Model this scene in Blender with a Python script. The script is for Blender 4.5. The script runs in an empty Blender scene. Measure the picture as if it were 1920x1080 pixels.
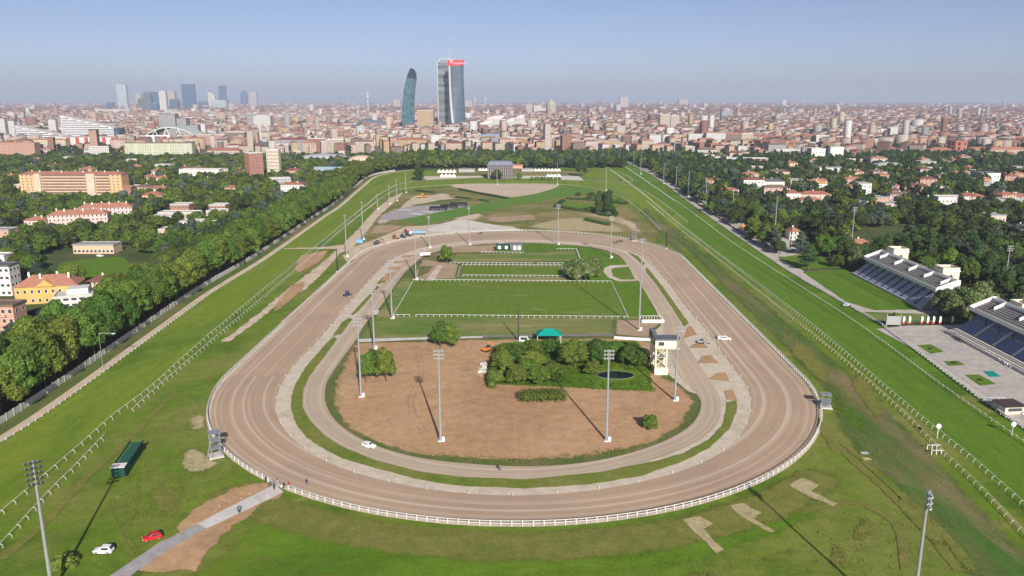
import bpy, bmesh, math, random
import numpy as np
from mathutils import Vector, Matrix
random.seed(7); rng = np.random.default_rng(7)
R = math.radians
scene = bpy.context.scene
C = scene.collection
# ------------------------------------------------------------------ camera
F, CAMH, HORIZON = 1493.33, 100.0, 187.0       # focal length in pixels of a 1920 wide frame, height of the drone
TH = math.atan((540 - HORIZON) / F)
cam = bpy.data.cameras.new('camera'); cam.lens = 28.0; cam.sensor_width = 36.0
cam.clip_start = 1.0; cam.clip_end = 90000
camo = bpy.data.objects.new('camera', cam); C.objects.link(camo)
camo.location = (0, 0, CAMH); camo.rotation_euler = (R(90) - TH, 0, 0)
scene.camera = camo
# ------------------------------------------------------------------ sky and sun
SUN_EL, SHADOW_AZ = R(26), R(-13.2)            # shadows run away from the camera, 13 degrees to its left
to_sun = Vector((-math.sin(SHADOW_AZ) * math.cos(SUN_EL), -math.cos(SHADOW_AZ) * math.cos(SUN_EL), math.sin(SUN_EL)))
w = bpy.data.worlds.new('World'); scene.world = w; w.use_nodes = True
nt = w.node_tree; bg = nt.nodes['Background']
sky = nt.nodes.new('ShaderNodeTexSky'); sky.sky_type = 'NISHITA'; sky.sun_disc = False
sky.sun_elevation = SUN_EL; sky.sun_rotation = math.atan2(to_sun.x, to_sun.y)
sky.air_density = 0.5; sky.dust_density = 1.15; sky.ozone_density = 0.0; sky.altitude = 120
tint = nt.nodes.new('ShaderNodeMix'); tint.data_type = 'RGBA'; tint.blend_type = 'MULTIPLY'; tint.inputs[0].default_value = 1.0; tint.inputs[7].default_value = (1.04, .985, 1.07, 1)   # slightly lavender summer haze
nt.links.new(sky.outputs[0], tint.inputs[6]); nt.links.new(tint.outputs[2], bg.inputs[0]); bg.inputs[1].default_value = 0.053
sun = bpy.data.lights.new('sun', 'SUN'); sun.energy = 3.3; sun.angle = R(0.6); sun.color = (1.0, 0.94, 0.86)
suno = bpy.data.objects.new('sun', sun); C.objects.link(suno)
suno.rotation_euler = to_sun.to_track_quat('Z', 'Y').to_euler(); suno.location = (300, -300, 400)
vs = scene.view_settings
vs.view_transform = 'Standard'; vs.look = 'None'; vs.exposure = 0.93; vs.gamma = 1.0; vs.use_curve_mapping = False
scene.render.engine = 'CYCLES'
cy = scene.cycles
cy.use_denoising = True; cy.max_bounces = 5; cy.diffuse_bounces = 3; cy.glossy_bounces = 2
cy.transmission_bounces = 2; cy.volume_bounces = 0; cy.transparent_max_bounces = 8
cy.caustics_reflective = False; cy.caustics_refractive = False; cy.sample_clamp_indirect = 3
scene.render.filter_size = 1.5

# ------------------------------------------------------------------ helpers
def P(u, v, z=0.0):
    """where the ray through a pixel of the 1920x1080 photograph meets the level z"""
    x = (u - 960) / F; y = -(v - 540) / F
    dy = math.cos(TH) + y * math.sin(TH); dz = -math.sin(TH) + y * math.cos(TH)
    t = (z - CAMH) / dz
    return Vector((x * t, dy * t, z))
def hgt(u, v, p):
    """height above the ground of the pixel row v at the ground point p"""
    y = -(v - 540) / F
    return CAMH + p.y * (-math.sin(TH) + y * math.cos(TH)) / (math.cos(TH) + y * math.sin(TH))
def PP(*l): return [P(*a) for a in l]

def props(o, label=None, cat=None, group=None, kind=None):
    if label: o['label'] = label
    if cat: o['category'] = cat
    if group: o['group'] = group
    if kind: o['kind'] = kind
    return o
def link(name, me, parent=None, mat=None):
    o = bpy.data.objects.new(name, me); C.objects.link(o)
    if parent is not None: o.parent = parent
    if mat is not None and me is not None and not me.materials: me.materials.append(mat)
    return o
def thing(name, label, cat, loc=(0, 0, 0), rz=0.0, group=None):
    o = bpy.data.objects.new(name, None); C.objects.link(o); o.empty_display_size = 0.2
    o.location = loc; o.rotation_euler = (0, 0, rz)
    return props(o, label, cat, group)
def copy_tree(o, parent=None):
    c = o.copy(); C.objects.link(c); c.parent = parent
    for ch in list(o.children): copy_tree(ch, c)
    return c
def dup(o, loc, rz=0.0, label=None, sc=None):
    c = copy_tree(o); c.location = loc; c.rotation_euler = (0, 0, rz)
    if label: c['label'] = label
    if sc: c.scale = sc if hasattr(sc, '__len__') else (sc, sc, sc)
    return c

class MB:
    """collects faces for one mesh"""
    def __init__(s): s.v = []; s.f = []; s.uv = None; s.mi = []; s.cur = 0; s.M = None
    def add(s, vs, fs):
        n = len(s.v)
        if s.M is not None: vs = [tuple(s.M @ Vector(p)) for p in vs]
        s.v += [tuple(p) for p in vs]; s.f += [tuple(i + n for i in f) for f in fs]; s.mi += [s.cur] * len(fs)
        return s
    def box(s, x0, x1, y0, y1, z0, z1):
        return s.add([(x0,y0,z0),(x1,y0,z0),(x1,y1,z0),(x0,y1,z0),(x0,y0,z1),(x1,y0,z1),(x1,y1,z1),(x0,y1,z1)],
                     [(3,2,1,0),(4,5,6,7),(0,1,5,4),(1,2,6,5),(2,3,7,6),(3,0,4,7)])
    def cbox(s, c, d): return s.box(c[0]-d[0]/2, c[0]+d[0]/2, c[1]-d[1]/2, c[1]+d[1]/2, c[2]-d[2]/2, c[2]+d[2]/2)
    def bar(s, a, b, r, r2=None, n=6, caps=True):
        a = Vector(a); b = Vector(b); r2 = r if r2 is None else r2
        d = (b - a); q = d.to_track_quat('Z', 'Y')
        vs = []
        for k, (p, rr) in enumerate(((a, r), (b, r2))):
            for i in range(n):
                t = 2 * math.pi * (i + .5) / n
                vs.append(p + q @ Vector((rr * math.cos(t), rr * math.sin(t), 0)))
        fs = [(i, (i+1) % n, n + (i+1) % n, n + i) for i in range(n)]
        if caps: fs += [tuple(range(n-1, -1, -1)), tuple(range(n, 2*n))]
        return s.add(vs, fs)
    def tube(s, pts, r, n=5):
        """polyline tube, radius r (number or list)"""
        pts = [Vector(p) for p in pts]; m = len(pts); vs = []
        for k, p in enumerate(pts):
            d = (pts[min(k+1, m-1)] - pts[max(k-1, 0)]); q = d.to_track_quat('Z', 'Y')
            rr = r[k] if hasattr(r, '__len__') else r
            for i in range(n):
                t = 2 * math.pi * (i + .5) / n
                vs.append(p + q @ Vector((rr * math.cos(t), rr * math.sin(t), 0)))
        fs = []
        for k in range(m-1):
            for i in range(n): fs.append((k*n+i, k*n+(i+1) % n, (k+1)*n+(i+1) % n, (k+1)*n+i))
        fs += [tuple(range(n-1, -1, -1)), tuple(range((m-1)*n, m*n))]
        return s.add(vs, fs)
    def lathe(s, prof, n=16, c=(0, 0, 0), cap=True):
        vs = []; m = len(prof)
        for (r, z) in prof:
            for i in range(n):
                t = 2*math.pi*i/n; vs.append((c[0]+r*math.cos(t), c[1]+r*math.sin(t), c[2]+z))
        fs = [(k*n+i, k*n+(i+1) % n, (k+1)*n+(i+1) % n, (k+1)*n+i) for k in range(m-1) for i in range(n)]
        if cap: fs += [tuple(range(n-1, -1, -1)), tuple(range((m-1)*n, m*n))]
        return s.add(vs, fs)
    def prism(s, poly, z0, z1):
        """vertical prism over a counter-clockwise xy polygon"""
        n = len(poly)
        return s.add([(p[0], p[1], z0) for p in poly] + [(p[0], p[1], z1) for p in poly],
                     [tuple(range(n-1, -1, -1)), tuple(range(n, 2*n))] + [(i, (i+1) % n, n+(i+1) % n, n+i) for i in range(n)])
    def extr(s, prof, x0, x1):
        """extrude a (y,z) profile (counter-clockwise seen from +x) along x"""
        n = len(prof)
        return s.add([(x0, p[0], p[1]) for p in prof] + [(x1, p[0], p[1]) for p in prof],
                     [tuple(range(n-1, -1, -1)), tuple(range(n, 2*n))] + [(i, (i+1) % n, n+(i+1) % n, n+i) for i in range(n)])
    def loft(s, rings, cap=True):
        n = len(rings[0]); vs = [p for r in rings for p in r]
        fs = [(k*n+i, k*n+(i+1) % n, (k+1)*n+(i+1) % n, (k+1)*n+i) for k in range(len(rings)-1) for i in range(n)]
        if cap: fs += [tuple(range(n-1, -1, -1)), tuple(range((len(rings)-1)*n, len(rings)*n))]
        return s.add(vs, fs)
    def mesh(s, name, mats=None, smooth=False):
        me = bpy.data.meshes.new(name); me.from_pydata(s.v, [], s.f)
        if mats is not None:
            for m in (mats if isinstance(mats, (list, tuple)) else [mats]): me.materials.append(m)
        if any(s.mi): me.polygons.foreach_set('material_index', s.mi)
        if smooth: me.polygons.foreach_set('use_smooth', [True]*len(s.f))
        me.update(); return me
    def build(s, name, mats, parent=None, smooth=False):
        return link(name, s.mesh(name, mats, smooth), parent)

# ------------------------------------------------------------------ materials
MATS = {}
def _new(name):
    m = bpy.data.materials.new(name); m.use_nodes = True
    n = m.node_tree.nodes; l = m.node_tree.links
    return m, n, l, n['Principled BSDF']
def ramp(n, stops):
    r = n.new('ShaderNodeValToRGB'); e = r.color_ramp.elements
    while len(e) > 1: e.remove(e[-1])
    e[0].position = stops[0][0]; e[0].color = (*stops[0][1], 1)
    for p, c in stops[1:]:
        k = e.new(p); k.color = (*c, 1)
    return r
def noise(n, l, scale, detail=4, rough=.55, vec=None, dist=0.0):
    t = n.new('ShaderNodeTexNoise'); t.inputs['Scale'].default_value = scale; t.inputs['Detail'].default_value = detail
    t.inputs['Roughness'].default_value = rough; t.inputs['Distortion'].default_value = dist
    if vec is not None: l.new(vec, t.inputs['Vector'])
    return t
def mixc(n, l, fac, a, b, mode='MIX'):
    x = n.new('ShaderNodeMix'); x.data_type = 'RGBA'; x.blend_type = mode
    for s, k in ((fac, 0), (a, 6), (b, 7)):
        if hasattr(s, 'is_linked'): l.new(s, x.inputs[k])
        elif k == 0: x.inputs[0].default_value = s
        else: x.inputs[k].default_value = (*s, 1)
    return x.outputs[2]
def maprange(n, l, v, a, b, c=0.0, d=1.0):
    x = n.new('ShaderNodeMapRange'); l.new(v, x.inputs[0])
    for i, q in enumerate((a, b, c, d)): x.inputs[i+1].default_value = q
    return x.outputs[0]
def mapping(n, l, src, scale=(1, 1, 1), rot=(0, 0, 0), loc=(0, 0, 0)):
    m = n.new('ShaderNodeMapping'); l.new(src, m.inputs[0])
    m.inputs['Scale'].default_value = scale; m.inputs['Rotation'].default_value = rot; m.inputs['Location'].default_value = loc
    return m.outputs[0]
def plain(name, c, rough=.7, var=.12, scale=.8, metal=0.0, spec=.3, bump=0.0):
    """one colour with soft uneven wear"""
    if name in MATS: return MATS[name]
    m, n, l, b = _new(name)
    tc = n.new('ShaderNodeTexCoord').outputs['Object']
    t = noise(n, l, scale, 5, .6, tc)
    lo = tuple(x*(1-var) for x in c); hi = tuple(min(1, x*(1+var)) for x in c)
    r = ramp(n, [(.3, lo), (.7, hi)]); l.new(t.outputs[0], r.inputs[0])
    l.new(r.outputs[0], b.inputs['Base Color'])
    b.inputs['Roughness'].default_value = rough; b.inputs['Metallic'].default_value = metal
    b.inputs['Specular IOR Level'].default_value = spec
    if bump:
        bp = n.new('ShaderNodeBump'); bp.inputs['Strength'].default_value = bump; l.new(t.outputs[0], bp.inputs['Height'])
        l.new(bp.outputs[0], b.inputs['Normal'])
    MATS[name] = m; return m
def glass(name, c, rough=.12, spec=.6):
    if name in MATS: return MATS[name]
    m, n, l, b = _new(name)
    tc = n.new('ShaderNodeTexCoord').outputs['Object']; t = noise(n, l, .15, 2, .5, tc)
    r = ramp(n, [(.35, tuple(x*.75 for x in c)), (.65, tuple(x*1.25 for x in c))]); l.new(t.outputs[0], r.inputs[0])
    l.new(r.outputs[0], b.inputs['Base Color']); b.inputs['Roughness'].default_value = rough
    b.inputs['Specular IOR Level'].default_value = spec
    MATS[name] = m; return m
def soft_edge(n, l, b, width_noise=.9):
    """ragged, feathered border: the 'soft' attribute is 1 on a sheet's outline and 0 inside (absent elsewhere)"""
    at = n.new('ShaderNodeAttribute'); at.attribute_name = 'soft'
    tc = n.new('ShaderNodeTexCoord').outputs['Object']; t = noise(n, l, .45, 6, .7, tc)
    t2 = noise(n, l, 2.2, 4, .75, tc)
    def mad(o, k, add):
        q = n.new('ShaderNodeMath'); q.operation = 'MULTIPLY_ADD'; l.new(o, q.inputs[0]); q.inputs[1].default_value = k
        if hasattr(add, 'is_linked'): l.new(add, q.inputs[2])
        else: q.inputs[2].default_value = add
        return q.outputs[0]
    nz = mad(t2.outputs[0], 1.7, mad(t.outputs[0], 1.0, -1.35))
    mu = n.new('ShaderNodeMath'); mu.operation = 'MULTIPLY'; l.new(nz, mu.inputs[0]); gt = n.new('ShaderNodeMath'); gt.operation = 'GREATER_THAN'; l.new(at.outputs['Fac'], gt.inputs[0]); gt.inputs[1].default_value = .001; l.new(gt.outputs[0], mu.inputs[1])
    su = n.new('ShaderNodeMath'); su.operation = 'ADD'; l.new(at.outputs['Fac'], su.inputs[0]); l.new(mu.outputs[0], su.inputs[1])
    lt = n.new('ShaderNodeMath'); lt.operation = 'LESS_THAN'; l.new(su.outputs[0], lt.inputs[0]); lt.inputs[1].default_value = .55
    l.new(lt.outputs[0], b.inputs['Alpha'])
def soil(name, cols, scale=.05, fine=1.5, finevar=.2, stretch=(1, 1, 1), rot=0.0, bump=.3, dist=.4, second=None):
    """ground cover: big patches through a colour ramp, fine grain on top; second = (colour, scale, lo, hi) adds worn patches"""
    m, n, l, b = _new(name)
    tc = n.new('ShaderNodeTexCoord').outputs['Object']
    big = noise(n, l, scale, 6, .6, mapping(n, l, tc, stretch, (0, 0, rot)), dist)
    k = len(cols)
    r = ramp(n, [(.28 + .44*i/(k-1), c) for i, c in enumerate(cols)]); l.new(big.outputs[0], r.inputs[0])
    col = r.outputs[0]
    if second:
        for (c2, sc2, lo, hi) in (second if isinstance(second, list) else [second]):
            t2 = noise(n, l, sc2, 6, .65, mapping(n, l, tc, stretch, (0, 0, rot), (31, 17, 0)), .6)
            col = mixc(n, l, maprange(n, l, t2.outputs[0], lo, hi), col, c2)
    md = noise(n, l, .28, 5, .7, mapping(n, l, tc, stretch, (0, 0, rot)), .5); mr = ramp(n, [(.32, (.84,.86,.80)), (.68, (1.17,1.13,1.20))]); l.new(md.outputs[0], mr.inputs[0])
    col = mixc(n, l, 1.0, col, mr.outputs[0], 'MULTIPLY')
    f = noise(n, l, fine, 5, .7, tc)
    fr = ramp(n, [(.25, (1-finevar,)*3), (.75, (1+finevar,)*3)]); l.new(f.outputs[0], fr.inputs[0])
    col = mixc(n, l, 1.0, col, fr.outputs[0], 'MULTIPLY')
    l.new(col, b.inputs['Base Color']); b.inputs['Roughness'].default_value = .95; b.inputs['Specular IOR Level'].default_value = .12
    soft_edge(n, l, b)
    if bump:
        bp = n.new('ShaderNodeBump'); bp.inputs['Strength'].default_value = bump; bp.inputs['Distance'].default_value = .3
        l.new(f.outputs[0], bp.inputs['Height']); l.new(bp.outputs[0], b.inputs['Normal'])
    MATS[name] = m; return m
def striped(name, cols, width, axis_rot, patch=None, along=.01, finevar=.22, amp=.1, bump=.3):
    """mown turf: long stripes along the course plus patches"""
    m, n, l, b = _new(name)
    tc = n.new('ShaderNodeTexCoord').outputs['Object']
    v = mapping(n, l, mapping(n, l, tc, (1, 1, 1), (0, 0, axis_rot)), (1/width, along/width*2, 1))
    t = noise(n, l, 1.0, 3, .6, v)
    k = len(cols); r = ramp(n, [(.3 + .4*i/(k-1), c) for i, c in enumerate(cols)]); l.new(t.outputs[0], r.inputs[0])
    col = r.outputs[0]
    if patch:
        for (c2, sc2, lo, hi) in patch:
            t2 = noise(n, l, sc2, 6, .62, mapping(n, l, mapping(n, l, tc, (1, 1, 1), (0, 0, axis_rot)), (1, .35, 1)), .5)
            col = mixc(n, l, maprange(n, l, t2.outputs[0], lo, hi), col, c2)
    md = noise(n, l, .35, 5, .7, mapping(n, l, tc, (1, .4, 1)), .4); mr = ramp(n, [(.32, (.87,.89,.84)), (.68, (1.14,1.10,1.16))]); l.new(md.outputs[0], mr.inputs[0])
    col = mixc(n, l, 1.0, col, mr.outputs[0], 'MULTIPLY')
    f = noise(n, l, 1.4, 5, .7, mapping(n, l, tc, (1, .5, 1)))
    fr = ramp(n, [(.25, (1-finevar,)*3), (.75, (1+finevar,)*3)]); l.new(f.outputs[0], fr.inputs[0])
    col = mixc(n, l, 1.0, col, fr.outputs[0], 'MULTIPLY')
    l.new(col, b.inputs['Base Color']); b.inputs['Roughness'].default_value = .95; b.inputs['Specular IOR Level'].default_value = .1
    bp = n.new('ShaderNodeBump'); bp.inputs['Strength'].default_value = bump; bp.inputs['Distance'].default_value = .25
    l.new(f.outputs[0], bp.inputs['Height']); l.new(bp.outputs[0], b.inputs['Normal'])
    MATS[name] = m; return m
def raked(name, cols, sc=.5, var=.12, streak=None):
    """harrowed sand: streaks that follow the course (UV: metres along, metres across)"""
    m, n, l, b = _new(name)
    uv = n.new('ShaderNodeUVMap').outputs[0]
    t = noise(n, l, 1.0, 4, .6, mapping(n, l, uv, (.006, sc, 1)))
    k = len(cols); r = ramp(n, [(.3 + .4*i/(k-1), c) for i, c in enumerate(cols)]); l.new(t.outputs[0], r.inputs[0])
    col = r.outputs[0]
    if streak:
        t3 = noise(n, l, 1.0, 2, .5, mapping(n, l, uv, (.002, sc*.75, 1), (0, 0, 0), (5, 9, 0)))
        col = mixc(n, l, maprange(n, l, t3.outputs[0], .50, .70), col, streak)
    t2 = noise(n, l, 1.0, 5, .7, mapping(n, l, uv, (.06, 3.5, 1)))
    fr = ramp(n, [(.25, (1-var,)*3), (.75, (1+var,)*3)]); l.new(t2.outputs[0], fr.inputs[0])
    col = mixc(n, l, 1.0, col, fr.outputs[0], 'MULTIPLY')
    tc = n.new('ShaderNodeTexCoord').outputs['Object']; t4 = noise(n, l, .03, 4, .6, tc)
    fr2 = ramp(n, [(.3, (.9, .9, .9)), (.7, (1.08, 1.07, 1.06))]); l.new(t4.outputs[0], fr2.inputs[0])
    col = mixc(n, l, 1.0, col, fr2.outputs[0], 'MULTIPLY')
    l.new(col, b.inputs['Base Color']); b.inputs['Roughness'].default_value = .95; b.inputs['Specular IOR Level'].default_value = .12
    bp = n.new('ShaderNodeBump'); bp.inputs['Strength'].default_value = .35; bp.inputs['Distance'].default_value = .15
    l.new(t2.outputs[0], bp.inputs['Height']); l.new(bp.outputs[0], b.inputs['Normal'])
    MATS[name] = m; return m
def leafmat(name, cols, sub=.12):
    m, n, l, b = _new(name)
    geo = n.new('ShaderNodeNewGeometry'); oi = n.new('ShaderNodeObjectInfo')
    r = ramp(n, [(i/(len(cols)-1), c) for i, c in enumerate(cols)]); l.new(geo.outputs['Random Per Island'], r.inputs[0])
    hv = n.new('ShaderNodeHueSaturation'); l.new(r.outputs[0], hv.inputs['Color'])
    l.new(maprange(n, l, oi.outputs['Random'], 0, 1, .47, .525), hv.inputs['Hue'])
    mul = n.new('ShaderNodeMath'); mul.operation = 'MULTIPLY'; l.new(oi.outputs['Random'], mul.inputs[0]); mul.inputs[1].default_value = 7.31
    fr = n.new('ShaderNodeMath'); fr.operation = 'FRACT'; l.new(mul.outputs[0], fr.inputs[0])
    l.new(maprange(n, l, fr.outputs[0], 0, 1, .72, 1.25), hv.inputs['Value'])
    l.new(hv.outputs[0], b.inputs['Base Color']); b.inputs['Roughness'].default_value = .7; b.inputs['Specular IOR Level'].default_value = .25
    tr = n.new('ShaderNodeBsdfTranslucent'); l.new(mixc(n, l, 1.0, hv.outputs[0], (1.5, 1.35, .8), 'MULTIPLY'), tr.inputs[0])
    mx = n.new('ShaderNodeMixShader'); mx.inputs[0].default_value = .33; l.new(b.outputs[0], mx.inputs[1]); l.new(tr.outputs[0], mx.inputs[2]); l.new(mx.outputs[0], n['Material Output'].inputs['Surface'])
    MATS[name] = m; return m
# ------------------------------------------------------------------ bodies of people and horses (meshes only, placed further down)
def skin_mesh(name, joints, edges, mats, banding, sub=1):
    """one continuous body grown round a skeleton; banding(z) gives the clothing slot by height"""
    me = bpy.data.meshes.new(name); me.from_pydata([j[:3] for j in joints], edges, []); o = bpy.data.objects.new('tmp', me); C.objects.link(o)
    md = o.modifiers.new('s', 'SKIN'); md.use_smooth_shade = True
    for v, j in zip(me.skin_vertices[0].data, joints): v.radius = (j[3], j[3]); v.use_root = False
    me.skin_vertices[0].data[0].use_root = True
    if sub: o.modifiers.new('d', 'SUBSURF').levels = sub
    dg = bpy.context.evaluated_depsgraph_get(); out = bpy.data.meshes.new_from_object(o.evaluated_get(dg)); bpy.data.objects.remove(o); out.name = name
    out.materials.clear()
    for m_ in mats: out.materials.append(m_)
    for p_ in out.polygons: p_.material_index = banding(p_.center)
    return out
plain('skin', (.50,.32,.23), .6, .05); plain('hair_dark', (.03,.022,.018), .8, .1)
CL = {'black': (.02,.02,.022), 'navy': (.03,.05,.12), 'grey': (.18,.19,.2), 'red': (.5,.03,.04), 'jeans': (.08,.12,.22), 'white': (.65,.65,.63), 'khaki': (.25,.21,.13)}
for k, c_ in CL.items(): plain('cloth_'+k, c_, .9, .1, 3)
def body_mesh(stride, arm, lean):
    s = stride; J = [(0,0,.95,.15),(0,lean*.3,1.2,.14),(0,lean*.6,1.42,.15),(0,lean*.7,1.52,.06),(0,lean*.8,1.60,.085),(0,lean*.8,1.70,.10),
         (.10,0,.88,.10),(.11,-s*.5,.48,.075),(.11,-s,.08,.05),(.11,-s-.14,.04,.045), (-.10,0,.88,.10),(-.11,s*.4,.48,.075),(-.11,s,.08,.05),(-.11,s-.14,.04,.045),
         (.20,lean*.6,1.40,.07),(.25,arm,1.14,.05),(.24,arm*.4-.1,.90,.04),(.24,arm*.3-.14,.82,.035), (-.20,lean*.6,1.40,.07),(-.25,-arm,1.14,.05),(-.24,-arm*1.5-.05,.90,.04),(-.24,-arm*1.6-.08,.82,.035)]
    E = [(0,1),(1,2),(2,3),(3,4),(4,5),(0,6),(6,7),(7,8),(8,9),(0,10),(10,11),(11,12),(12,13),(2,14),(14,15),(15,16),(16,17),(2,18),(18,19),(19,20),(20,21)]
    def band(c): return 0 if c.z > 1.5 or (abs(c.x) > .17 and c.z < .88 and c.z > .7) else 1 if c.z > .98 or abs(c.x) > .2 else 3 if c.z < .09 else 2
    return skin_mesh('body', J, E, [MATS['skin'], MATS['cloth_black'], MATS['cloth_jeans'], MATS['hair_dark']], band)
BODY = [(body_mesh(st_, ar_, ln_), ln_) for st_, ar_, ln_ in ((.14, .09, 0), (.22, .14, 0), (.30, .17, 0), (.16, .1, -.25), (.5, -.3, .1))]
def person(label, loc, rz, top, bottom, pose=0):
    me, lean = BODY[pose]; me = me.copy(); me.materials[1] = MATS['cloth_'+top]; me.materials[2] = MATS['cloth_'+bottom]
    t = thing('person', label, 'person', loc, rz); link('body', me, t)
    MB().lathe([(.02, 1.60), (.105, 1.66), (.112, 1.74), (.08, 1.82), (.01, 1.84)], 10).build('hair', MATS['hair_dark'], t, True).location = (0, lean*.8+.02, 0); return t
HM = None
def horse_mesh():
    J = [(0,.5,1.25,.30),(0,0,1.22,.32),(0,-.55,1.28,.30),(0,-.85,1.55,.20),(0,-1.1,1.85,.15),(0,-1.25,1.98,.12),(0,-1.5,1.80,.09),(0,-1.62,1.66,.07),
         (.16,-.6,1.0,.13),(.16,-.85,.62,.075),(.16,-.72,.3,.05),(.16,-.78,.05,.06), (-.16,-.6,1.0,.13),(-.16,-.5,.6,.075),(-.16,-.3,.34,.05),(-.16,-.2,.1,.06),
         (.17,.6,1.0,.17),(.17,.42,.72,.09),(.17,.62,.45,.065),(.17,.5,.05,.06), (-.17,.6,1.0,.17),(-.17,.62,.72,.09),(-.17,.92,.5,.065),(-.17,.95,.08,.06), (0,.78,1.30,.09),(0,.95,1.1,.05),(0,1.0,.75,.04)]
    E = [(0,1),(1,2),(2,3),(3,4),(4,5),(5,6),(6,7),(2,8),(8,9),(9,10),(10,11),(2,12),(12,13),(13,14),(14,15),(0,16),(16,17),(17,18),(18,19),(0,20),(20,21),(21,22),(22,23),(0,24),(24,25),(25,26)]
    return skin_mesh('body', J, E, [plain('horse_bay', (.055,.03,.018), .6, .15, 2), MATS['hair_dark']], lambda c: 1 if c.z < .3 or c.y > .9 else 0)
HM = horse_mesh()
# ------------------------------------------------------------------ ground covers
soil('city_ground_mat', [(.13,.115,.10), (.20,.175,.15), (.10,.11,.075)], .004, .05, .2, bump=0)
soil('suburb_ground_mat', [(.045,.075,.02), (.075,.105,.035), (.14,.12,.07)], .03, .6, .25)
soil('field_grass_mat', [(.098,.18,.016), (.138,.212,.02), (.195,.225,.04)], .022, 1.3, .22, dist=.8,
     second=[((.078,.145,.012), .035, .50, .66), ((.30,.26,.10), .05, .60, .76), ((.20,.22,.05), .012, .5, .62)])
soil('front_grass_mat', [(.092,.195,.013), (.122,.22,.016), (.175,.228,.026)], .02, 1.2, .22, stretch=(.5, 1, 1), dist=.8,
     second=[((.072,.15,.010), .028, .46, .64), ((.24,.235,.06), .03, .58, .72)])
soil('verge_mat', [(.075,.145,.028), (.115,.15,.04), (.20,.175,.075)], .04, 1.2, .25, stretch=(1, .22, 1), dist=1.4,
     second=[((.07,.15,.022), .06, .52, .64), ((.25,.19,.10), .04, .50, .66)])
soil('strip_grass_mat', [(.12,.185,.025), (.165,.205,.035), (.215,.22,.06)], .06, 1.3, .25, dist=.8)
soil('dirt_track_mat', [(.42,.26,.16), (.49,.32,.205)], .2, 1.2, .2)
soil('damp_dirt_mat', [(.34,.215,.135), (.39,.25,.16)], .2, 1.2, .2)
soil('straw_grass_mat', [(.145,.185,.03), (.175,.19,.04), (.215,.195,.055)], .12, 1.4, .25, dist=.8)
soil('lush_grass_mat', [(.075,.175,.010), (.10,.20,.012), (.07,.16,.009)], .05, 1.4, .25, dist=.8)
soil('rough_mat', [(.105,.15,.028), (.23,.21,.07), (.32,.26,.115)], .022, .5, .38, stretch=(.35, 1, 1), dist=1.0,
     second=[((.075,.14,.03), .03, .54, .68), ((.36,.27,.13), .05, .57, .70), ((.10,.14,.03), .09, .56, .66)])
striped('turf_home_mat', [(.088,.178,.014), (.115,.215,.018), (.077,.16,.012)], 4.5, R(-1.0), [((.11,.18,.02), .03, .55, .75)])
striped('turf_back_mat', [(.142,.222,.022), (.18,.252,.026), (.127,.206,.018)], 6, R(0.8), [((.19,.25,.05), .04, .54, .72), ((.095,.17,.016), .03, .55, .70)])
striped('turf_strip_mat', [(.10,.21,.03), (.125,.24,.035)], 6, R(-60), [((.16,.22,.05), .03, .55, .75)])
striped('lawn_mat', [(.10,.185,.018), (.135,.21,.024), (.112,.17,.018)], 5, R(89), [((.17,.225,.05), .05, .52, .70), ((.28,.26,.11), .09, .62, .74)])
soil('lawn_worn_mat', [(.10,.20,.03), (.20,.225,.07), (.34,.28,.13)], .05, 1.2, .2, stretch=(.3, 1, 1), second=[((.11,.20,.03), .06, .5, .64)])
soil('dirt_mat', [(.40,.245,.13), (.465,.295,.16), (.515,.34,.195)], .022, .8, .13, dist=1.2,
     second=[((.36,.25,.165), .045, .56, .74), ((.52,.36,.23), .06, .60, .78)])
soil('sandpath_mat', [(.52,.42,.29), (.60,.50,.37), (.45,.34,.22)], .06, 1.0, .12, dist=.8)
soil('brown_plot_mat', [(.36,.26,.16), (.44,.33,.22)], .06, 1.0, .14)
soil('pale_sand_mat', [(.52,.41,.30), (.60,.49,.37)], .03, .6, .1, stretch=(.3, 1, 1))
soil('gravel_mat', [(.53,.455,.35), (.60,.525,.415), (.49,.42,.32)], .08, 1.8, .12)
soil('white_gravel_mat', [(.52,.48,.40), (.66,.63,.56), (.58,.54,.46)], .05, 1.0, .12)
soil('concrete_mat', [(.55,.53,.48), (.62,.60,.55)], .1, 1.5, .08)
soil('asphalt_mat', [(.20,.195,.19), (.26,.25,.24)], .1, 1.5, .15)
soil('paved_mat', [(.33,.315,.315), (.40,.38,.375)], .08, 1.5, .14)
soil('plaza_mat', [(.42,.385,.34), (.48,.445,.395), (.38,.365,.345)], .05, 1.0, .1, second=[((.35,.35,.345), .05, .56, .7)])
soil('car_park_mat', [(.45,.41,.34), (.53,.49,.42), (.41,.375,.33)], .06, 1.0, .12)
soil('straw_mat', [(.36,.29,.14), (.47,.39,.23), (.24,.26,.09)], .5, 1.6, .3)
raked('trot_sand_mat', [(.38,.275,.188), (.45,.335,.235), (.41,.30,.207), (.48,.365,.26)], .75, .12, (.56,.455,.345))
raked('inner_sand_mat', [(.43,.335,.245), (.49,.39,.29), (.455,.355,.26)], .8, .12, (.56,.47,.37))
plain('grate_white', (.8,.79,.76), .5, .06)

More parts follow.
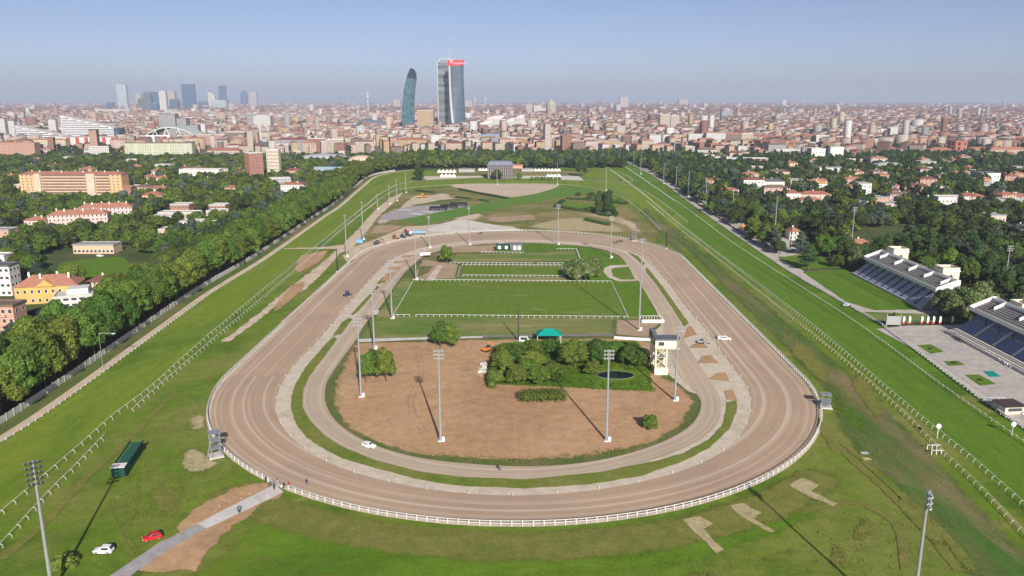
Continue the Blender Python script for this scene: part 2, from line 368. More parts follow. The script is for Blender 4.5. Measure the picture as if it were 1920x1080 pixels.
def cr(pts, closed=False, step=3.0):
    """smooth curve through ground points"""
    n = len(pts); out = []
    for i in range(n if closed else n-1):
        if closed: a, b, c, d = pts[i-1], pts[i], pts[(i+1) % n], pts[(i+2) % n]
        else: a, b, c, d = pts[max(i-1, 0)], pts[i], pts[i+1], pts[min(i+2, n-1)]
        k = max(2, int((c-b).length/step))
        for j in range(k):
            t = j/k
            out.append(.5*((2*b) + (c-a)*t + (2*a-5*b+4*c-d)*t*t + (3*b-a-3*c+d)*t*t*t))
    if not closed: out.append(pts[-1])
    return out
def ext(pts, d):
    """carry the line on behind the camera"""
    return [pts[0] + (pts[0]-pts[1]).normalized()*d] + pts
def dense(pts, closed, step):
    out = []; n = len(pts)
    for i in range(n if closed else n-1):
        a, b = pts[i], pts[(i+1) % n]; k = max(1, int((b-a).length/step))
        out += [a.lerp(b, j/k) for j in range(k)]
    if not closed: out.append(pts[-1])
    return out
from mathutils.geometry import delaunay_2d_cdt
def fill(pts, z, jit=0.0, soft=0.0):
    r = random.Random(len(pts)); P2 = np.array([(p.x + r.uniform(-jit, jit), p.y + r.uniform(-jit, jit)) for p in pts])
    inner = np.zeros((0, 2)); n = len(P2)
    def dist(q):
        a, b = P2, np.roll(P2, -1, 0); d = b-a; out = np.full(len(q), 1e9)
        for k in range(0, n, 64):
            aa, dd = a[k:k+64], d[k:k+64]; w = q[:, None, :] - aa[None]
            t = np.clip((w*dd).sum(2)/np.maximum(1e-9, (dd*dd).sum(1)), 0, 1); out = np.minimum(out, np.linalg.norm(w - t[..., None]*dd[None], axis=2).min(1))
        return out
    if soft:
        st = max(soft*.6, math.sqrt(abs(np.ptp(P2[:, 0])*np.ptp(P2[:, 1]))/6000)); gx, gy = np.meshgrid(np.arange(P2[:, 0].min(), P2[:, 0].max(), st), np.arange(P2[:, 1].min(), P2[:, 1].max(), st))
        q = np.stack([gx.ravel(), gy.ravel()], 1); d = dist(q); q = q[d > .35*min(soft, st)]; ins = np.zeros(len(q), bool); x, y = q[:, 0], q[:, 1]
        for k in range(n):
            (xa, ya), (xb, yb) = P2[k], P2[(k+1) % n]; c = ((ya > y) != (yb > y)) & (x < (xb-xa)*(y-ya)/((yb-ya) or 1e-9) + xa); ins ^= c
        inner = q[ins]
    vs, _, fs, *_ = delaunay_2d_cdt([Vector(p) for p in np.concatenate([P2, inner])], [(k, (k+1) % n) for k in range(n)], [], 1, 1e-4)
    me = bpy.data.meshes.new('sheet'); va = np.array([tuple(v) for v in vs])
    fs = [f if (va[f[1]][0]-va[f[0]][0])*(va[f[2]][1]-va[f[0]][1]) - (va[f[1]][1]-va[f[0]][1])*(va[f[2]][0]-va[f[0]][0]) > 0 else f[::-1] for f in fs]
    me.from_pydata([(x, y, z) for x, y in va], [], fs)
    if soft: at = me.attributes.new('soft', 'FLOAT', 'POINT'); at.data.foreach_set('value', np.clip(1 - dist(va)/soft, 0, 1).astype(np.float32))
    me.update(); return me
LEVELS = {}
def lev(level):
    LEVELS[level] = LEVELS.get(level, -1) + 1
    return level*.045 + LEVELS[level]*.0009
SOFT = {'grass_strip': 0, 'bare_patch': 2.6, 'dirt_field': 3.0, 'worn_grass': 2.0, 'rough_field': 4.0, 'turf_strip': 0, 'sand_area': 3, 'sand_road': 1.6, 'gravel_area': 3.5, 'dry_patch': .6, 'worn_patch': 3.0, 'grass_verge': 7.0, 'front_grass': 7.0, 'pond_grass': .8, 'tyre_mark': .9, 'wheel_rut': .6, 'mown_band': 5.0, 'soil_bed': .4, 'bare_ground': 1.3, 'dry_area': 9.0, 'lush_patch': 8.0}
def sheet(name, pts, level, mat, smooth=False, jit=.35, step=2.5):
    """one flat piece of ground cover; level counts layers of 4.5 cm"""
    if smooth: pts = cr(pts, True, step)
    else: pts = dense(pts, True, step)
    o = link(name, fill(pts, lev(level), jit, SOFT.get(name, 0)), None, MATS[mat]); o['kind'] = 'structure'; return o
def strip(name, left, right, level, mat, uvscale=True):
    """band between two curves with equal point counts; UV in metres along and across"""
    n = len(left); v = []; uv = []; s = 0; z = lev(level)
    for i in range(n):
        a, b = left[i], right[i]
        if i: s += ((left[i]-left[i-1]).length + (right[i]-right[i-1]).length)/2
        wd = (b-a).length
        v += [(a.x, a.y, z), (b.x, b.y, z)]; uv += [(s, 0), (s, wd)]
    f = [(2*i, 2*i+1, 2*i+3, 2*i+2) for i in range(n-1)]
    me = bpy.data.meshes.new(name); me.from_pydata(v, [], f)
    ul = me.uv_layers.new(name='UVMap')
    for lp in me.loops: ul.data[lp.index].uv = uv[lp.vertex_index]
    me.update()
    if me.polygons[0].normal.z < 0: me.flip_normals()
    o = link(name, me, None, MATS[mat]); o['kind'] = 'structure'; return o
def offset(pts, d):
    out = []; n = len(pts)
    for i in range(n):
        t = (pts[min(i+1, n-1)] - pts[max(i-1, 0)]); t.z = 0; t.normalize()
        out.append(pts[i] + Vector((-t.y, t.x, 0))*d)
    return out

# the whole plain, as far as the horizon
me = bpy.data.meshes.new('ground')
bm = bmesh.new(); bmesh.ops.create_grid(bm, x_segments=40, y_segments=40, size=30000); bm.to_mesh(me); bm.free()
props(link('ground', me, None, MATS['city_ground_mat']), kind='structure')
V = lambda x, y: Vector((x, y, 0))
sheet('suburb_ground', [V(-1500,-200), V(1500,-200), V(1500,1380), V(500,1440), V(-300,1450), V(-1500,1330)], 1, 'suburb_ground_mat', step=60)
# racecourse grass: one big field inside the boundary
LPATH = PP((-60,872), (0,832), (112,758), (320,606), (403,546), (493,490), (563,441), (613,405), (640,387), (680,352), (708,331), (750,322), (790,319))
RHEDGE = PP((2000,860), (1920,806), (1847,757), (1680,631), (1613,587), (1480,510), (1367,433), (1290,378), (1225,330), (1175,304))
LP = cr(ext(LPATH, 120), False, 4); RH = cr(ext(RHEDGE, 110), False, 4)
sheet('racecourse_grass', [V(-140,30)] + LP + [V(-60,1190), V(60,1200)] + RH[::-1] + [V(150,30)], 2, 'field_grass_mat', step=8)
# left boundary path
strip('boundary_path', offset(LP, 3.6), LP, 4, 'sandpath_mat')
strip('wall_verge', offset(LP, 9), offset(LP, 3.6), 3, 'verge_mat')
# back straight turf (between the boundary path and the inner rails)
LR1 = cr(ext(PP((-70,1028), (0,968), (80,900), (160,830), (213,783), (290,723), (403,622), (593,463), (640,424), (707,369), (740,349)), 90), False, 4)
LR2 = cr(ext(PP((-60,1080), (0,1028), (87,933), (147,873), (197,820), (233,787), (300,726), (433,611), (520,537), (593,474), (640,432), (705,380)), 90), False, 4)
sheet('turf_track', LP[3:] + PP((800,322), (845,326), (840,336), (790,341)) + LR1[::-1], 3, 'turf_back_mat', step=6)
# far bend turf
FB1 = cr(PP((740,349), (790,338), (850,334), (960,332), (1060,335), (1140,342), (1190,352), (1230,372), (1290,418)), False, 4)
FB2 = cr(PP((705,380), (735,361), (770,354), (850,348), (960,345), (1060,348), (1120,356), (1165,370), (1200,395), (1240,433)), False, 4)
sheet('far_bend_turf', FB1 + FB2[::-1], 4, 'turf_back_mat', step=6)
# home straight turf
RA = cr(ext(PP((1990,1008), (1917,947), (1827,867), (1757,810), (1697,760), (1590,668), (1480,578), (1280,426), (1213,370), (1165,333), (1143,318)), 90), False, 4)
RB = cr(ext(PP((2000,1085), (1913,997), (1827,907), (1763,847), (1733,815), (1673,757), (1580,675), (1480,594), (1280,434), (1212,378)), 90), False, 4)
RC = cr(ext(PP((1990,885), (1920,835), (1827,770), (1760,723), (1680,663), (1597,603), (1500,540), (1380,462), (1313,412), (1280,388), (1220,346), (1172,313)), 90), False, 4)
sheet('turf_track', RA + RC[::-1], 3, 'turf_home_mat', step=6)
sheet('outer_turf', RC + RH[::-1], 4, 'front_grass_mat', step=6)
strip('rail_verge', RB[:len(RB)], [p + Vector((1.6, 0, 0)) for p in RB], 4, 'lawn_worn_mat')
# rough ground between the trotting track and the home straight, and at the near end
sheet('grass_verge', [p + Vector((-1.5, 0, 0)) for p in RB] + PP((1240,436), (1285,470), (1360,548), (1460,650), (1545,745), (1560,800), (1600,870), (1700,960), (1790,1075), (1840,1120)), 4, 'verge_mat', step=5, jit=.6)
sheet('front_grass', PP((536,932), (640,962), (985,996), (1280,966), (1420,918), (1480,890), (1560,955), (1500,1000), (1330,1060), (1100,1090), (700,1120), (300,1120), (395,1040), (450,985)), 4, 'front_grass_mat', True, jit=.5)

# the trotting track: a stadium of two half circles (centres 280 m and 513 m out)
YA, YB, X0, X1 = 280.0, 507.0, 0.8, 4.4
def stadium(r, n=48, m=24):
    pts = []
    for i in range(n+1):
        t = math.pi + math.pi*i/n; pts.append(V(X0 + r*math.cos(t), YA + r*math.sin(t)))
    a = pts[-1].copy(); b = V(X1 + r, YB)
    pts += [a.lerp(b, j/m) for j in range(1, m)]
    for i in range(n+1):
        t = math.pi*i/n; pts.append(V(X1 + r*math.cos(t), YB + r*math.sin(t)))
    a = pts[-1].copy(); b = pts[0].copy()
    pts += [a.lerp(b, j/m) for j in range(1, m)] + [b]
    return pts
TR_OUT = 105.6
def axis_of(p):
    """position along the stadium (radians on the bends, metres scaled on the straights) and distance from its axis"""
    t = min(max((p.y-YA)/(YB-YA), 0), 1); xc = X0 + (X1-X0)*t
    if p.y < YA: return (math.atan2(p.y-YA, p.x-X0) % (2*math.pi)) - math.pi, (p - V(X0, YA)).length
    if p.y > YB: return math.pi + 2 + math.atan2(p.y-YB, p.x-X1), (p - V(X1, YB)).length
    if p.x > xc: return math.pi + 2*t, p.x - xc
    return 2*math.pi + 2 + 2*(1-t), xc - p.x
def ring(px, n=300):
    """closed curve round the stadium through traced points"""
    T = 2*math.pi + 4
    d = sorted(axis_of(P(*q)) for q in px)
    ss = np.array([a for a, b in d]); rr = np.array([b for a, b in d])
    ss = np.concatenate([ss-T, ss, ss+T]); rr = np.concatenate([rr, rr, rr])
    q = np.linspace(0, T, n+1); r = np.interp(q, ss, rr)
    k = np.ones(7)/7; r2 = np.convolve(np.concatenate([r[-5:-1][-3:], r, r[1:4]]), k, 'valid'); r2[-1] = r2[0]
    out = []
    for s_, r_ in zip(q, r2):
        if s_ <= math.pi: out.append(V(X0 + r_*math.cos(math.pi+s_), YA + r_*math.sin(math.pi+s_)))
        elif s_ <= math.pi+2: t = (s_-math.pi)/2; out.append(V(X0+(X1-X0)*t + r_, YA+(YB-YA)*t))
        elif s_ <= 2*math.pi+2: a = s_-math.pi-2; out.append(V(X1 + r_*math.cos(a), YB + r_*math.sin(a)))
        else: t = 1-(s_-2*math.pi-2)/2; out.append(V(X0+(X1-X0)*t - r_, YA+(YB-YA)*t))
    return out
def circle_ring(r): 
    T = 2*math.pi + 4; out = []
    for s_ in np.linspace(0, T, 301):
        if s_ <= math.pi: out.append(V(X0 + r*math.cos(math.pi+s_), YA + r*math.sin(math.pi+s_)))
        elif s_ <= math.pi+2: t = (s_-math.pi)/2; out.append(V(X0+(X1-X0)*t + r, YA+(YB-YA)*t))
        elif s_ <= 2*math.pi+2: a = s_-math.pi-2; out.append(V(X1 + r*math.cos(a), YB + r*math.sin(a)))
        else: t = 1-(s_-2*math.pi-2)/2; out.append(V(X0+(X1-X0)*t - r, YA+(YB-YA)*t))
    return out
SAND_IN = ring([(985,931),(860,926),(780,915),(680,892),(620,872),(580,847),(542,817),(522,787),(517,760),(522,740),(535,710),(557,677),(582,655),(630,600),(640,585),(667,555),(705,512),(730,490),(770,472),(815,460),(865,454),(935,450),(1000,450),(1075,455),(1125,461),(1160,467),(1205,482),(1225,502),(1250,527),(1285,575),(1325,620),(1370,685),(1390,710),(1407,755),(1402,790),(1387,820),(1345,855),(1280,884),(1150,915)])
IN_OUT = ring([(985,901),(860,896),(780,885),(705,865),(642,840),(605,815),(580,790),(567,765),(569,732),(580,707),(605,675),(632,637),(660,605),(702,545),(722,520),(745,500),(780,478),(815,466),(865,459),(935,455),(1000,454),(1075,459),(1120,462),(1150,467),(1185,485),(1207,505),(1240,550),(1275,600),(1280,637),(1305,675),(1330,717),(1350,750),(1352,770),(1345,795),(1325,817),(1292,837),(1230,860),(1120,888)])
IN_IN = ring([(985,877),(900,872),(795,862),(750,852),(705,837),(660,815),(625,785),(611,755),(612,725),(625,697),(642,672),(660,650),(690,600),(710,582),(740,537),(760,510),(790,484),(830,470),(880,461),(940,457.5),(1000,456.5),(1060,460),(1120,466),(1150,475),(1172,492),(1197,527),(1217,560),(1235,592),(1243,625),(1255,665),(1268,700),(1290,728),(1310,742),(1315,755),(1312,770),(1300,795),(1272,815),(1230,835),(1167,855),(1090,870)])
strip('trotting_track', circle_ring(TR_OUT), SAND_IN, 6, 'trot_sand_mat')
strip('track_edge_strip', circle_ring(TR_OUT+1.5), circle_ring(TR_OUT), 5, 'gravel_mat')
strip('gravel_band', SAND_IN, IN_OUT, 5, 'gravel_mat')
strip('training_track', IN_OUT, IN_IN, 7, 'inner_sand_mat')
sheet('infield', IN_IN[:-1], 3, 'verge_mat', jit=0, step=5)
# grass between the two tracks
def G(*px, mat='strip_grass_mat', level=8, smooth=False, name='grass_strip', jit=.18): return sheet(name, PP(*px), level, mat, smooth, jit)
G((1362,757),(1382,752),(1381,775),(1367,807),(1330,842),(1280,867),(1200,895),(1100,911),(985,918),(860,913),(780,900),(705,880),(642,862),(605,842),(575,822),(555,797),(545,765),(546,745),(555,720),(572,692),(590,670),(612,645),(626,632),(632,637),(605,675),(580,707),(569,732),(567,765),(580,790),(605,815),(642,840),(705,865),(780,885),(860,896),(985,901),(1120,888),(1230,866),(1280,852),(1330,825),(1357,795))
G((624,631),(641,605),(655,597),(660,600),(640,628)); G((658,590),(700,545),(708,536),(711,540),(672,585),(662,592))
G((705,533),(728,512),(722,530),(712,533)); G((1212,502),(1220,510),(1245,542),(1272,580),(1292,608),(1283,613),(1262,580),(1235,540),(1210,508), level=8)
G((1176,473),(1196,481),(1210,496),(1205,498),(1190,484))
for px in (((725,513),(743,512),(735,522),(713,530)), ((730,501),(752,501),(750,507),(726,506)), ((738,490),(765,490),(757,494),(738,495)), ((753,480),(780,479),(768,484),(752,483)),
           ((1280,637),(1290,613),(1296,612),(1308,628),(1307,629)), ((1292,654),(1302,645),(1320,644),(1328,654)), ((1308,683),(1316,669),(1335,667),(1348,683)), ((1327,713),(1345,700),(1362,700),(1368,717)), ((1358,734),(1376,733),(1382,752),(1363,752))):
    G(*px, mat='dirt_mat', level=9, name='soil_bed')
# infield pieces
G((640,688),(648,664),(662,646),(700,642),(800,640),(905,637),(1215,640),(1225,690),(1262,715),(1290,735),(1306,752),(1300,772),(1285,795),(1250,822),(1180,845),(1080,862),(975,865),(850,862),(740,845),(680,822),(640,792),(622,760),(624,720), mat='dirt_mat', level=5, smooth=True, name='dirt_field', jit=.8)
G((752,523),(775,521),(800,520),(940,517),(1150,520),(1197,528),(1240,597),(1150,602),(1152,630),(900,632),(690,636),(670,636),(710,583),(740,538), mat='lawn_worn_mat', level=4, name='worn_grass')
G((776,527),(1147,530),(1178,596),(736,593), mat='lawn_mat', level=5, name='lawn', jit=.1)
G((1148,530),(1200,531),(1236,591),(1180,595), mat='turf_home_mat', level=5, name='lawn', jit=.2)
G((870,498),(1054,499),(1058,517),(866,516), mat='lawn_mat', level=5, name='lawn', jit=.1)
G((840,492),(855,476),(940,476),(1080,470),(1086,490), mat='lawn_worn_mat', level=4, name='worn_grass')
G((945,456),(1050,457),(1110,466),(1150,477),(1172,494),(1195,527),(1062,528),(1060,500),(1088,490),(1080,469),(945,474), mat='turf_home_mat', level=4, name='lawn')
G((838,463),(935,459),(925,474),(855,475),(812,482), mat='brown_plot_mat', level=5, name='bare_patch')
G((936,455),(945,455),(940,466),(931,466), mat='concrete_mat', level=9, name='path')
G((790,486),(820,490),(862,496),(856,522),(772,526),(780,505), mat='brown_plot_mat', level=4, name='bare_patch')
G((822,498),(830,499),(815,526),(797,527), mat='gravel_mat', level=6, name='path')
G((787,500),(812,499),(804,512),(783,520), mat='verge_mat', level=6, name='grass_strip')
G((1131,510),(1133,503),(1145,498),(1176,497),(1197,527),(1160,528.5),(1140,521), mat='gravel_mat', level=6, name='path')
G((1146,506),(1152,503),(1179,501),(1191,525),(1165,525),(1150,519), mat='lawn_mat', level=7, name='lawn')
G((668,637),(800,633.5),(905,631.5),(905,635),(800,638),(675,643), mat='concrete_mat', level=8, name='path', jit=.1)
G((905,630),(1150,627),(1150,631),(905,634), mat='asphalt_mat', level=8, name='path', jit=.1)
G((1151,600),(1200,600),(1245,606),(1222,622),(1222,636),(1151,629), mat='brown_plot_mat', level=6, name='bare_patch')
G((1222,626),(1246,606),(1256,640),(1268,690),(1300,730),(1312,742),(1290,735),(1255,705),(1238,660),(1226,640), mat='gravel_mat', level=6, name='path')
G((918,722),(922,690),(930,650),(975,638),(1195,640),(1212,660),(1220,700),(1226,736),(1150,733),(1060,728),(960,724), mat='front_grass_mat', level=7, name='pond_grass')
G((700,583),(712,583),(708,591),(698,592), mat='concrete_mat', level=8, name='path')
# far infield
G((712,395),(735,372),(765,358),(860,350),(960,347),(1060,350),(1120,358),(1160,372),(1195,400),(1240,436),(1235,462),(1170,447),(1073,439),(953,434),(827,440),(750,452),(690,480),(650,500),(640,470),(690,420), mat='rough_mat', level=5, name='rough_field')
G((740,414),(787,422),(832,414),(890,402),(950,389),(1050,372),(1117,357),(1110,352),(1050,348),(1017,360),(958,371),(900,382),(882,387),(807,400), mat='turf_strip_mat', level=7, name='turf_strip')
G((848,347),(940,345),(1045,347),(1017,361),(958,370.5),(925,365),(865,355), mat='pale_sand_mat', level=7, name='sand_area', smooth=True)
G((755,360),(730,372),(703,393),(667,433),(640,460),(600,495),(540,540),(480,590),(410,643),(430,643),(480,608),(510,583),(545,560),(580,540),(612,508),(640,475),(660,470),(687,437),(715,403),(743,378),(757,363), mat='sandpath_mat', level=6, name='sand_road', smooth=False, jit=.6)
G((560,480),(620,468),(605,490),(560,515),(548,505), mat='dirt_mat', level=7, name='bare_patch'); G((515,570),(545,535),(577,525),(570,545),(530,580),(505,590), mat='dirt_mat', level=7, name='bare_patch')
G((530,466),(600,464),(640,460),(660,462),(640,468),(590,468),(530,468), mat='sandpath_mat', level=7, name='sand_road', jit=.2)
G((520,605),(560,572),(590,545),(600,548),(560,588),(530,612), mat='dirt_mat', level=7, name='bare_patch')
G((710,413),(730,398),(757,390),(800,385),(875,383),(873,388),(807,402),(745,413), mat='paved_mat', level=8, name='parking_area', jit=.1)
for px in (((758,388.5),(768,389),(797,392),(790,391)), ((743,394),(752,392.5),(776,394.5),(768,396)), ((765,401),(775,399.5),(797,402),(788,404)), ((787,397),(797,396),(818,398.5),(808,400))):
    G(*px, mat='concrete_mat', level=9, name='parking_stripe', jit=0)
G((640,480),(660,470),(700,450),(760,425),(790,424),(840,418),(960,424),(985,433),(900,436),(827,441),(750,453),(700,470),(650,495), mat='sandpath_mat', level=6, name='sand_road')
G((795,433),(835,417),(870,412),(920,420),(955,427),(985,433),(900,435),(840,437), mat='white_gravel_mat', level=7, name='gravel_area', smooth=True, jit=.8)
G((690,440),(705,422),(760,424),(735,436), mat='brown_plot_mat', level=7, name='bare_patch')
G((755,384),(775,368),(830,366),(855,373),(800,378),(765,390),(748,392), mat='sandpath_mat', level=6, name='sand_road')
G((1110,385),(1120,372),(1150,368),(1160,385),(1150,398),(1080,392),(1045,388),(1055,375), mat='front_grass_mat', level=6, name='grass_strip')
G((1200,398),(1212,390),(1285,475),(1275,478),(1240,440), mat='verge_mat', level=6, name='grass_strip')
G((900,409),(950,405),(1000,401),(1012,412),(975,416),(930,419), mat='brown_plot_mat', level=6, name='dry_area', smooth=True, jit=1.5)
G((985,425),(1060,408),(1140,415),(1180,435),(1100,436),(1040,433), mat='straw_mat', level=6, name='dry_area', smooth=True, jit=1.5)
G((1060,400),(1150,403),(1200,420),(1190,432),(1120,410), mat='straw_mat', level=6, name='dry_area', smooth=True, jit=1.5)
for px in (((645,468),(700,448),(715,460),(660,490)), ((700,412),(735,392),(760,396),(720,425)), ((840,402),(905,400),(900,412),(850,414)), ((760,378),(830,362),(850,370),(790,384)), ((1150,405),(1190,415),(1210,438),(1180,436))): G(*px, mat='sandpath_mat', level=6, name='dry_area', smooth=True, jit=1.2)
# far end enclosure
G((765,345),(800,330),(850,322),(910,318),(1040,318),(1090,322),(1090,330),(960,331),(850,333), mat='rough_mat', level=5, name='rough_field')
G((1100,325),(1110,318),(1150,320),(1180,330),(1150,340),(1095,333), mat='turf_back_mat', level=5, name='lawn')
G((1150,320),(1163,336),(1185,346),(1170,336),(1160,326), mat='brown_plot_mat', level=6, name='bare_patch')
G((790,331),(900,330),(910,333),(800,338), mat='gravel_mat', level=6, name='path'); G((975,330),(1085,330),(1095,339),(960,334), mat='concrete_mat', level=6, name='path')
# near-left path and its bare soil
G((515,910),(532,925),(385,995),(368,985), mat='concrete_mat', level=8, name='path', jit=.1)
G((368,985),(386,995),(330,1025),(225,1095),(190,1095),(300,1020), mat='paved_mat', level=8, name='path', jit=.3)
G((505,906),(538,928),(490,955),(440,985),(395,1030),(380,1075),(285,1078),(235,1075),(330,1003),(345,970),(400,932),(450,912), mat='dirt_mat', level=7, name='bare_ground', smooth=False, jit=1.0)
G((350,840),(390,850),(420,870),(375,890),(340,880), mat='straw_mat', level=5, name='bare_patch', smooth=True, jit=1.2); G((347,790),(385,775),(390,800),(360,815), mat='straw_mat', level=5, name='bare_patch', smooth=True, jit=1.0)
for px in (((1280,977),(1313,968),(1342,983),(1320,993),(1358,1033),(1347,1042),(1293,997)), ((1367,950),(1393,942),(1435,965),(1413,975),(1460,1000),(1447,1003),(1377,963)), ((1472,910),(1500,895),(1537,913),(1525,923),(1572,947),(1558,952),(1480,915))):
    G(*px, mat='straw_mat', level=7, name='dry_patch', jit=.5)
TRK = [[(205,935),(214,970),(232,1010),(252,1045)], [(212,930),(222,968),(241,1008),(262,1043)], [(222,1002),(236,990),(262,930),(258,905),(300,905),(330,930),(325,965),(290,975)], [(290,890),(330,900),(345,930),(320,955)],
       [(0,1052),(80,985),(160,900),(240,825),(330,735)], [(1560,830),(1640,900),(1740,1000),(1800,1075)], [(1580,830),(1665,905),(1765,1000),(1825,1070)], [(1500,960),(1600,945),(1680,985),(1700,1075)], [(540,980),(760,1012),(1000,1022),(1230,1005),(1400,965)], [(560,960),(780,992),(1000,1003),(1200,990)], [(1320,560),(1420,660),(1510,760),(1570,850)]]
for i, px in enumerate(TRK):
    c = cr(PP(*px), False, 3); wd = .55 if i < 2 else .8 if i < 4 else 1.6
    sheet('tyre_mark', offset(c, wd) + offset(c, -wd)[::-1], 5, 'straw_grass_mat', jit=.25, step=2)
for px in (((1545,1005),(1570,1010),(1600,1060),(1565,1075),(1550,1040)), ((1600,970),(1650,975),(1640,1010),(1605,1020)), ((1620,700),(1660,760),(1640,790),(1590,720)), ((1690,930),(1780,1000),(1760,1030),(1680,960)), ((1500,640),(1560,700),(1540,720),(1480,660)), ((310,905),(345,925),(330,960),(285,965),(275,930))):
    G(*px, mat='straw_grass_mat', level=6, name='worn_patch', jit=.7, smooth=True)
for px in (((1540,690),(1640,800),(1620,830),(1530,740)), ((1650,860),(1720,930),(1690,950),(1620,880)), ((640,1010),(900,1030),(880,1060),(600,1050)), ((1000,1020),(1250,1010),(1300,1050),(1050,1065))):
    G(*px, mat='lush_grass_mat', level=5, name='lush_patch', jit=.7, smooth=True)
for i, px in enumerate(([(650,760),(700,720),(770,700),(860,720),(960,770),(1080,790),(1200,770)], [(660,790),(740,745),(850,740),(980,790),(1100,815),(1230,790)], [(780,650),(790,700),(770,760),(800,820)], [(900,700),(880,760),(930,830),(1000,850)], [(690,800),(800,770),(960,740)], [(1060,760),(1150,790),(1250,740),(1290,745)], [(760,650),(850,670),(905,720),(1000,745)])):
    c = cr(PP(*px), False, 3)
    for o_ in (-.9, .9): cc = offset(c, o_); sheet('wheel_rut', offset(cc, .45) + offset(cc, -.45)[::-1], 6, 'dirt_track_mat' if i % 2 else 'damp_dirt_mat', jit=.15, step=2)
arc = lambda r, a0, a1: [V(X0 + r*math.cos(R(a)), YA + r*math.sin(R(a))) for a in np.linspace(a0, a1, 60)]
sheet('mown_band', arc(108, 228, 318) + arc(124, 318, 228), 6, 'straw_grass_mat', jit=.5)
sheet('mown_band', arc(131, 236, 300) + arc(136, 300, 236), 6, 'straw_grass_mat', jit=.5)
# home side: path, car park, lawns, plaza
sheet('gravel_path', [p + Vector((.4, 0, 0)) for p in RH] + PP((1190,304),(1240,330),(1300,368),(1345,385),(1420,418),(1480,450),(1530,470),(1525,482),(1460,482),(1500,505),(1585,560),(1640,580),(1760,583),(1760,590),(1620,586),(1640,602),(1700,640),(1860,745),(1935,790)), 5, 'car_park_mat', step=5)
G((1345,385),(1400,388),(1480,440),(1535,468),(1525,481),(1460,478),(1420,450), mat='car_park_mat', level=6, name='car_park')
G((1458,484),(1495,479),(1530,480),(1562,490),(1580,503),(1500,506), mat='turf_home_mat', level=7, name='lawn')
G((1505,511),(1590,506),(1660,536),(1712,570),(1715,581),(1640,583),(1585,566), mat='turf_home_mat', level=7, name='lawn', smooth=False)
G((1592,506),(1620,512),(1720,575),(1716,581),(1700,572), mat='brown_plot_mat', level=8, name='bare_patch')
G((1607,587),(1760,590),(1800,603),(1650,610), mat='lawn_worn_mat', level=7, name='grass_strip')
G((1642,618),(1700,612),(1810,610),(1990,680),(2300,820),(2250,1000),(1945,805),(1860,750),(1750,675), mat='plaza_mat', level=7, name='plaza', jit=.1)
for px in (((1720,649),(1745,647),(1770,661),(1745,665)), ((1769,679),(1795,678),(1809,686),(1780,688)), ((1809,705),(1835,704),(1868,722),(1838,725))):
    G(*px, mat='turf_home_mat', level=9, name='lawn', jit=.05)
G((120,493),(200,483),(235,486),(243,518),(150,521),(110,510), mat='turf_home_mat', level=4, name='lawn', smooth=True)
# ------------------------------------------------------------------ trees
leafmat('leaf_mid', [(.075,.135,.019), (.112,.19,.028), (.155,.245,.040)])
leafmat('leaf_dark', [(.042,.080,.022), (.066,.116,.031), (.092,.15,.041)])
leafmat('leaf_blue', [(.062,.094,.066), (.094,.13,.094), (.13,.168,.124)])
leafmat('leaf_light', [(.11,.17,.023), (.15,.225,.034), (.19,.265,.048)])
leafmat('leaf_bloom', [(.075,.135,.023), (.105,.18,.034), (.31,.31,.19)])
leafmat('leaf_city', [(.042,.082,.024), (.068,.12,.033), (.10,.16,.044)])
plain('bark', (.11,.085,.06), .9, .3, 3)

def leaf_cloud(nleaf, size, lobes, seed, core=.70, flat=1.0):
    """crown: lobes are (centre, radii); leaf quads stand on the lobes' skins, smaller closed cores keep the light out. Returns vertex and face arrays."""
    r = np.random.default_rng(seed)
    area = np.array([l[1][0]*l[1][1] + l[1][0]*l[1][2] for l in lobes]); pick = r.choice(len(lobes), nleaf, p=area/area.sum())
    c = np.array([l[0] for l in lobes])[pick]; rad = np.array([l[1] for l in lobes])[pick]
    d = r.normal(size=(nleaf, 3)); d /= np.linalg.norm(d, axis=1)[:, None]
    d[:, 2] = np.where(d[:, 2] < -.55, -d[:, 2], d[:, 2])
    # ragged skin
    k = r.uniform(.66, 1.13, nleaf)[:, None]
    p = c + d*rad*k
    nrm = d/rad; nrm /= np.linalg.norm(nrm, axis=1)[:, None]
    nrm = nrm + r.normal(scale=.55, size=nrm.shape); nrm[:, 2] += .15; nrm /= np.linalg.norm(nrm, axis=1)[:, None]
    a = np.cross(nrm, r.normal(size=nrm.shape)); a /= np.linalg.norm(a, axis=1)[:, None]
    b = np.cross(nrm, a); s = size*r.uniform(.6, 1.35, nleaf)[:, None]
    q = np.stack([p + a*s*.55, p + b*s*.42, p - a*s*.55, p - b*s*.42], 1).reshape(-1, 3)
    f = np.arange(nleaf*4).reshape(-1, 4)
    # cores
    ico = ICO; cv = []; cf = []; off = len(q)
    for (cc, rr) in lobes:
        v = ico[0]*np.array(rr)*core*r.uniform(.86, 1.1, (len(ico[0]), 1)) + np.array(cc)
        cv.append(v); cf.append(ico[1] + off); off += len(v)
    return np.concatenate([q] + cv), f, np.concatenate(cf)
def _ico(sub):
    bm = bmesh.new(); bmesh.ops.create_icosphere(bm, subdivisions=sub, radius=1)
    v = np.array([x.co[:] for x in bm.verts]); f = np.array([[y.index for y in x.verts] for x in bm.faces]); bm.free(); return v, f
ICO2, ICO1 = _ico(2), _ico(1); ICO = ICO2
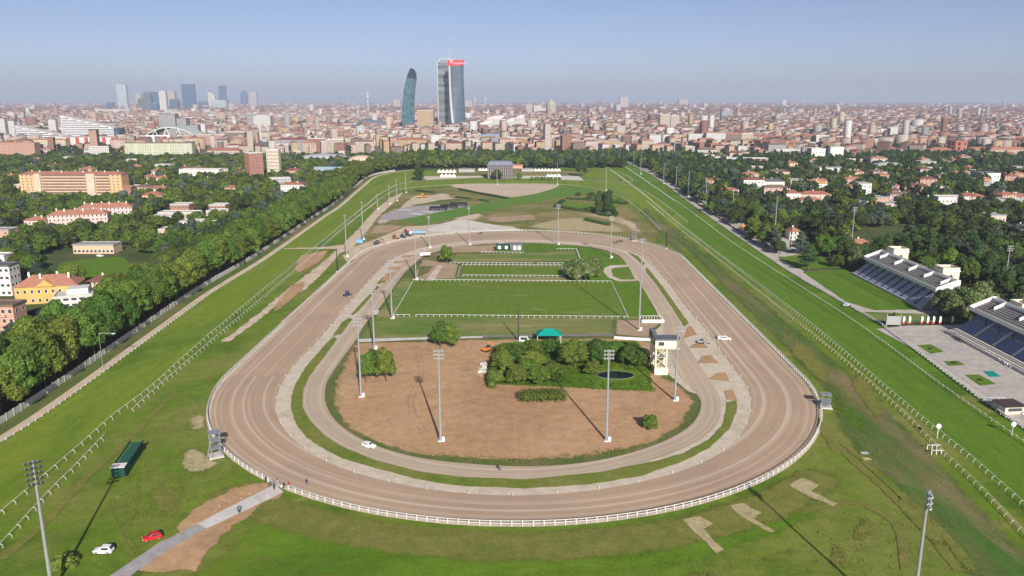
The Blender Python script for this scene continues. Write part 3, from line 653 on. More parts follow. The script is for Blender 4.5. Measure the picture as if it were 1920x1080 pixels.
def np_mesh(name, v, quads, tris, mat):
    me = bpy.data.meshes.new(name); nq, ntr = len(quads), len(tris)
    me.vertices.add(len(v)); me.vertices.foreach_set('co', np.asarray(v, np.float32).ravel())
    me.loops.add(nq*4 + ntr*3); me.loops.foreach_set('vertex_index', np.concatenate([np.asarray(quads).ravel(), np.asarray(tris).ravel()]).astype(np.int32))
    me.polygons.add(nq+ntr)
    me.polygons.foreach_set('loop_start', np.concatenate([np.arange(nq)*4, nq*4 + np.arange(ntr)*3]).astype(np.int32))
    me.update(calc_edges=True); me.validate()
    if mat is not None: me.materials.append(mat)
    return me
def lobes_for(kind, h, wd, seed):
    r = random.Random(seed); L = []
    if kind == 'round':       # broadleaf: a dome of bulges
        base = h*.24; ch = h-base; L.append(((0, 0, base+ch*.52), (wd*.36, wd*.36, ch*.42)))
        ex, ey = r.uniform(-.08, .08)*wd, r.uniform(-.08, .08)*wd
        for i in range(19):
            t = i*2.4 + r.uniform(-.6, .6); z = base + ch*(.12 + .74*(i/18) + r.uniform(-.06, .06)); rr = wd*.5*math.sin(math.pi*min(.97, max(.2, (z-base)/ch*.8+.22)))*.74
            s = wd*r.uniform(.10, .23); rr *= r.uniform(.8, 1.18); L.append(((ex + rr*math.cos(t), ey + rr*math.sin(t), z), (s, s, s*r.uniform(.7, 1.05))))
        L.append(((wd*.04, 0, h-wd*.15), (wd*.2, wd*.2, wd*.17)))
    elif kind == 'tall':      # poplar-like
        for i in range(9):
            z = h*(.16 + .78*i/8); s = wd*(.5 - .26*abs(i/8-.35)); L.append(((r.uniform(-.14, .14)*wd, r.uniform(-.14, .14)*wd, z), (s, s, h*.1)))
    elif kind == 'cedar':     # flat shelves
        for i in range(13):
            z = h*(.3 + .66*i/12); rr = wd*.46*(1.08 - i/12); t = i*2.4
            s = wd*.25*(1.15 - .6*i/12); L.append(((rr*.62*math.cos(t), rr*.62*math.sin(t), z), (s, s, h*.05)))
        L.append(((0, 0, h*.6), (wd*.22, wd*.22, h*.3)))
    elif kind == 'bush':
        L.append(((0, 0, h*.4), (wd*.36, wd*.36, h*.42)))
        for i in range(11):
            t = i*2.4; z = h*(.2 + .6*i/10); rr = wd*.36*(1 - .5*i/10); s = wd*r.uniform(.15, .22); L.append(((rr*math.cos(t), rr*math.sin(t), z), (s, s, s*.9)))
    if kind == 'bush' and h > 6: L = [((c[0], c[1], h*.2 + c[2]*.8), (a, b, d*.85)) for c, (a, b, d) in L]
    return L
def trunk_mesh(h, wd, seed):
    r = random.Random(seed); m = MB(); k = max(.16, wd*.026)
    m.tube([(0, 0, -.3), (0, 0, h*.12), (.04*wd*r.uniform(-1, 1), .03*wd, h*.3), (0, 0, h*.6)], [k*1.5, k, k*.8, k*.35], 7)
    for i in range(5):
        t = i*1.26 + r.uniform(-.3, .3); z = h*(.2 + .06*i); e = (wd*.3*math.cos(t), wd*.3*math.sin(t), z + h*.24)
        m.tube([(0, 0, z), (e[0]*.45, e[1]*.45, z + h*.09), e], [k*.5, k*.38, k*.15], 5)
    return m.mesh('trunk', MATS['bark'])
TREE = {}
def tree_kind(key, kind, h, wd, nleaf, size, mat, seed):
    v, f, cf = leaf_cloud(nleaf, size, lobes_for(kind, h, wd, seed), seed)
    TREE[key] = (np_mesh('crown', v, f, cf, MATS[mat]), trunk_mesh(h, wd, seed), h, wd)
for i in range(4): tree_kind(('avenue', i), 'round', 20, 13.5, 7600, .82, 'leaf_mid', 10+i)
for i in range(3): tree_kind(('park', i), 'round', 16, 13, 5200, .85, 'leaf_mid', 20+i)
for i in range(3): tree_kind(('dark', i), 'round', 17, 13, 5200, .85, 'leaf_dark', 30+i)
for i in range(3): tree_kind(('cedar', i), 'cedar', 20, 15, 5200, .85, 'leaf_dark', 40+i)
for i in range(2): tree_kind(('blue', i), 'cedar', 18, 13, 3200, 1.0, 'leaf_blue', 44+i)
for i in range(2): tree_kind(('light', i), 'round', 14, 11, 4200, .75, 'leaf_light', 50+i)
for i in range(2): tree_kind(('bloom', i), 'round', 11, 11, 3600, .75, 'leaf_bloom', 54+i)
for i in range(2): tree_kind(('poplar', i), 'tall', 17, 7, 2600, .8, 'leaf_dark', 58+i)
for i in range(3): tree_kind(('field', i), 'bush', 8, 8, 3200, .55, 'leaf_mid', 62+i)
for i in range(3): tree_kind(('shrub', i), 'bush', 4.6, 5.2, 1800, .42, 'leaf_light', 66+i)
def tree(name, key, loc, h, wd, label, group, rz=None):
    cm, tm, h0, w0 = TREE[key]
    t = thing(name, label, 'tree' if 'tree' in name else 'bush', loc, random.uniform(0, 6.28) if rz is None else rz, group)
    t.scale = (wd/w0, wd/w0, h/h0)
    link('trunk', tm, t); link('crown', cm, t); return t
MASS = []     # trees past the limit: (x, y, height, width, kind)

# avenue behind the boundary wall of the back straight: two staggered rows
AV = offset(LP, 13.2); AV2 = offset(LP, 23)
def along(pts, step, start=0.0):
    out = []; d = start
    acc = 0
    for a, b in zip(pts, pts[1:]):
        L = (b-a).length
        while d <= acc + L: out.append(a.lerp(b, (d-acc)/L)); d += step
        acc += L
    return out
AVL = 'leafy green avenue tree just behind the pale boundary wall of the long grass straight'
n_ind = 0
ORD = ['first', 'second', 'third', 'fourth', 'fifth', 'sixth', 'seventh', 'eighth', 'ninth', 'tenth', 'eleventh', 'twelfth', 'thirteenth', 'fourteenth', 'fifteenth', 'sixteenth', 'seventeenth', 'eighteenth', 'nineteenth', 'twentieth', 'next']
MARKS = [(265, 'the street lamp'), (330, 'the white modern house'), (400, 'the yellow house'), (480, 'the open green'), (570, 'the sand crossing'), (680, 'the terrace houses'), (800, 'the white villa'), (1e9, 'the brick tower')]
num = [0, 0]; cnt = {}
for row, (pts, st) in enumerate(((along(AV, 9.0, 2), 0), (along(AV2, 10.5, 6), 1))):
    for i, p in enumerate(pts):
        if p.y > 1250 or p.y < 70 or (row == 1 and 395 < p.y < 475): continue
        h = random.uniform(17.5, 24.5); wd = random.uniform(11.5, 17)
        q = p + Vector((random.uniform(-1.5, 1.5), random.uniform(-1.5, 1.5), 0))
        key = ('avenue', random.randrange(4))
        size = ('tall ' if h > 22.4 else 'low ' if h < 19.4 else '') + ('broad ' if wd > 15 else 'narrow ' if wd < 13.2 else '')
        num[row] += 1; far = p.y
        mark = next(m_ for y_, m_ in MARKS if far < y_); k_ = cnt.setdefault((row, mark), 0); cnt[(row, mark)] += 1
        lab = size + ('leafy ' if row == 0 else '') + 'TONE tree, %s past %s, %s' % (ORD[k_ % len(ORD)], mark, 'avenue front row' if row == 0 else 'avenue second row')
        if 190 < p.y < 900 and (row == 0 or p.y < 560):
            if random.random() < .16: key = ('light', random.randrange(2)); h *= .85
            tree('avenue_tree', key, q, h, wd, lab.replace('TONE', 'lime-green' if key[0] == 'light' else 'green'), 'front row of the avenue' if row == 0 else 'second row of the avenue'); n_ind += 1
        else: MASS.append((q.x, q.y, h, wd, 'mid'))

# keep-out boxes of buildings are collected here before the woods are planted
KEEP = []     # (x, y, radius)
def clear_of(x, y, r, keep=None):
    for (a, b, c) in (KEEP if keep is None else keep):
        if (a-x)**2 + (b-y)**2 < (c+r)**2: return False
    return True
def crowns(arr, nleaf, size, ico, name, mat, label, cat):
    global ICO
    ICO = ico; V_, Q_, T_ = [], [], []; off = 0
    for i, (x, y, h, wd, k) in enumerate(arr):
        lob = lobes_for({'cedar': 'cedar', 'tall': 'tall'}.get(k, 'round'), h, wd, i % 23)
        if len(lob) > 10: lob = lob[:1] + lob[1::2]
        v, f, c = leaf_cloud(nleaf, size, lob, i % 41)
        a = (i*1.7) % 6.28; ca, sa = math.cos(a), math.sin(a)
        v = np.stack([v[:, 0]*ca - v[:, 1]*sa + x, v[:, 0]*sa + v[:, 1]*ca + y, v[:, 2]], 1)
        V_.append(v); Q_.append(f+off); T_.append(c+off); off += len(v)
    ICO = ICO2
    o = link(name, np_mesh(name, np.concatenate(V_), np.concatenate(Q_), np.concatenate(T_), MATS[mat])); o['kind'] = 'stuff'
    return props(o, label, cat)
# ------------------------------------------------------------------ buildings
def facade(name, wall, pane=(.06,.07,.08), fx=3.2, fz=3.1, wx=.40, wz=.48, strength=.85, var=.1):
    """rendered wall with a regular grid of far windows (local coordinates, metres)"""
    if name in MATS: return MATS[name]
    m, n, l, b = _new(name)
    tc = n.new('ShaderNodeTexCoord').outputs['Object']; sep = n.new('ShaderNodeSeparateXYZ'); l.new(tc, sep.inputs[0])
    def mth(op, a, c=None):
        x = n.new('ShaderNodeMath'); x.operation = op
        for i, q in enumerate((a, c)):
            if q is None: continue
            if hasattr(q, 'is_linked'): l.new(q, x.inputs[i])
            else: x.inputs[i].default_value = q
        return x.outputs[0]
    u = mth('ADD', sep.outputs[0], sep.outputs[1])
    fu = mth('FRACT', mth('DIVIDE', u, fx)); fv = mth('FRACT', mth('DIVIDE', sep.outputs[2], fz))
    mk = mth('MULTIPLY', mth('LESS_THAN', mth('ABSOLUTE', mth('SUBTRACT', fu, .5)), wx/2), mth('LESS_THAN', mth('ABSOLUTE', mth('SUBTRACT', fv, .55)), wz/2))
    g = n.new('ShaderNodeNewGeometry'); sn = n.new('ShaderNodeSeparateXYZ'); l.new(g.outputs['Normal'], sn.inputs[0])
    mk = mth('MULTIPLY', mk, mth('LESS_THAN', mth('ABSOLUTE', sn.outputs[2]), .5)); mk = mth('MULTIPLY', mk, strength)
    t = noise(n, l, .12, 4, .6, tc); r = ramp(n, [(.3, tuple(x*(1-var) for x in wall)), (.7, tuple(x*(1+var) for x in wall))]); l.new(t.outputs[0], r.inputs[0])
    l.new(mixc(n, l, mk, r.outputs[0], pane), b.inputs['Base Color']); b.inputs['Roughness'].default_value = .8; b.inputs['Specular IOR Level'].default_value = .2
    MATS[name] = m; return m
WALL = {'cream': (.60,.50,.37), 'pink': (.62,.42,.34), 'white': (.70,.68,.64), 'ochre': (.62,.42,.18), 'brick': (.40,.17,.11), 'grey': (.40,.40,.40), 'salmon': (.60,.34,.23),
        'yellow': (.66,.42,.10), 'green': (.55,.58,.42), 'rose': (.66,.50,.45), 'peach': (.66,.46,.30), 'brown': (.30,.20,.15), 'red': (.45,.08,.06)}
ROOF = {'terracotta': (.36,.13,.075), 'rust': (.42,.17,.10), 'maroon': (.22,.075,.06), 'slate': (.12,.12,.13), 'pale': (.55,.53,.50), 'grey': (.33,.32,.31), 'copper': (.36,.50,.42), 'blue': (.25,.33,.45), 'brown': (.20,.13,.10)}
def tone(c, sat, val):
    g_ = sum(c)/3; return tuple(val*(g_ + (x-g_)*sat) for x in c)
WALL = {k: tone(c, .9, .88) for k, c in WALL.items()}
CITY = {k: tone(c, .78, .80) for k, c in WALL.items()}; ROOF = {k: tone(c, .85, .95) for k, c in ROOF.items()}; CROOF = {k: tone(c, .85, .9) for k, c in ROOF.items()}
for k, c in WALL.items(): plain('wall_'+k, c, .85, .10, .25)
for k, c in ROOF.items(): plain('roof_'+k, c, .85, .18, .6, bump=.2)
plain('trim_white', (.72,.70,.66), .7, .06); plain('dark_metal', (.06,.06,.065), .5, .1); plain('steel', (.42,.44,.46), .45, .08, 1, .3); plain('black_pole', (.02,.02,.022), .5, .1)
plain('shutter_green', (.06,.10,.07), .7, .1); plain('solar', (.03,.035,.05), .25, .1)
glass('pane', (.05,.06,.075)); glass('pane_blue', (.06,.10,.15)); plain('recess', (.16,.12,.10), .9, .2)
def roof_mesh(kind, w_, d, h, rh, ov=.5):
    m = MB(); a, b = w_/2+ov, d/2+ov
    if kind == 'flat':
        m.box(-w_/2+.1, w_/2-.1, -d/2+.1, d/2-.1, h-.2, h+.12)
        for (x0, x1, y0, y1) in ((-a+.3, a-.3, -b+.3, -b+.75), (-a+.3, a-.3, b-.75, b-.3), (-a+.3, -a+.75, -b+.75, b-.75), (a-.75, a-.3, -b+.75, b-.75)): m.box(x0, x1, y0, y1, h-.35, h+.7)
        return m
    r0 = max(.5, a-b) if kind == 'hip' else a
    m.add([(-a,-b,h),(a,-b,h),(a,b,h),(-a,b,h),(-r0,0,h+rh),(r0,0,h+rh),(-a,-b,h-.25),(a,-b,h-.25),(a,b,h-.25),(-a,b,h-.25)],
          [(0,1,5,4),(2,3,4,5),(1,2,5),(3,0,4),(6,7,1,0),(7,8,2,1),(8,9,3,2),(9,6,0,3),(9,8,7,6)])
    return m
WINM = {}
def win_mesh(w_, h, mat='pane'):
    k = (round(w_, 2), round(h, 2), mat)
    if k not in WINM:
        m = MB(); m.box(-w_/2, w_/2, -.02, .05, 0, h); m.cur = 1
        m.box(-w_/2-.12, w_/2+.12, -.10, .05, -.14, 0); m.box(-w_/2-.1, -w_/2, -.06, .05, 0, h+.1); m.box(w_/2, w_/2+.1, -.06, .05, 0, h+.1); m.box(-w_/2, w_/2, -.06, .05, h, h+.1)
        WINM[k] = m.mesh('window', [MATS[mat], MATS['trim_white']])
    return WINM[k]
def windows(t, w_, d, h, floors, cols, ww=1.3, wh=1.5, sides='fr', z0=1.0, mat='pane', scols=None):
    fh = h/floors
    for f in range(floors):
        z = z0 + f*fh
        for s in sides:
            n = cols if s in 'fb' else (scols or max(1, round(d/4)))
            L = w_ if s in 'fb' else d
            for c in range(n):
                q = -L/2 + L*(c+.5)/n; o = link('window', win_mesh(ww, wh, mat), t)
                if s == 'f': o.location = (q, -d/2, z)
                elif s == 'b': o.location = (q, d/2, z); o.rotation_euler.z = math.pi
                elif s == 'r': o.location = (w_/2, q, z); o.rotation_euler.z = math.pi/2
                else: o.location = (-w_/2, q, z); o.rotation_euler.z = -math.pi/2
BL = []
def block(name, label, ul, ur, vb, vt, depth, wall='cream', roof='terracotta', kind='hip', rh=3.0, floors=0, cols=0, win=(1.3, 1.5), sides='fr', turn=None, group=None, cat='building', vr=None, wmat=None, balcony=None, chim=0, keep=True, roofmat=None, scols=None, hh=None):
    """a building whose camera-side front spans ul..ur on the ground row vb and whose eaves reach row vt"""
    A = P(ul, vb); B = P(ur, vr or vb); w_ = (B-A).length; mid = (A+B)/2; h = hgt((ul+ur)/2, vt, mid) if hh is None else hh
    rz = math.atan2(B.y-A.y, B.x-A.x) if turn is None else turn
    c = mid + Vector((-math.sin(rz), math.cos(rz), 0))*depth/2
    t = thing(name, label, cat, c, rz, group)
    MB().box(-w_/2, w_/2, -depth/2, depth/2, -.3, h-.01).build('wall', wmat or MATS['wall_'+wall], t)
    ro = roof_mesh(kind, w_, depth, h, rh).build('roof', roofmat or MATS['roof_'+roof], t)
    for i in range(chim):
        x = -w_/2 + w_*(i+.7)/(chim+.4); y = depth*.16*(-1)**i
        MB().box(x-.45, x+.45, y-.35, y+.35, h+rh*.3, h+rh+1.0).build('chimney', MATS['trim_white'], ro)
    if floors and cols: windows(t, w_, depth, h, floors, cols, *win, sides=sides, scols=scols)
    if balcony:
        fh = h/floors
        for f in range(1, floors):
            for (a, b) in balcony:
                x0, x1 = -w_/2 + w_*a, -w_/2 + w_*b
                bo = MB().box(x0, x1, -depth/2-1.4, -depth/2+.0, f*fh-.15, f*fh+.05).build('balcony', MATS['trim_white'], t)
                MB().box(x0, x1, -depth/2-1.45, -depth/2-1.38, f*fh+.05, f*fh+1.0).build('parapet', MATS['wall_'+wall], bo)
    if keep:
        r = max(w_, depth)/2; n = max(1, int(w_/max(depth, 8)))
        for i in range(n):
            x = -w_/2 + w_*(i+.5)/n; KEEP.append((c.x + x*math.cos(rz), c.y + x*math.sin(rz), min(r, depth/2+w_/(2*n))))
        if vb > 290:      # keep trees from hiding it: the strip in front of it
            for k in (1, 2):
                for i in range(n):
                    x = -w_/2 + w_*(i+.5)/n; y = -depth/2 - 9*k
                    KEEP.append((c.x + x*math.cos(rz) - y*math.sin(rz), c.y + x*math.sin(rz) + y*math.cos(rz), 5))
    BL.append((c.x, c.y, label))
    return t, w_, depth, h

# --- back-straight side, near to far
t, w_, d, h = block('apartment_house', 'grey white flat-roofed apartment house with orange edges standing past the orange flats', -40, 24, 555, 499, 9, 'white', 'slate', 'flat', floors=4, cols=6, win=(1.6, 1.4), sides='fr', cat='house', scols=3)
t, w_, d, h = block('apartment_house', 'salmon apartment house with open stairwell balconies and brown roof near the avenue', -30, 34, 645, 574, 9, 'salmon', 'brown', 'flat', floors=4, cols=5, win=(1.4, 1.6), sides='fr', cat='house', balcony=((.55, .8),))
t, w_, d, h = block('yellow_house', 'long yellow house with red tiled roof and central gable', 30, 148, 572, 536, 14, 'yellow', 'rust', 'hip', 4.5, 2, 9, (1.1, 1.6), 'fr', cat='house', chim=4, vr=566)
gb = MB(); gb.add([(-4.2,-d/2-.9,h-.2),(4.2,-d/2-.9,h-.2),(0,-d/2-.9,h+3.2),(-4.2,0,h-.2),(4.2,0,h-.2),(0,0,h+3.2)], [(0,1,2),(0,2,5,3),(1,4,5,2),(3,5,4),(0,3,4,1)]).build('gable', [MATS['wall_yellow']], t)
block('small_house', 'small cream house with dark solar roof behind the yellow house', 163, 206, 547, 528, 10, 'cream', 'maroon', 'hip', 2.4, 2, 4, (1.0, 1.4), 'fr', cat='house', chim=1)
t, w_, d, h = block('white_house', 'white modern flat-roofed house with ribbon windows by the avenue', 103, 178, 580, 556, 15, 'white', 'pale', 'flat', floors=2, cols=5, win=(2.4, 1.2), sides='fr', cat='house', vr=574)
MB().box(-w_*.2, w_*.35, -d*.25, d*.35, h+.1, h+3).build('penthouse', MATS['wall_white'], t)
t, w_, d, h = block('white_house', 'white house with one red end wall and slanted solar roof', 84, 133, 622, 585, 11, 'white', 'slate', 'gable', 2.5, 3, 4, (1.2, 1.5), 'fr', cat='house', vr=606, roofmat=MATS['solar'])
MB().box(-w_/2-.12, -w_/2+.02, -d/2, d/2, 0, h).build('red_panel', MATS['wall_red'], t)
block('low_pavilion', 'low orange pavilion with flat grey roof beside the open green', 138, 214, 476, 460, 12, 'peach', 'grey', 'flat', floors=1, cols=10, win=(1.6, 1.6), sides='f', cat='pavilion')
block('garage_shed', 'tiny white flat shed at the tree edge', -20, 12, 512, 480, 9, 'white', 'pale', 'flat', floors=2, cols=3, cat='shed')
block('apartment_house', 'orange flat-roofed house half hidden by dark trees', -30, 20, 462, 432, 12, 'salmon', 'grey', 'flat', floors=3, cols=4, cat='house')
PB = 'pink apartment block with red hipped roof, '
block('apartment_block', PB + 'upper and longer of the pair', 147, 250, 418, 389, 13, 'rose', 'rust', 'hip', 3.2, 4, 14, (1.0, 1.5), 'fr', chim=6, scols=3, vr=414)
block('apartment_block', PB + 'the one beside the small red-roofed house', 92, 204, 432, 402, 13, 'rose', 'rust', 'hip', 3.2, 4, 14, (1.0, 1.5), 'fr', chim=6, scols=3, vr=428)
block('small_house', 'small pink house with red hipped roof at the end of the pink blocks', 47, 88, 432, 413, 12, 'rose', 'rust', 'hip', 2.4, 2, 6, (1.0, 1.4), 'fr', cat='house', chim=2)
block('low_block', 'white flat-roofed low block with brown edge among dark trees', 20, 52, 408, 395, 10, 'white', 'brown', 'flat', floors=2, cols=5, cat='house')
# the big orange slab with open galleries
t, w_, d, h = block('apartment_slab', 'long orange apartment slab with eight rows of open galleries and red roof', 42, 232, 376, 327, 16, 'ochre', 'rust', 'hip', 2.6, sides='fr', wmat=plain('wall_orange', (.58,.38,.20), .85, .08, .2), chim=9)
fl = 9; fh = h/fl
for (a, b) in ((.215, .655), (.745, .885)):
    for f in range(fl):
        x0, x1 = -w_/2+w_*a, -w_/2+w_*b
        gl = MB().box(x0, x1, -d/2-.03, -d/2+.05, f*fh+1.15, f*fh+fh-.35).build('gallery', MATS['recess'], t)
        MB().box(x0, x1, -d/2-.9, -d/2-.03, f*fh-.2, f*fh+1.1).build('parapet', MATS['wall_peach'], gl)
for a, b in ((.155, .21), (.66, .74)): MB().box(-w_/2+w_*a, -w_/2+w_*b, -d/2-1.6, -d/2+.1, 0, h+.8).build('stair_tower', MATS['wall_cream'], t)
for f in range(fl):
    for a in (.03, .075, .115, .92, .965): link('window', win_mesh(1.3, 1.4), t).location = (-w_/2+w_*a, -d/2, f*fh+1.1)
block('brick_shed', 'brick annex with red roof against the orange slab', 233, 247, 376, 352, 12, 'brick', 'rust', 'gable', 2, 3, 2, cat='house')
block('villa', 'orange villa with red roof among round trees', 268, 305, 384, 366, 12, 'peach', 'terracotta', 'hip', 3, 2, 4, sides='fr', cat='house', chim=1)
for i, (a, b, vb, vt, wl, lab) in enumerate(((297, 345, 442, 431, 'pink', 'first'), (365, 418, 432, 419, 'salmon', 'second'), (337, 380, 428, 416, 'white', 'third'), (283, 322, 418, 406, 'rose', 'fourth'), (297, 370, 410, 399, 'cream', 'fifth'), (387, 445, 405, 396, 'rose', 'sixth'), (320, 355, 400, 384, 'brick', 'seventh'), (393, 423, 400, 385, 'brick', 'eighth'))):
    o = ['tucked against the avenue', 'with salmon walls at the foot of the terraces', 'white, wedged in the middle of the terraces', 'with rose walls beside a round tree', 'longest and cream coloured', 'with rose walls touching the avenue', 'taller, of red brick with white roof edge', 'taller, of red brick, next to a dark tree'][i]
    block('terrace_house', 'low terrace house with pale flat roof, ' + o, a, b, vb, vt, 13, wl, 'pale', 'flat', floors=max(1, round((vb-vt)/8)), cols=max(3, (b-a)//7), win=(1.5, 1.3), sides='f', cat='house')
block('villa', 'cream villa with dark red roof half hidden in the dense trees', 422, 446, 366, 352, 11, 'cream', 'terracotta', 'hip', 2.5, 2, 4, cat='house')
block('villa', 'white villa with terracotta roof right behind the avenue crowns', 527, 570, 366, 346, 12, 'white', 'terracotta', 'hip', 2.4, 3, 8, (1.0, 1.3), 'fr', cat='house', chim=2)
block('low_block', 'pale low block with brick end and flat roof in the woods', 337, 412, 336, 318, 14, 'white', 'pale', 'flat', floors=2, cols=12, cat='house')
block('brick_wing', 'brick red wing between pale low blocks in the woods', 357, 372, 334, 318, 15.2, 'brick', 'rust', 'gable', 1, 2, 3, cat='house')
t, w_, d, h = block('brick_tower', 'red brick apartment tower with white balconies above the woods', 470, 496, 340, 287, 11, 'brick', 'pale', 'flat', floors=8, cols=5, win=(1.6, 1.5), sides='fr', balcony=((.42, .62),), vr=338)
block('apartment_tower', 'cream apartment tower joined behind the red brick one', 502, 525, 333, 281, 10, 'cream', 'pale', 'flat', floors=8, cols=6, win=(1.4, 1.4), sides='fr')
# --- mid distance landmarks behind the woods
def fac(k, **kw): return facade('facade_'+k, CITY[k], **kw)
block('pink_block', 'pink brick apartment block with pale stair towers at the wood edge', -30, 68, 300, 268, 16, wmat=facade('fac_pinkb', (.44,.27,.21)), roof='rust', kind='flat')
block('pink_block', 'cream apartment block with pink end wall behind the woods', 50, 125, 284, 262, 14, wmat=facade('fac_creamb', (.50,.44,.33)), roof='rust', kind='hip', rh=2)
t, w_, d, h = block('striped_block', 'white apartment block with red vertical bays below the white wedge offices', 118, 218, 280, 257, 14, wmat=facade('fac_striped', (.66,.60,.55)), roof='grey', kind='flat')
for i in range(6): MB().box(-w_/2+w_*(i+.55)/6, -w_/2+w_*(i+.95)/6, -d/2-.5, -d/2+.1, 0, h-.5).build('red_bay', MATS['wall_red'], t)
t, w_, d, h = block('green_block', 'long pale green apartment block with dark loggias above the woods', 237, 362, 298, 268, 15, wmat=facade('fac_green', (.48,.50,.37), fx=4, wx=.5, wz=.35), roof='brown', kind='flat')
for i in range(4): MB().box(-w_/2+w_*(i+.62)/4-2, -w_/2+w_*(i+.62)/4+2, -d/2-.4, -d/2+.1, 0, h-2).build('stair_bay', MATS['wall_green'], t)
# wedge offices: sloping roofs with ribbon windows
def wedge(label, ul, ur, vb, vl, vr_, depth, mat):
    A, B = P(ul, vb), P(ur, vb); w_ = (B-A).length; mid = (A+B)/2; rz = math.atan2(B.y-A.y, B.x-A.x)
    hl, hr = hgt(ul, vl, A), hgt(ur, vr_, B); c = mid + Vector((-math.sin(rz), math.cos(rz), 0))*depth/2
    t = thing('wedge_office', label, 'office', c, rz, 'wedge offices')
    z = lambda x: hl + (hr-hl)*(x/w_+.5)
    MB().add([(-w_/2,-depth/2,0),(w_/2,-depth/2,0),(w_/2,depth/2,0),(-w_/2,depth/2,0),(-w_/2,-depth/2,hl),(w_/2,-depth/2,hr),(w_/2,depth/2,hr),(-w_/2,depth/2,hl)],
             [(3,2,1,0),(0,1,5,4),(1,2,6,5),(2,3,7,6),(3,0,4,7)]).build('wall', mat, t)
    MB().add([(-w_/2-1,-depth/2-1,hl),(w_/2+1,-depth/2-1,hr),(w_/2+1,depth/2+1,hr),(-w_/2-1,depth/2+1,hl),(-w_/2-1,-depth/2-1,hl+1.2),(w_/2+1,-depth/2-1,hr+1.2),(w_/2+1,depth/2+1,hr+1.2),(-w_/2-1,depth/2+1,hl+1.2)],
             [(3,2,1,0),(4,5,6,7),(0,1,5,4),(1,2,6,5),(2,3,7,6),(3,0,4,7)]).build('roof', MATS['roof_pale'], t)
    f = 0
    while f*4.2+4 < hl:
        zz = f*4.2+1.6; x1 = w_/2-1 if zz+1.8 < hr else -w_/2 + w_*(hl-zz-2.5)/(hl-hr)
        if x1 > -w_/2+3: MB().box(-w_/2+.8, x1, -depth/2-.05, -depth/2+.1, zz, zz+1.9).build('ribbon_window', MATS['pane_blue'], t)
        f += 1
    KEEP.append((c.x, c.y, w_*.45)); KEEP.append((c.x-w_*.35, c.y, w_*.25)); KEEP.append((c.x+w_*.35, c.y, w_*.25))
wedge('white office building shaped as a tall wedge, sloping down towards the arena', 119, 216, 268, 217, 240, 30, MATS['wall_white'])
wedge('lower grey-white wedge office in front of the slim towers', 33, 122, 270, 236, 256, 30, MATS['wall_white'])
t, w_, d, h = block('dark_office', 'dark glass end block attached to the tall white wedge', 216, 226, 272, 241, 30, wmat=MATS['pane_blue'], roof='slate', kind='flat')
# arena with arched truss roof
A, B = P(276, 272), P(365, 272); w_ = (B-A).length; c = (A+B)/2 + Vector((0, 30, 0)); t = thing('sports_arena', 'arena with pale green arched roof carried by an open truss', 'arena', c); he = hgt(320, 252, c); hp = hgt(318, 237, c)
MB().box(-w_/2+6, w_/2-6, -28, 28, 0, he-4).build('wall', plain('arena_wall', (.20,.15,.15), .8), t)
n = 16; top = [(-w_/2 + w_*i/n, he + (hp-he)*math.sin(math.pi*i/n)**.8) for i in range(n+1)]
r_ = MB()
for (x0, z0), (x1, z1) in zip(top, top[1:]): r_.add([(x0,-32,z0),(x1,-32,z1),(x1,32,z1),(x0,32,z0),(x0,-32,z0-2.2),(x1,-32,z1-2.2),(x1,32,z1-2.2),(x0,32,z0-2.2)], [(0,1,2,3),(7,6,5,4),(0,4,5,1),(2,6,7,3),(1,5,6,2),(3,7,4,0)])
ro = r_.build('roof', plain('arena_roof', (.46,.54,.48), .6), t)
MB().box(-w_/2, w_/2, -33, -31.5, he-3, he-.5).build('roof_beam', MATS['trim_white'], t)
for i in range(2, n-1, 2): MB().bar((top[i][0], -32, he-2), (top[i+(1 if i % 4 else -1)][0], -32, top[i][1]-1), .7).build('truss_bar', MATS['trim_white'], t)
for x in (-w_*.36, -.02*w_, w_*.36): MB().bar((x, -31, 0), (x, -31, he-2), 4, n=10).build('pier', MATS['trim_white'], t)
KEEP += [(c.x, c.y, w_*.42), (c.x-w_*.3, c.y, 35), (c.x+w_*.3, c.y, 35)]
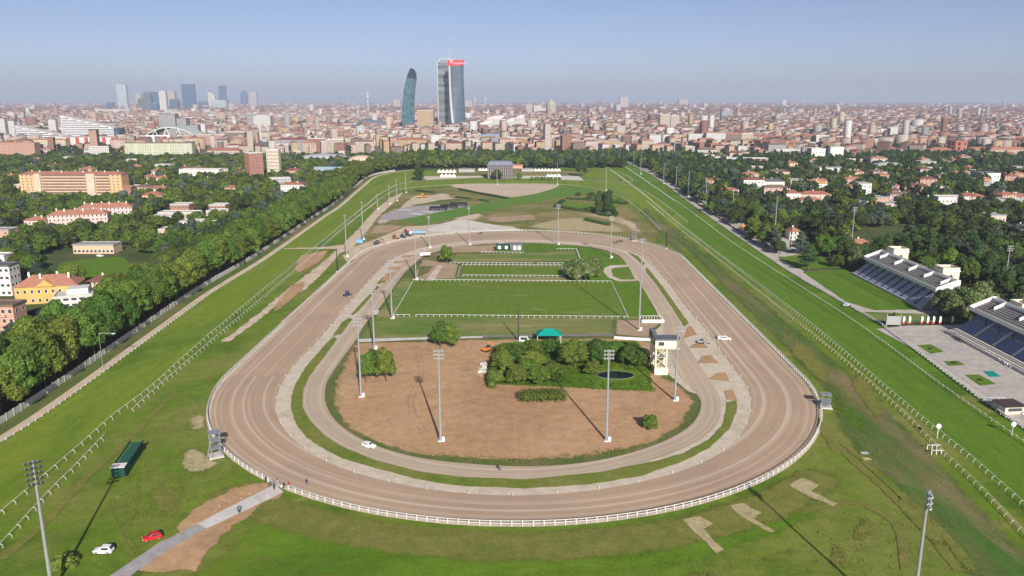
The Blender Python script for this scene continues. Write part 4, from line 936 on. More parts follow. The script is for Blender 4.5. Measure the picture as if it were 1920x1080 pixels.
for (ul, ur, vb, vt, dp, lab, colr, rf, kd) in (
    (1, 14, 268, 222, 12, 'slim white and dark residential tower at the edge of the offices', 'white', 'slate', 'flat'), (20, 31, 268, 226, 12, 'slim white tower beside the low wedge office', 'white', 'slate', 'flat'),
    (94, 108, 262, 224, 12, 'narrow white tower between the two wedge offices', 'white', 'slate', 'flat'),
    (302, 332, 262, 214, 25, 'grey office tower cluster with dark vertical joints behind the arena', 'grey', 'slate', 'flat'), (334, 352, 262, 222, 25, 'lower grey office tower attached to the cluster behind the arena', 'grey', 'slate', 'flat'), (353, 373, 264, 234, 20, 'short grey office block at the foot of the grey cluster', 'grey', 'slate', 'flat'),
    (477, 508, 246, 217, 30, 'plain white cube-shaped building rising from the city', 'white', 'pale', 'flat'), (465, 478, 244, 216, 30, 'dark blue block right behind the white cube', 'grey', 'slate', 'flat'),
    (368, 422, 272, 253, 18, 'salmon brick apartment block with pale roof by the arena', 'salmon', 'pale', 'flat'), (422, 460, 270, 248, 18, 'brown and cream apartment block next to the salmon one', 'brown', 'pale', 'flat'), (457, 484, 268, 248, 15, 'orange pink flat block with cream end', 'salmon', 'grey', 'flat'),
    (390, 450, 298, 282, 18, 'long pinkish villa with red hipped roof in the trees', 'rose', 'terracotta', 'hip'),
    (518, 580, 284, 262, 20, 'grey-blue block with red roof near the grey dome', 'grey', 'maroon', 'hip'), (578, 612, 286, 260, 18, 'red brick block with pale balconies near the grey dome', 'brick', 'pale', 'flat'), (612, 645, 286, 262, 18, 'cream white block at the dome', 'cream', 'pale', 'flat'),
    (180, 242, 216, 205, 40, 'long white flat-roofed hall with blue end on the far side of town', 'white', 'pale', 'flat'),
    (897, 957, 275, 255, 22, 'long yellow palazzo with blue-grey roof beyond the park', 'ochre', 'blue', 'hip'), (957, 995, 275, 256, 22, 'cream wing with brown roof joined to the yellow palazzo', 'cream', 'brown', 'hip'),
    (1043, 1163, 282, 264, 24, 'very long low yellow building with grey sheds on top beyond the park', 'ochre', 'grey', 'flat'),
    (836, 866, 290, 268, 18, 'dark red roofed palazzo directly over the park trees', 'peach', 'maroon', 'hip'), (745, 800, 282, 262, 18, 'yellow house front among red roofs beneath the golden block', 'ochre', 'terracotta', 'hip'),
    (783, 813, 250, 207, 28, 'golden gridded building between the curved tower and the twin towers', 'ochre', 'pale', 'flat'),
    (822, 872, 250, 240, 40, 'low white podium at the feet of the tall glass towers', 'white', 'pale', 'flat'),
    (1237, 1256, 246, 215, 20, 'beige slab, first of the paired slabs rising over the roofs', 'cream', 'pale', 'flat'), (1257, 1273, 246, 217, 20, 'beige slab, second and lower of the paired slabs', 'cream', 'pale', 'flat'),
    (1162, 1178, 206, 182, 40, 'broad pinkish tower block on the far skyline', 'rose', 'pale', 'flat'),
    (986, 998, 216, 196, 25, 'cream tower block beside another alike on the far side', 'cream', 'pale', 'flat'), (1001, 1016, 216, 198, 25, 'pale twin tower block right of a cream one', 'white', 'pale', 'flat'),
    (1290, 1322, 280, 252, 16, 'white apartment house with terraces at the tree edge', 'white', 'pale', 'flat'), (1323, 1360, 281, 249, 16, 'tall white apartment house with balconies beside brown one', 'white', 'rust', 'flat'), (1361, 1388, 279, 252, 15, 'brown apartment house with red roof between white and cream houses', 'brown', 'rust', 'hip'), (1389, 1411, 278, 251, 15, 'cream apartment house with small flat roof', 'cream', 'pale', 'flat'),
    (1408, 1452, 275, 257, 16, 'row of yellow houses with red roofs behind parked trees', 'peach', 'terracotta', 'hip'), (1453, 1500, 276, 258, 16, 'cream row of houses with red roofs beyond the villas', 'cream', 'terracotta', 'hip'), (1503, 1528, 276, 255, 15, 'dark brown apartment house with red roof', 'brown', 'terracotta', 'hip'), (1529, 1557, 277, 254, 15, 'pale blue-white apartment house with flat roof', 'white', 'pale', 'flat'), (1558, 1588, 277, 256, 15, 'red and white striped apartment house', 'brick', 'pale', 'flat'),
    (1667, 1681, 270, 241, 15, 'narrow white apartment tower beside the tree-lined avenue', 'white', 'pale', 'flat'), (1706, 1742, 252, 238, 20, 'white apartment block past the tree-lined avenue', 'white', 'grey', 'flat'),
    (1692, 1770, 276, 262, 20, 'long row of brick tenements with bright red roofs, by the avenue', 'salmon', 'rust', 'hip'), (1742, 1786, 296, 281, 20, 'short brick tenement with red roof next to the round tower', 'brick', 'rust', 'hip'), (1816, 1930, 290, 280, 20, 'long tenement with red roof and cream front past the round tower', 'peach', 'rust', 'hip'), (1816, 1930, 270, 259, 20, 'rear row of red roofed tenements past the round tower', 'salmon', 'rust', 'hip'), (1690, 1930, 262, 250, 18, 'farthest long row of tenements with brown-red roofs', 'peach', 'terracotta', 'hip'),
    (1417, 1441, 297, 284, 14, 'white villa with bright red pyramid roof', 'white', 'rust', 'hip'), (1455, 1498, 296, 281, 16, 'white flat villa with dark window band', 'white', 'pale', 'flat'), (1353, 1440, 308, 297, 14, 'long low whitish shed roof in the trees', 'grey', 'pale', 'flat'), (1307, 1343, 296, 281, 14, 'white house with brown hipped roof by the trees', 'white', 'brown', 'hip'),
    (1723, 1754, 320, 303, 16, 'white modern villa with grey roof in the dark woods', 'white', 'grey', 'flat')):
    block('city_building', lab, ul, ur, vb, vt, dp, roof=rf, kind=kd, rh=4, wmat=fac(colr))
# villas in the woods of the home side
for (ul, ur, vb, vt, dp, colr, rf, kd, fl, co, lab) in (
    (1393, 1432, 362, 337, 14, 'white', 'maroon', 'hip', 3, 6, 'white villa with dark maroon roof, first of the tree-framed group by the light poles'), (1428, 1470, 360, 340, 12, 'white', 'slate', 'hip', 2, 6, 'white villa with grey slate roof in the tree-framed group'),
    (1467, 1500, 384, 362, 13, 'white', 'terracotta', 'hip', 2, 4, 'white villa with red roof and chimney, first wing of the pair'), (1500, 1557, 382, 364, 13, 'cream', 'terracotta', 'hip', 2, 7, 'wide cream villa with red roof next to its white wing'), (1518, 1550, 366, 344, 12, 'white', 'ochre_roof', 'hip', 3, 4, 'white villa with ochre roof rising behind the wide cream one'),
    (1480, 1501, 450, 420, 10, 'white', 'rust', 'hip', 2, 3, 'small white lodge with red roof at the car park edge'), (1593, 1634, 475, 457, 9, 'cream', 'rust', 'hip', 1, 4, 'cream lodge with red roof behind the old grandstand'),
    (1607, 1632, 372, 344, 12, 'white', 'grey', 'flat', 3, 3, 'white modern villa with stacked terraces in dark cedars'), (1747, 1778, 368, 352, 14, 'peach', 'pale', 'flat', 2, 4, 'orange cream villa with roof terrace among cedars'), (1757, 1814, 392, 370, 14, 'white', 'pale', 'flat', 2, 8, 'white terraced villa with several flat roofs'),
    (1830, 1874, 344, 324, 15, 'white', 'slate', 'flat', 2, 6, 'white villa with black roof edge high in the woods'), (1853, 1884, 428, 404, 13, 'rose', 'grey', 'flat', 2, 4, 'rose villa with flat roof close to the floodlight'), (1892, 1960, 448, 430, 16, 'white', 'slate', 'hip', 1, 6, 'villa with wide dark slate roof near the floodlight'),
    (1645, 1694, 322, 309, 18, 'cream', 'copper', 'hip', 2, 7, 'pavilion with pale green copper roof in the woods'), (1633, 1662, 340, 322, 16, 'rose', 'brown', 'hip', 2, 4, 'house with broad brown hipped roof below the copper pavilion'), (1520, 1546, 305, 279, 18, 'white', 'pale', 'flat', 3, 4, 'white church hall with flat roof'), (1685, 1710, 382, 371, 12, 'grey', 'slate', 'hip', 1, 3, 'grey slate roofed house in the cedars'), (1735, 1757, 384, 374, 12, 'cream', 'copper', 'hip', 1, 3, 'cream house with greenish roof in the cedars'), (1880, 1925, 376, 364, 14, 'white', 'grey', 'flat', 1, 6, 'white low villa at the wood margin'), (1440, 1480, 338, 322, 14, 'cream', 'brown', 'hip', 2, 5, 'cream villa with brown roof among tall trees'), (1535, 1585, 330, 315, 14, 'white', 'grey', 'flat', 2, 6, 'white villa with broad grey flat roof in the trees')):
    if rf == 'ochre_roof': plain('roof_ochre_roof', (.50,.30,.10), .85, .15)
    block('villa', lab, ul, ur, vb, vt, dp, colr, rf, kd, 2.6, fl, co, (1.2, 1.5), 'f', cat='villa', hh=6.2 if 'small white lodge' in lab else None, chim=1 if kd == 'hip' else 0)
# white church with a rounded front, octagonal brick tower, domes, copper roof
p = P(1562, 303); hh = hgt(1562, 284, p); t = thing('white_church', 'small white church with round arched front beside the white hall', 'church', p + Vector((0, 12, 0))); KEEP.append((p.x, p.y+12, 16))
MB().box(-11, 11, -12, 12, 0, hh-4).build('wall', MATS['wall_white'], t)
MB().extr([(-12, hh-4)] + [(-11*math.cos(a), hh-4 + 9*math.sin(a)) for a in np.linspace(0, math.pi, 13)] + [(12, hh-4)], -11, 11).build('roof', MATS['roof_slate'], t).rotation_euler.z = R(90)
MB().lathe([(3.2, 0), (3.2, .3)], 16).build('rose_window', MATS['pane'], t); t.children[-1].rotation_euler.x = R(90); t.children[-1].location = (0, -12.1, hh-4)
p = P(1802, 296); hh = hgt(1802, 264, p); t = thing('brick_tower', 'octagonal red brick tower with dark openings and a low roof', 'tower', p + Vector((0, 14, 0))); KEEP.append((p.x, p.y+14, 18)); rr = P(1817, 296).x - p.x
MB().lathe([(rr, 0), (rr, hh-2), (rr*1.04, hh-2), (rr*1.04, hh)], 8).build('wall', plain('tower_brick', (.42,.16,.10), .85, .15, .4), t)
MB().lathe([(rr*1.0, hh), (rr*.3, hh+3), (rr*.3, hh+6), (.5, hh+7)], 8).build('roof', MATS['roof_slate'], t)
for k in range(4, 8):
    for f in range(3):
        a = 2*math.pi*(k+.5)/8; o = MB().box(-2.0, 2.0, -.1, .2, 0, hh*.18).build('opening', MATS['pane'], t)
        o.location = (rr*.925*math.cos(a), rr*.925*math.sin(a), hh*(.18+.27*f)); o.rotation_euler.z = a + R(90)
def dome(label, u0, u1, vb, vt, mat, flat=.8):
    A, B = P(u0, vb), P(u1, vb); rr = (B-A).length/2; c = (A+B)/2 + Vector((0, rr*.5, 0)); h = hgt((u0+u1)/2, vt, c); t = thing('dome_hall', label, 'sports hall', c); KEEP.append((c.x, c.y, rr+2))
    t.scale = (1, .6, 1)
    MB().lathe([(rr, 0), (rr, h*.45)], 32).build('wall', MATS['wall_white'], t)
    MB().lathe([(rr*1.03, h*.45)] + [(rr*1.03*math.cos(a), h*.45 + h*.55*math.sin(a)) for a in np.linspace(.1, 1.5, 8)], 32).build('roof', mat, t, True)
dome('low grey domed sports hall with white drum', 556, 650, 306, 288, plain('dome_grey', (.40,.42,.44), .5))
dome('beige shell-roofed dome just above the avenue crowns', 650, 704, 314, 291, plain('dome_beige', (.52,.42,.32), .7))
block('long_hall', 'long hall with pale blue metal roof beyond the avenue', 588, 642, 330, 318, 20, 'white', 'blue', 'gable', 3, cat='hall', roofmat=plain('roof_pale_blue', (.35,.47,.55), .5))
# ------------------------------------------------------------------ glass towers
def curtain(name, c1, c2, fz=4.0, fx=3.0, rough=.25, line=.6):
    m, n, l, b = _new(name)
    tc = n.new('ShaderNodeTexCoord').outputs['Object']; sep = n.new('ShaderNodeSeparateXYZ'); l.new(tc, sep.inputs[0])
    t = noise(n, l, 1, 2, .5, mapping(n, l, tc, (1/fx/3, 1/fx/3, 1/fz/2.2))); r = ramp(n, [(.38, c1), (.62, c2)]); r.color_ramp.interpolation = 'LINEAR'; l.new(t.outputs[0], r.inputs[0])
    d_ = n.new('ShaderNodeMath'); d_.operation = 'DIVIDE'; l.new(sep.outputs[2], d_.inputs[0]); d_.inputs[1].default_value = fz
    f_ = n.new('ShaderNodeMath'); f_.operation = 'FRACT'; l.new(d_.outputs[0], f_.inputs[0]); g_ = n.new('ShaderNodeMath'); g_.operation = 'GREATER_THAN'; l.new(f_.outputs[0], g_.inputs[0]); g_.inputs[1].default_value = .78
    mm = n.new('ShaderNodeMath'); mm.operation = 'MULTIPLY'; l.new(g_.outputs[0], mm.inputs[0]); mm.inputs[1].default_value = line
    l.new(mixc(n, l, mm.outputs[0], r.outputs[0], tuple(min(1, x*1.8+.03) for x in c2)), b.inputs['Base Color'])
    b.inputs['Roughness'].default_value = rough; b.inputs['Specular IOR Level'].default_value = .5
    MATS[name] = m; return m
curtain('curtain_teal', (.025,.07,.095), (.075,.16,.19), 5, 2, line=.35); curtain('curtain_grey', (.07,.095,.105), (.15,.18,.19), 4, 20, line=.25); curtain('curtain_blue', (.05,.075,.105), (.075,.11,.145), 4, 12, line=.3)
curtain('curtain_deep', (.035,.075,.13), (.055,.11,.18), 4, 8, line=.3); curtain('curtain_pale', (.22,.29,.31), (.34,.40,.41), 4, 12, line=.3)
plain('navy_glass', (.02,.035,.07), .2, .2, .05, spec=.6); plain('sign_red', (.70,.02,.03), .5, .05); plain('white_rib', (.48,.48,.47), .5, .05); plain('sign_blue', (.03,.06,.20), .5, .05)
def text(body, size, mat, parent, loc, rz=0.0, name='lettering', ext=.3):
    cu = bpy.data.curves.new(name, 'FONT'); cu.body = body; cu.size = size; cu.extrude = ext; cu.align_x = 'CENTER'
    tmp = bpy.data.objects.new('tmp', cu); C.objects.link(tmp); dg = bpy.context.evaluated_depsgraph_get()
    me = bpy.data.meshes.new_from_object(tmp.evaluated_get(dg)); bpy.data.objects.remove(tmp); me.materials.clear()
    o = link(name, me, parent, mat); o.location = loc; o.rotation_euler = (R(90), 0, rz); return o
# twisted tower
p = P(857, 241); Rr = lambda u: (u-857)/F*p.length*1.0; ht = hgt(857, 122, p); k = (P(872, 241).x-P(843, 241).x)/2
t = thing('twisted_tower', 'twisting blue-grey glass tower with a white edge rib and red crown sign', 'skyscraper', p); KEEP.append((p.x, p.y, k+6))
def twist_pt(a, z):
    s = z/ht; e = 1 + .20*(1-s)**2.2; tw = R(38)*(1-s)**1.7
    q = abs(math.cos(a))**.6*math.copysign(1, math.cos(a)), abs(math.sin(a))**.6*math.copysign(1, math.sin(a))
    x, y = q[0]*k*e*.94, q[1]*k*e*.72
    return Vector((x*math.cos(tw)-y*math.sin(tw), x*math.sin(tw)+y*math.cos(tw), z))
MB().loft([[twist_pt(2*math.pi*(i+.5)/36, ht*j/30) for i in range(36)] for j in range(31)]).build('glass_shaft', MATS['curtain_blue'], t)
for aa in (R(214), R(226)):
    pts = [twist_pt(aa, ht*j/30)*1.0 for j in range(31)]; MB().tube([Vector((q.x*1.02, q.y*1.04, q.z)) for q in pts], [2.6]*31, 6).build('edge_rib', MATS['white_rib'], t)
sg = hgt(857, 113, p)
so = MB().box(-k*1.02, k*.98, -k*.72, k*.72, ht-2, sg).build('crown_sign', MATS['sign_red'], t)
text('GENERALI', (sg-ht)*.62, MATS['white_rib'], so, (k*.52, -k*.72-.35, ht+2), 0)
em = MB()      # winged lion emblem: body, head, wing, legs as a flat white relief
for q in ([(-4,0),(3,0),(4,3),(2,5),(-3,4.4)], [(3,4),(5.4,5),(5,8),(3,8.4),(1.8,6)], [(-3,4),(1,5),(-1,10),(-5,11),(-4.4,7)], [(-4,0),(-3,0),(-3,-3),(-4.4,-3)], [(2,0),(3,0),(3.6,-3),(2.2,-3)]):
    s_ = (sg-ht)/16; em.prism([(-k*.55+x*s_, y*s_) for x, y in q], 0, .4)
eo = em.build('lion_emblem', MATS['white_rib'], so); eo.rotation_euler = (R(90), 0, 0); eo.location = (0, -k*.72-.2, ht+(sg-ht)*.42)
# slab tower behind it
p = P(843, 239.2); ht = hgt(843, 110, p); k = P(859, 239.2).x - P(823, 239.2).x; xo = P(823, 239.2).x
t = thing('slab_tower', 'tall grey-green glass slab tower with antenna, standing behind the twisted one', 'skyscraper', (xo + k/2, p.y, 0)); KEEP.append((xo+k/2, p.y, k*.7))
bodym = MB(); n = 8
for i in range(n):
    z0, z1 = ht*.955*i/n, ht*.955*(i+1)/n
    rings = []
    for s in (0, .5, 1):
        bz = 1.3*math.sin(math.pi*s); rings.append([(-k/2, -12-bz, z0+(z1-z0)*s), (k/2, -12-bz, z0+(z1-z0)*s), (k/2, 12+bz, z0+(z1-z0)*s), (-k/2, 12+bz, z0+(z1-z0)*s)])
    bodym.loft(rings)
bodym.build('glass_shaft', MATS['curtain_grey'], t)
MB().box(-k*.45, k*.45, -9, 9, ht*.955, ht).build('crown', MATS['curtain_pale'], t)
text('Allianz', 11, MATS['sign_blue'], t, (-k*.16, -9.6, ht*.955+1), 0)
MB().bar((k*.12, 0, ht), (k*.12, 0, hgt(843, 92, p)), .8, .3).build('antenna', MATS['white_rib'], t)
MB().box(-k/2-1, -k/2+1.2, -13.4, 13.4, 0, ht*.96).build('edge_rib', MATS['white_rib'], t)
# curved tower leaning over
p = P(771, 244); ht = hgt(771, 128, p); sc = p.y/F*1.02
t = thing('curved_tower', 'dark teal glass tower bending over like a sail with a navy tip', 'skyscraper', p); KEEP.append((p.x, p.y, 32))
# outline in pixels (left edge, right edge, row)
OUT = [(757,779,244), (756.5,777.5,230), (756,777,215), (757,777,200), (758.5,778,185), (760.5,779.5,170), (764,781.5,155), (766.5,783,147)]
rings = []
for (a, b, v) in OUT:
    z = hgt(771, v, p); x0, x1 = (a-771)*sc, (b-771)*sc; rings.append([(x0, -14, z), (x1*.72+x0*.28, -20, z), (x1, -8, z), (x1, 14, z), (x0, 14, z)])
rings[0] = [(x, y, 0) for x, y, z in rings[0]]
MB().loft(rings).build('glass_shaft', MATS['curtain_teal'], t)
z0 = hgt(771, 147, p); rings = []
for (a, b, v) in ((766.5,783,147.2), (768,783,140), (769.5,782.5,137), (772,780,131), (773.5,776,128)):
    z = hgt(771, v, p); x0, x1 = (a-771)*sc, (b-771)*sc; rings.append([(x0, -14, z), (x1*.6+x0*.4, -19, z), (x1, -8, z), (x1, 12, z), (x0, 12, z)])
MB().loft(rings).build('tip', MATS['navy_glass'], t)
# dark curved congress roof left of it
A, B = P(652, 250), P(737, 250); w_ = (B-A).length; c = (A+B)/2; t = thing('congress_hall', 'congress hall under a wavy slate-grey shell roof', 'hall', c + Vector((0, 30, 0))); KEEP += [(c.x, c.y+30, w_*.35), (c.x-w_*.3, c.y+30, w_*.2), (c.x+w_*.3, c.y+30, w_*.2)]
hr = hgt(690, 222, c); MB().box(-w_*.45, w_*.45, -24, 24, 0, hr*.35).build('wall', MATS['wall_rose'], t)
rm = []
for i in range(21):
    s = i/20; zz = hr*(.25 + .72*math.sin(math.pi*min(1, s*1.05))**.7) - 4*math.sin(s*14); x = -w_/2+w_*s; rm.append([(x, -30, zz-9-3*math.sin(s*9)), (x, -12, zz-1), (x, 6, zz), (x, 30, zz-8), (x, 30, zz-10), (x, 0, zz-3), (x, -30, zz-11-3*math.sin(s*9))])
MB().loft(rm).build('roof', plain('slate_shell', (.16,.17,.20), .5), t, False)
# far cluster and single towers
def tower(label, u0, u1, vb, vt, mat, shape='box', top=None, name='far_tower', group=None):
    A, B = P(u0, vb), P(u1, vb); w_ = (B-A).length; c = (A+B)/2; h = hgt((u0+u1)/2, vt, c); t = thing(name, label, 'skyscraper', c, 0, group); KEEP.append((c.x, c.y, w_*.7))
    M_ = MATS[mat]
    if shape == 'box': MB().box(-w_/2, w_/2, -w_*.3, w_*.3, 0, h).build('shaft', M_, t); MB().box(-w_*.3, w_*.3, -w_*.2, w_*.2, h, h*1.02+2).build('plant_room', MATS['roof_grey'], t)
    elif shape == 'slant':
        MB().add([(-w_/2,-15,0),(w_/2,-15,0),(w_/2,15,0),(-w_/2,15,0),(-w_/2,-15,h),(w_/2,-15,h*(top or .8)),(w_/2,15,h*(top or .8)),(-w_/2,15,h)], [(0,1,5,4),(1,2,6,5),(2,3,7,6),(3,0,4,7)]).build('shaft', M_, t)
        MB().add([(-w_/2,-15,h),(w_/2,-15,h*(top or .8)),(w_/2,15,h*(top or .8)),(-w_/2,15,h),(-w_/2,-15,h+2),(w_/2,-15,h*(top or .8)+2),(w_/2,15,h*(top or .8)+2),(-w_/2,15,h+2)], [(4,5,6,7),(0,1,5,4),(1,2,6,5),(2,3,7,6),(3,0,4,7)]).build('roof', MATS['roof_slate'], t)
    elif shape == 'taper':
        MB().lathe([(w_*.5, 0), (w_*.5, h*.75), (w_*.38, h*.9), (w_*.16, h)], 10).build('shaft', M_, t); MB().bar((0, 0, h), (0, 0, h*1.12), w_*.05, w_*.02).build('spire', MATS['white_rib'], t)
    elif shape == 'stack':
        MB().box(-w_/2, w_/2, -w_*.3, w_*.3, 0, h*.9).build('shaft', M_, t)
        for i in range(7): MB().box(-w_/2-3, w_/2+3*(i % 2), -w_*.36, w_*.3, h*.9*(i+.5)/7, h*.9*(i+.5)/7+4).build('terrace', MATS['leaf_city'], t)
        MB().box(-w_*.4, w_*.4, -w_*.24, w_*.24, h*.9, h).build('top', M_, t)
    elif shape == 'mast':
        MB().bar((0, 0, 0), (0, 0, h*.62), 5, 3.5, 8).build('mast', MATS['white_rib'], t)
        MB().lathe([(3, h*.5), (12, h*.54), (12, h*.57), (4, h*.6), (9, h*.64), (9, h*.66), (2, h*.7)], 12).build('platform', MATS['roof_pale'], t); MB().bar((0, 0, h*.66), (0, 0, h), 2, .7, 6).build('antenna', MATS['sign_red'] if top else MATS['white_rib'], t)
    return t
G_ = 'far glass skyscrapers'
for a in (('pale glass skyscraper with bright top, tallest at one end of the far cluster', 224, 242, 208, 157, 'curtain_pale', 'slant', .97), ('short dark blue office block at the foot of the pale skyscraper', 201, 214, 205, 192, 'curtain_deep', 'box'),
          ('beige block behind the terraced tower', 258, 268, 207, 176, 'facade_cream', 'box'), ('lower tower with planted terraces', 262, 274, 209, 184, 'curtain_grey', 'stack'), ('taller tower with planted terraces', 273, 287, 209, 172, 'curtain_grey', 'stack'),
          ('blue topped block inside the far cluster', 290, 303, 208, 172, 'curtain_deep', 'box'), ('dark block at the foot of the blue topped one', 286, 299, 212, 194, 'curtain_deep', 'box'), ('slender white tower at the heart of the far cluster', 303, 316, 216, 171, 'facade_white', 'box'), ('cream towers behind the slender white one', 314, 332, 205, 171, 'facade_cream', 'box'), ('blue glass block before the cream towers', 321, 337, 208, 186, 'curtain_deep', 'box'), ('pale green low tower under the white one', 313, 340, 218, 206, 'curtain_pale', 'box'),
          ('dark blue glass skyscraper with slanted pale top, broadest of the far cluster', 345, 369, 208, 158, 'curtain_deep', 'slant', .99), ('wide low blue block beside the broad skyscraper', 374, 392, 202, 190, 'curtain_deep', 'box'), ('white skyscraper with steep slanted dark roof', 393, 406, 206, 170, 'facade_white', 'slant', .8), ('slim blue skyscraper with flat slanted top', 413, 426, 204, 162, 'curtain_deep', 'slant', 1.03), ('pale green block under the slim blue skyscraper', 400, 428, 206, 188, 'curtain_pale', 'box'),
          ('pointed blue tower standing alone', 452, 466, 200, 170, 'curtain_deep', 'taper'), ('pinkish slab tower beside the pointed blue one', 470, 483, 199, 174, 'facade_rose', 'box'),
          ('white tower block with chimney-like top on the skyline', 738, 751, 204, 187, 'facade_cream', 'box'), ('cream twin block right behind the tall towers', 872, 886, 206, 189, 'facade_cream', 'box'),
          ('stepped stone tower with pointed spire', 1024, 1043, 218, 188, 'facade_cream', 'taper'), ('squat brown tower on the skyline', 1120, 1128, 200, 188, 'facade_brown', 'box'), ('twin brownish tower of the distant skyline', 1272, 1288, 200, 186, 'facade_rose', 'box'), ('dark lone slab in front of white house fronts', 1351, 1372, 225, 208, 'facade_grey', 'box'), ('pale lone tower above distant roofs', 1465, 1473, 203, 188, 'facade_white', 'box')):
    tower(*a, group=G_)
tower('concrete broadcasting tower with round platforms and thin antenna', 686, 695, 213, 158, 'white_rib', 'mast', name='broadcast_tower'); tower('red and white lattice radio mast on the skyline', 906, 913, 205, 172, 'white_rib', 'mast', True, name='radio_mast'); tower('thin grey radio mast near the red and white one', 889, 892, 205, 174, 'white_rib', 'mast', name='radio_mast')
# white stepped residences
for i, (a, b, vb, vt) in enumerate(((913, 948, 246, 216), (950, 968, 244, 220), (968, 985, 242, 214), (900, 925, 248, 226), (985, 1008, 244, 225))):
    t, w_, d, h = block('terraced_residence', ['white residence with jagged stepped terraces, highest and widest of its group', 'narrow white residence with dark balcony slots', 'tall thin white residence at the end of the stepped group', 'low white stepped residence next to the park tower', 'white residence with pale balconies trailing the stepped group'][i], a, b, vb, vt+7, 25, wmat=fac('white'), roof='pale', kind='flat', group='white stepped residences')
    for j in range(4): MB().box(-w_/2+w_*.12*j, w_/2-w_*.08*(3-j), -12, 12-2*j, h+2.6*j, h+2.6*j+2.3).build('terrace', MATS['wall_white'], t)
# ------------------------------------------------------------------ grandstands, judges' tower, far-end buildings
plain('stone_cream', (.66,.58,.46), .85, .10, .5); plain('seat_pale', (.58,.64,.82), .6, .06, 2); plain('seat_blue', (.11,.20,.44), .6, .1, 2); plain('step_grey', (.36,.36,.36), .9, .12, .6); plain('aisle_dark', (.06,.07,.11), .8)
plain('white_paint', (.74,.73,.70), .55, .08, 1.0); plain('fascia', (.62,.60,.57), .7, .1, .5); plain('bench_grey', (.42,.40,.39), .8, .12, 1); plain('roof_deck', (.20,.185,.18), .9, .15, .5); plain('slate_blue', (.13,.135,.16), .5, .15)
def arch_mesh(w_, h, dep=.25):
    pts = [(-w_/2, 0), (w_/2, 0)] + [(w_/2*math.cos(a), h-w_/2 + w_/2*math.sin(a)) for a in np.linspace(0, math.pi, 9)]
    m = MB(); n = len(pts); m.add([(x, -dep/2, z) for x, z in pts] + [(x, dep/2, z) for x, z in pts], [tuple(range(n)), tuple(range(2*n-1, n-1, -1))] + [(i, n+i, n+(i+1) % n, (i+1) % n) for i in range(n)])
    return m.mesh('arch_window', MATS['pane'])
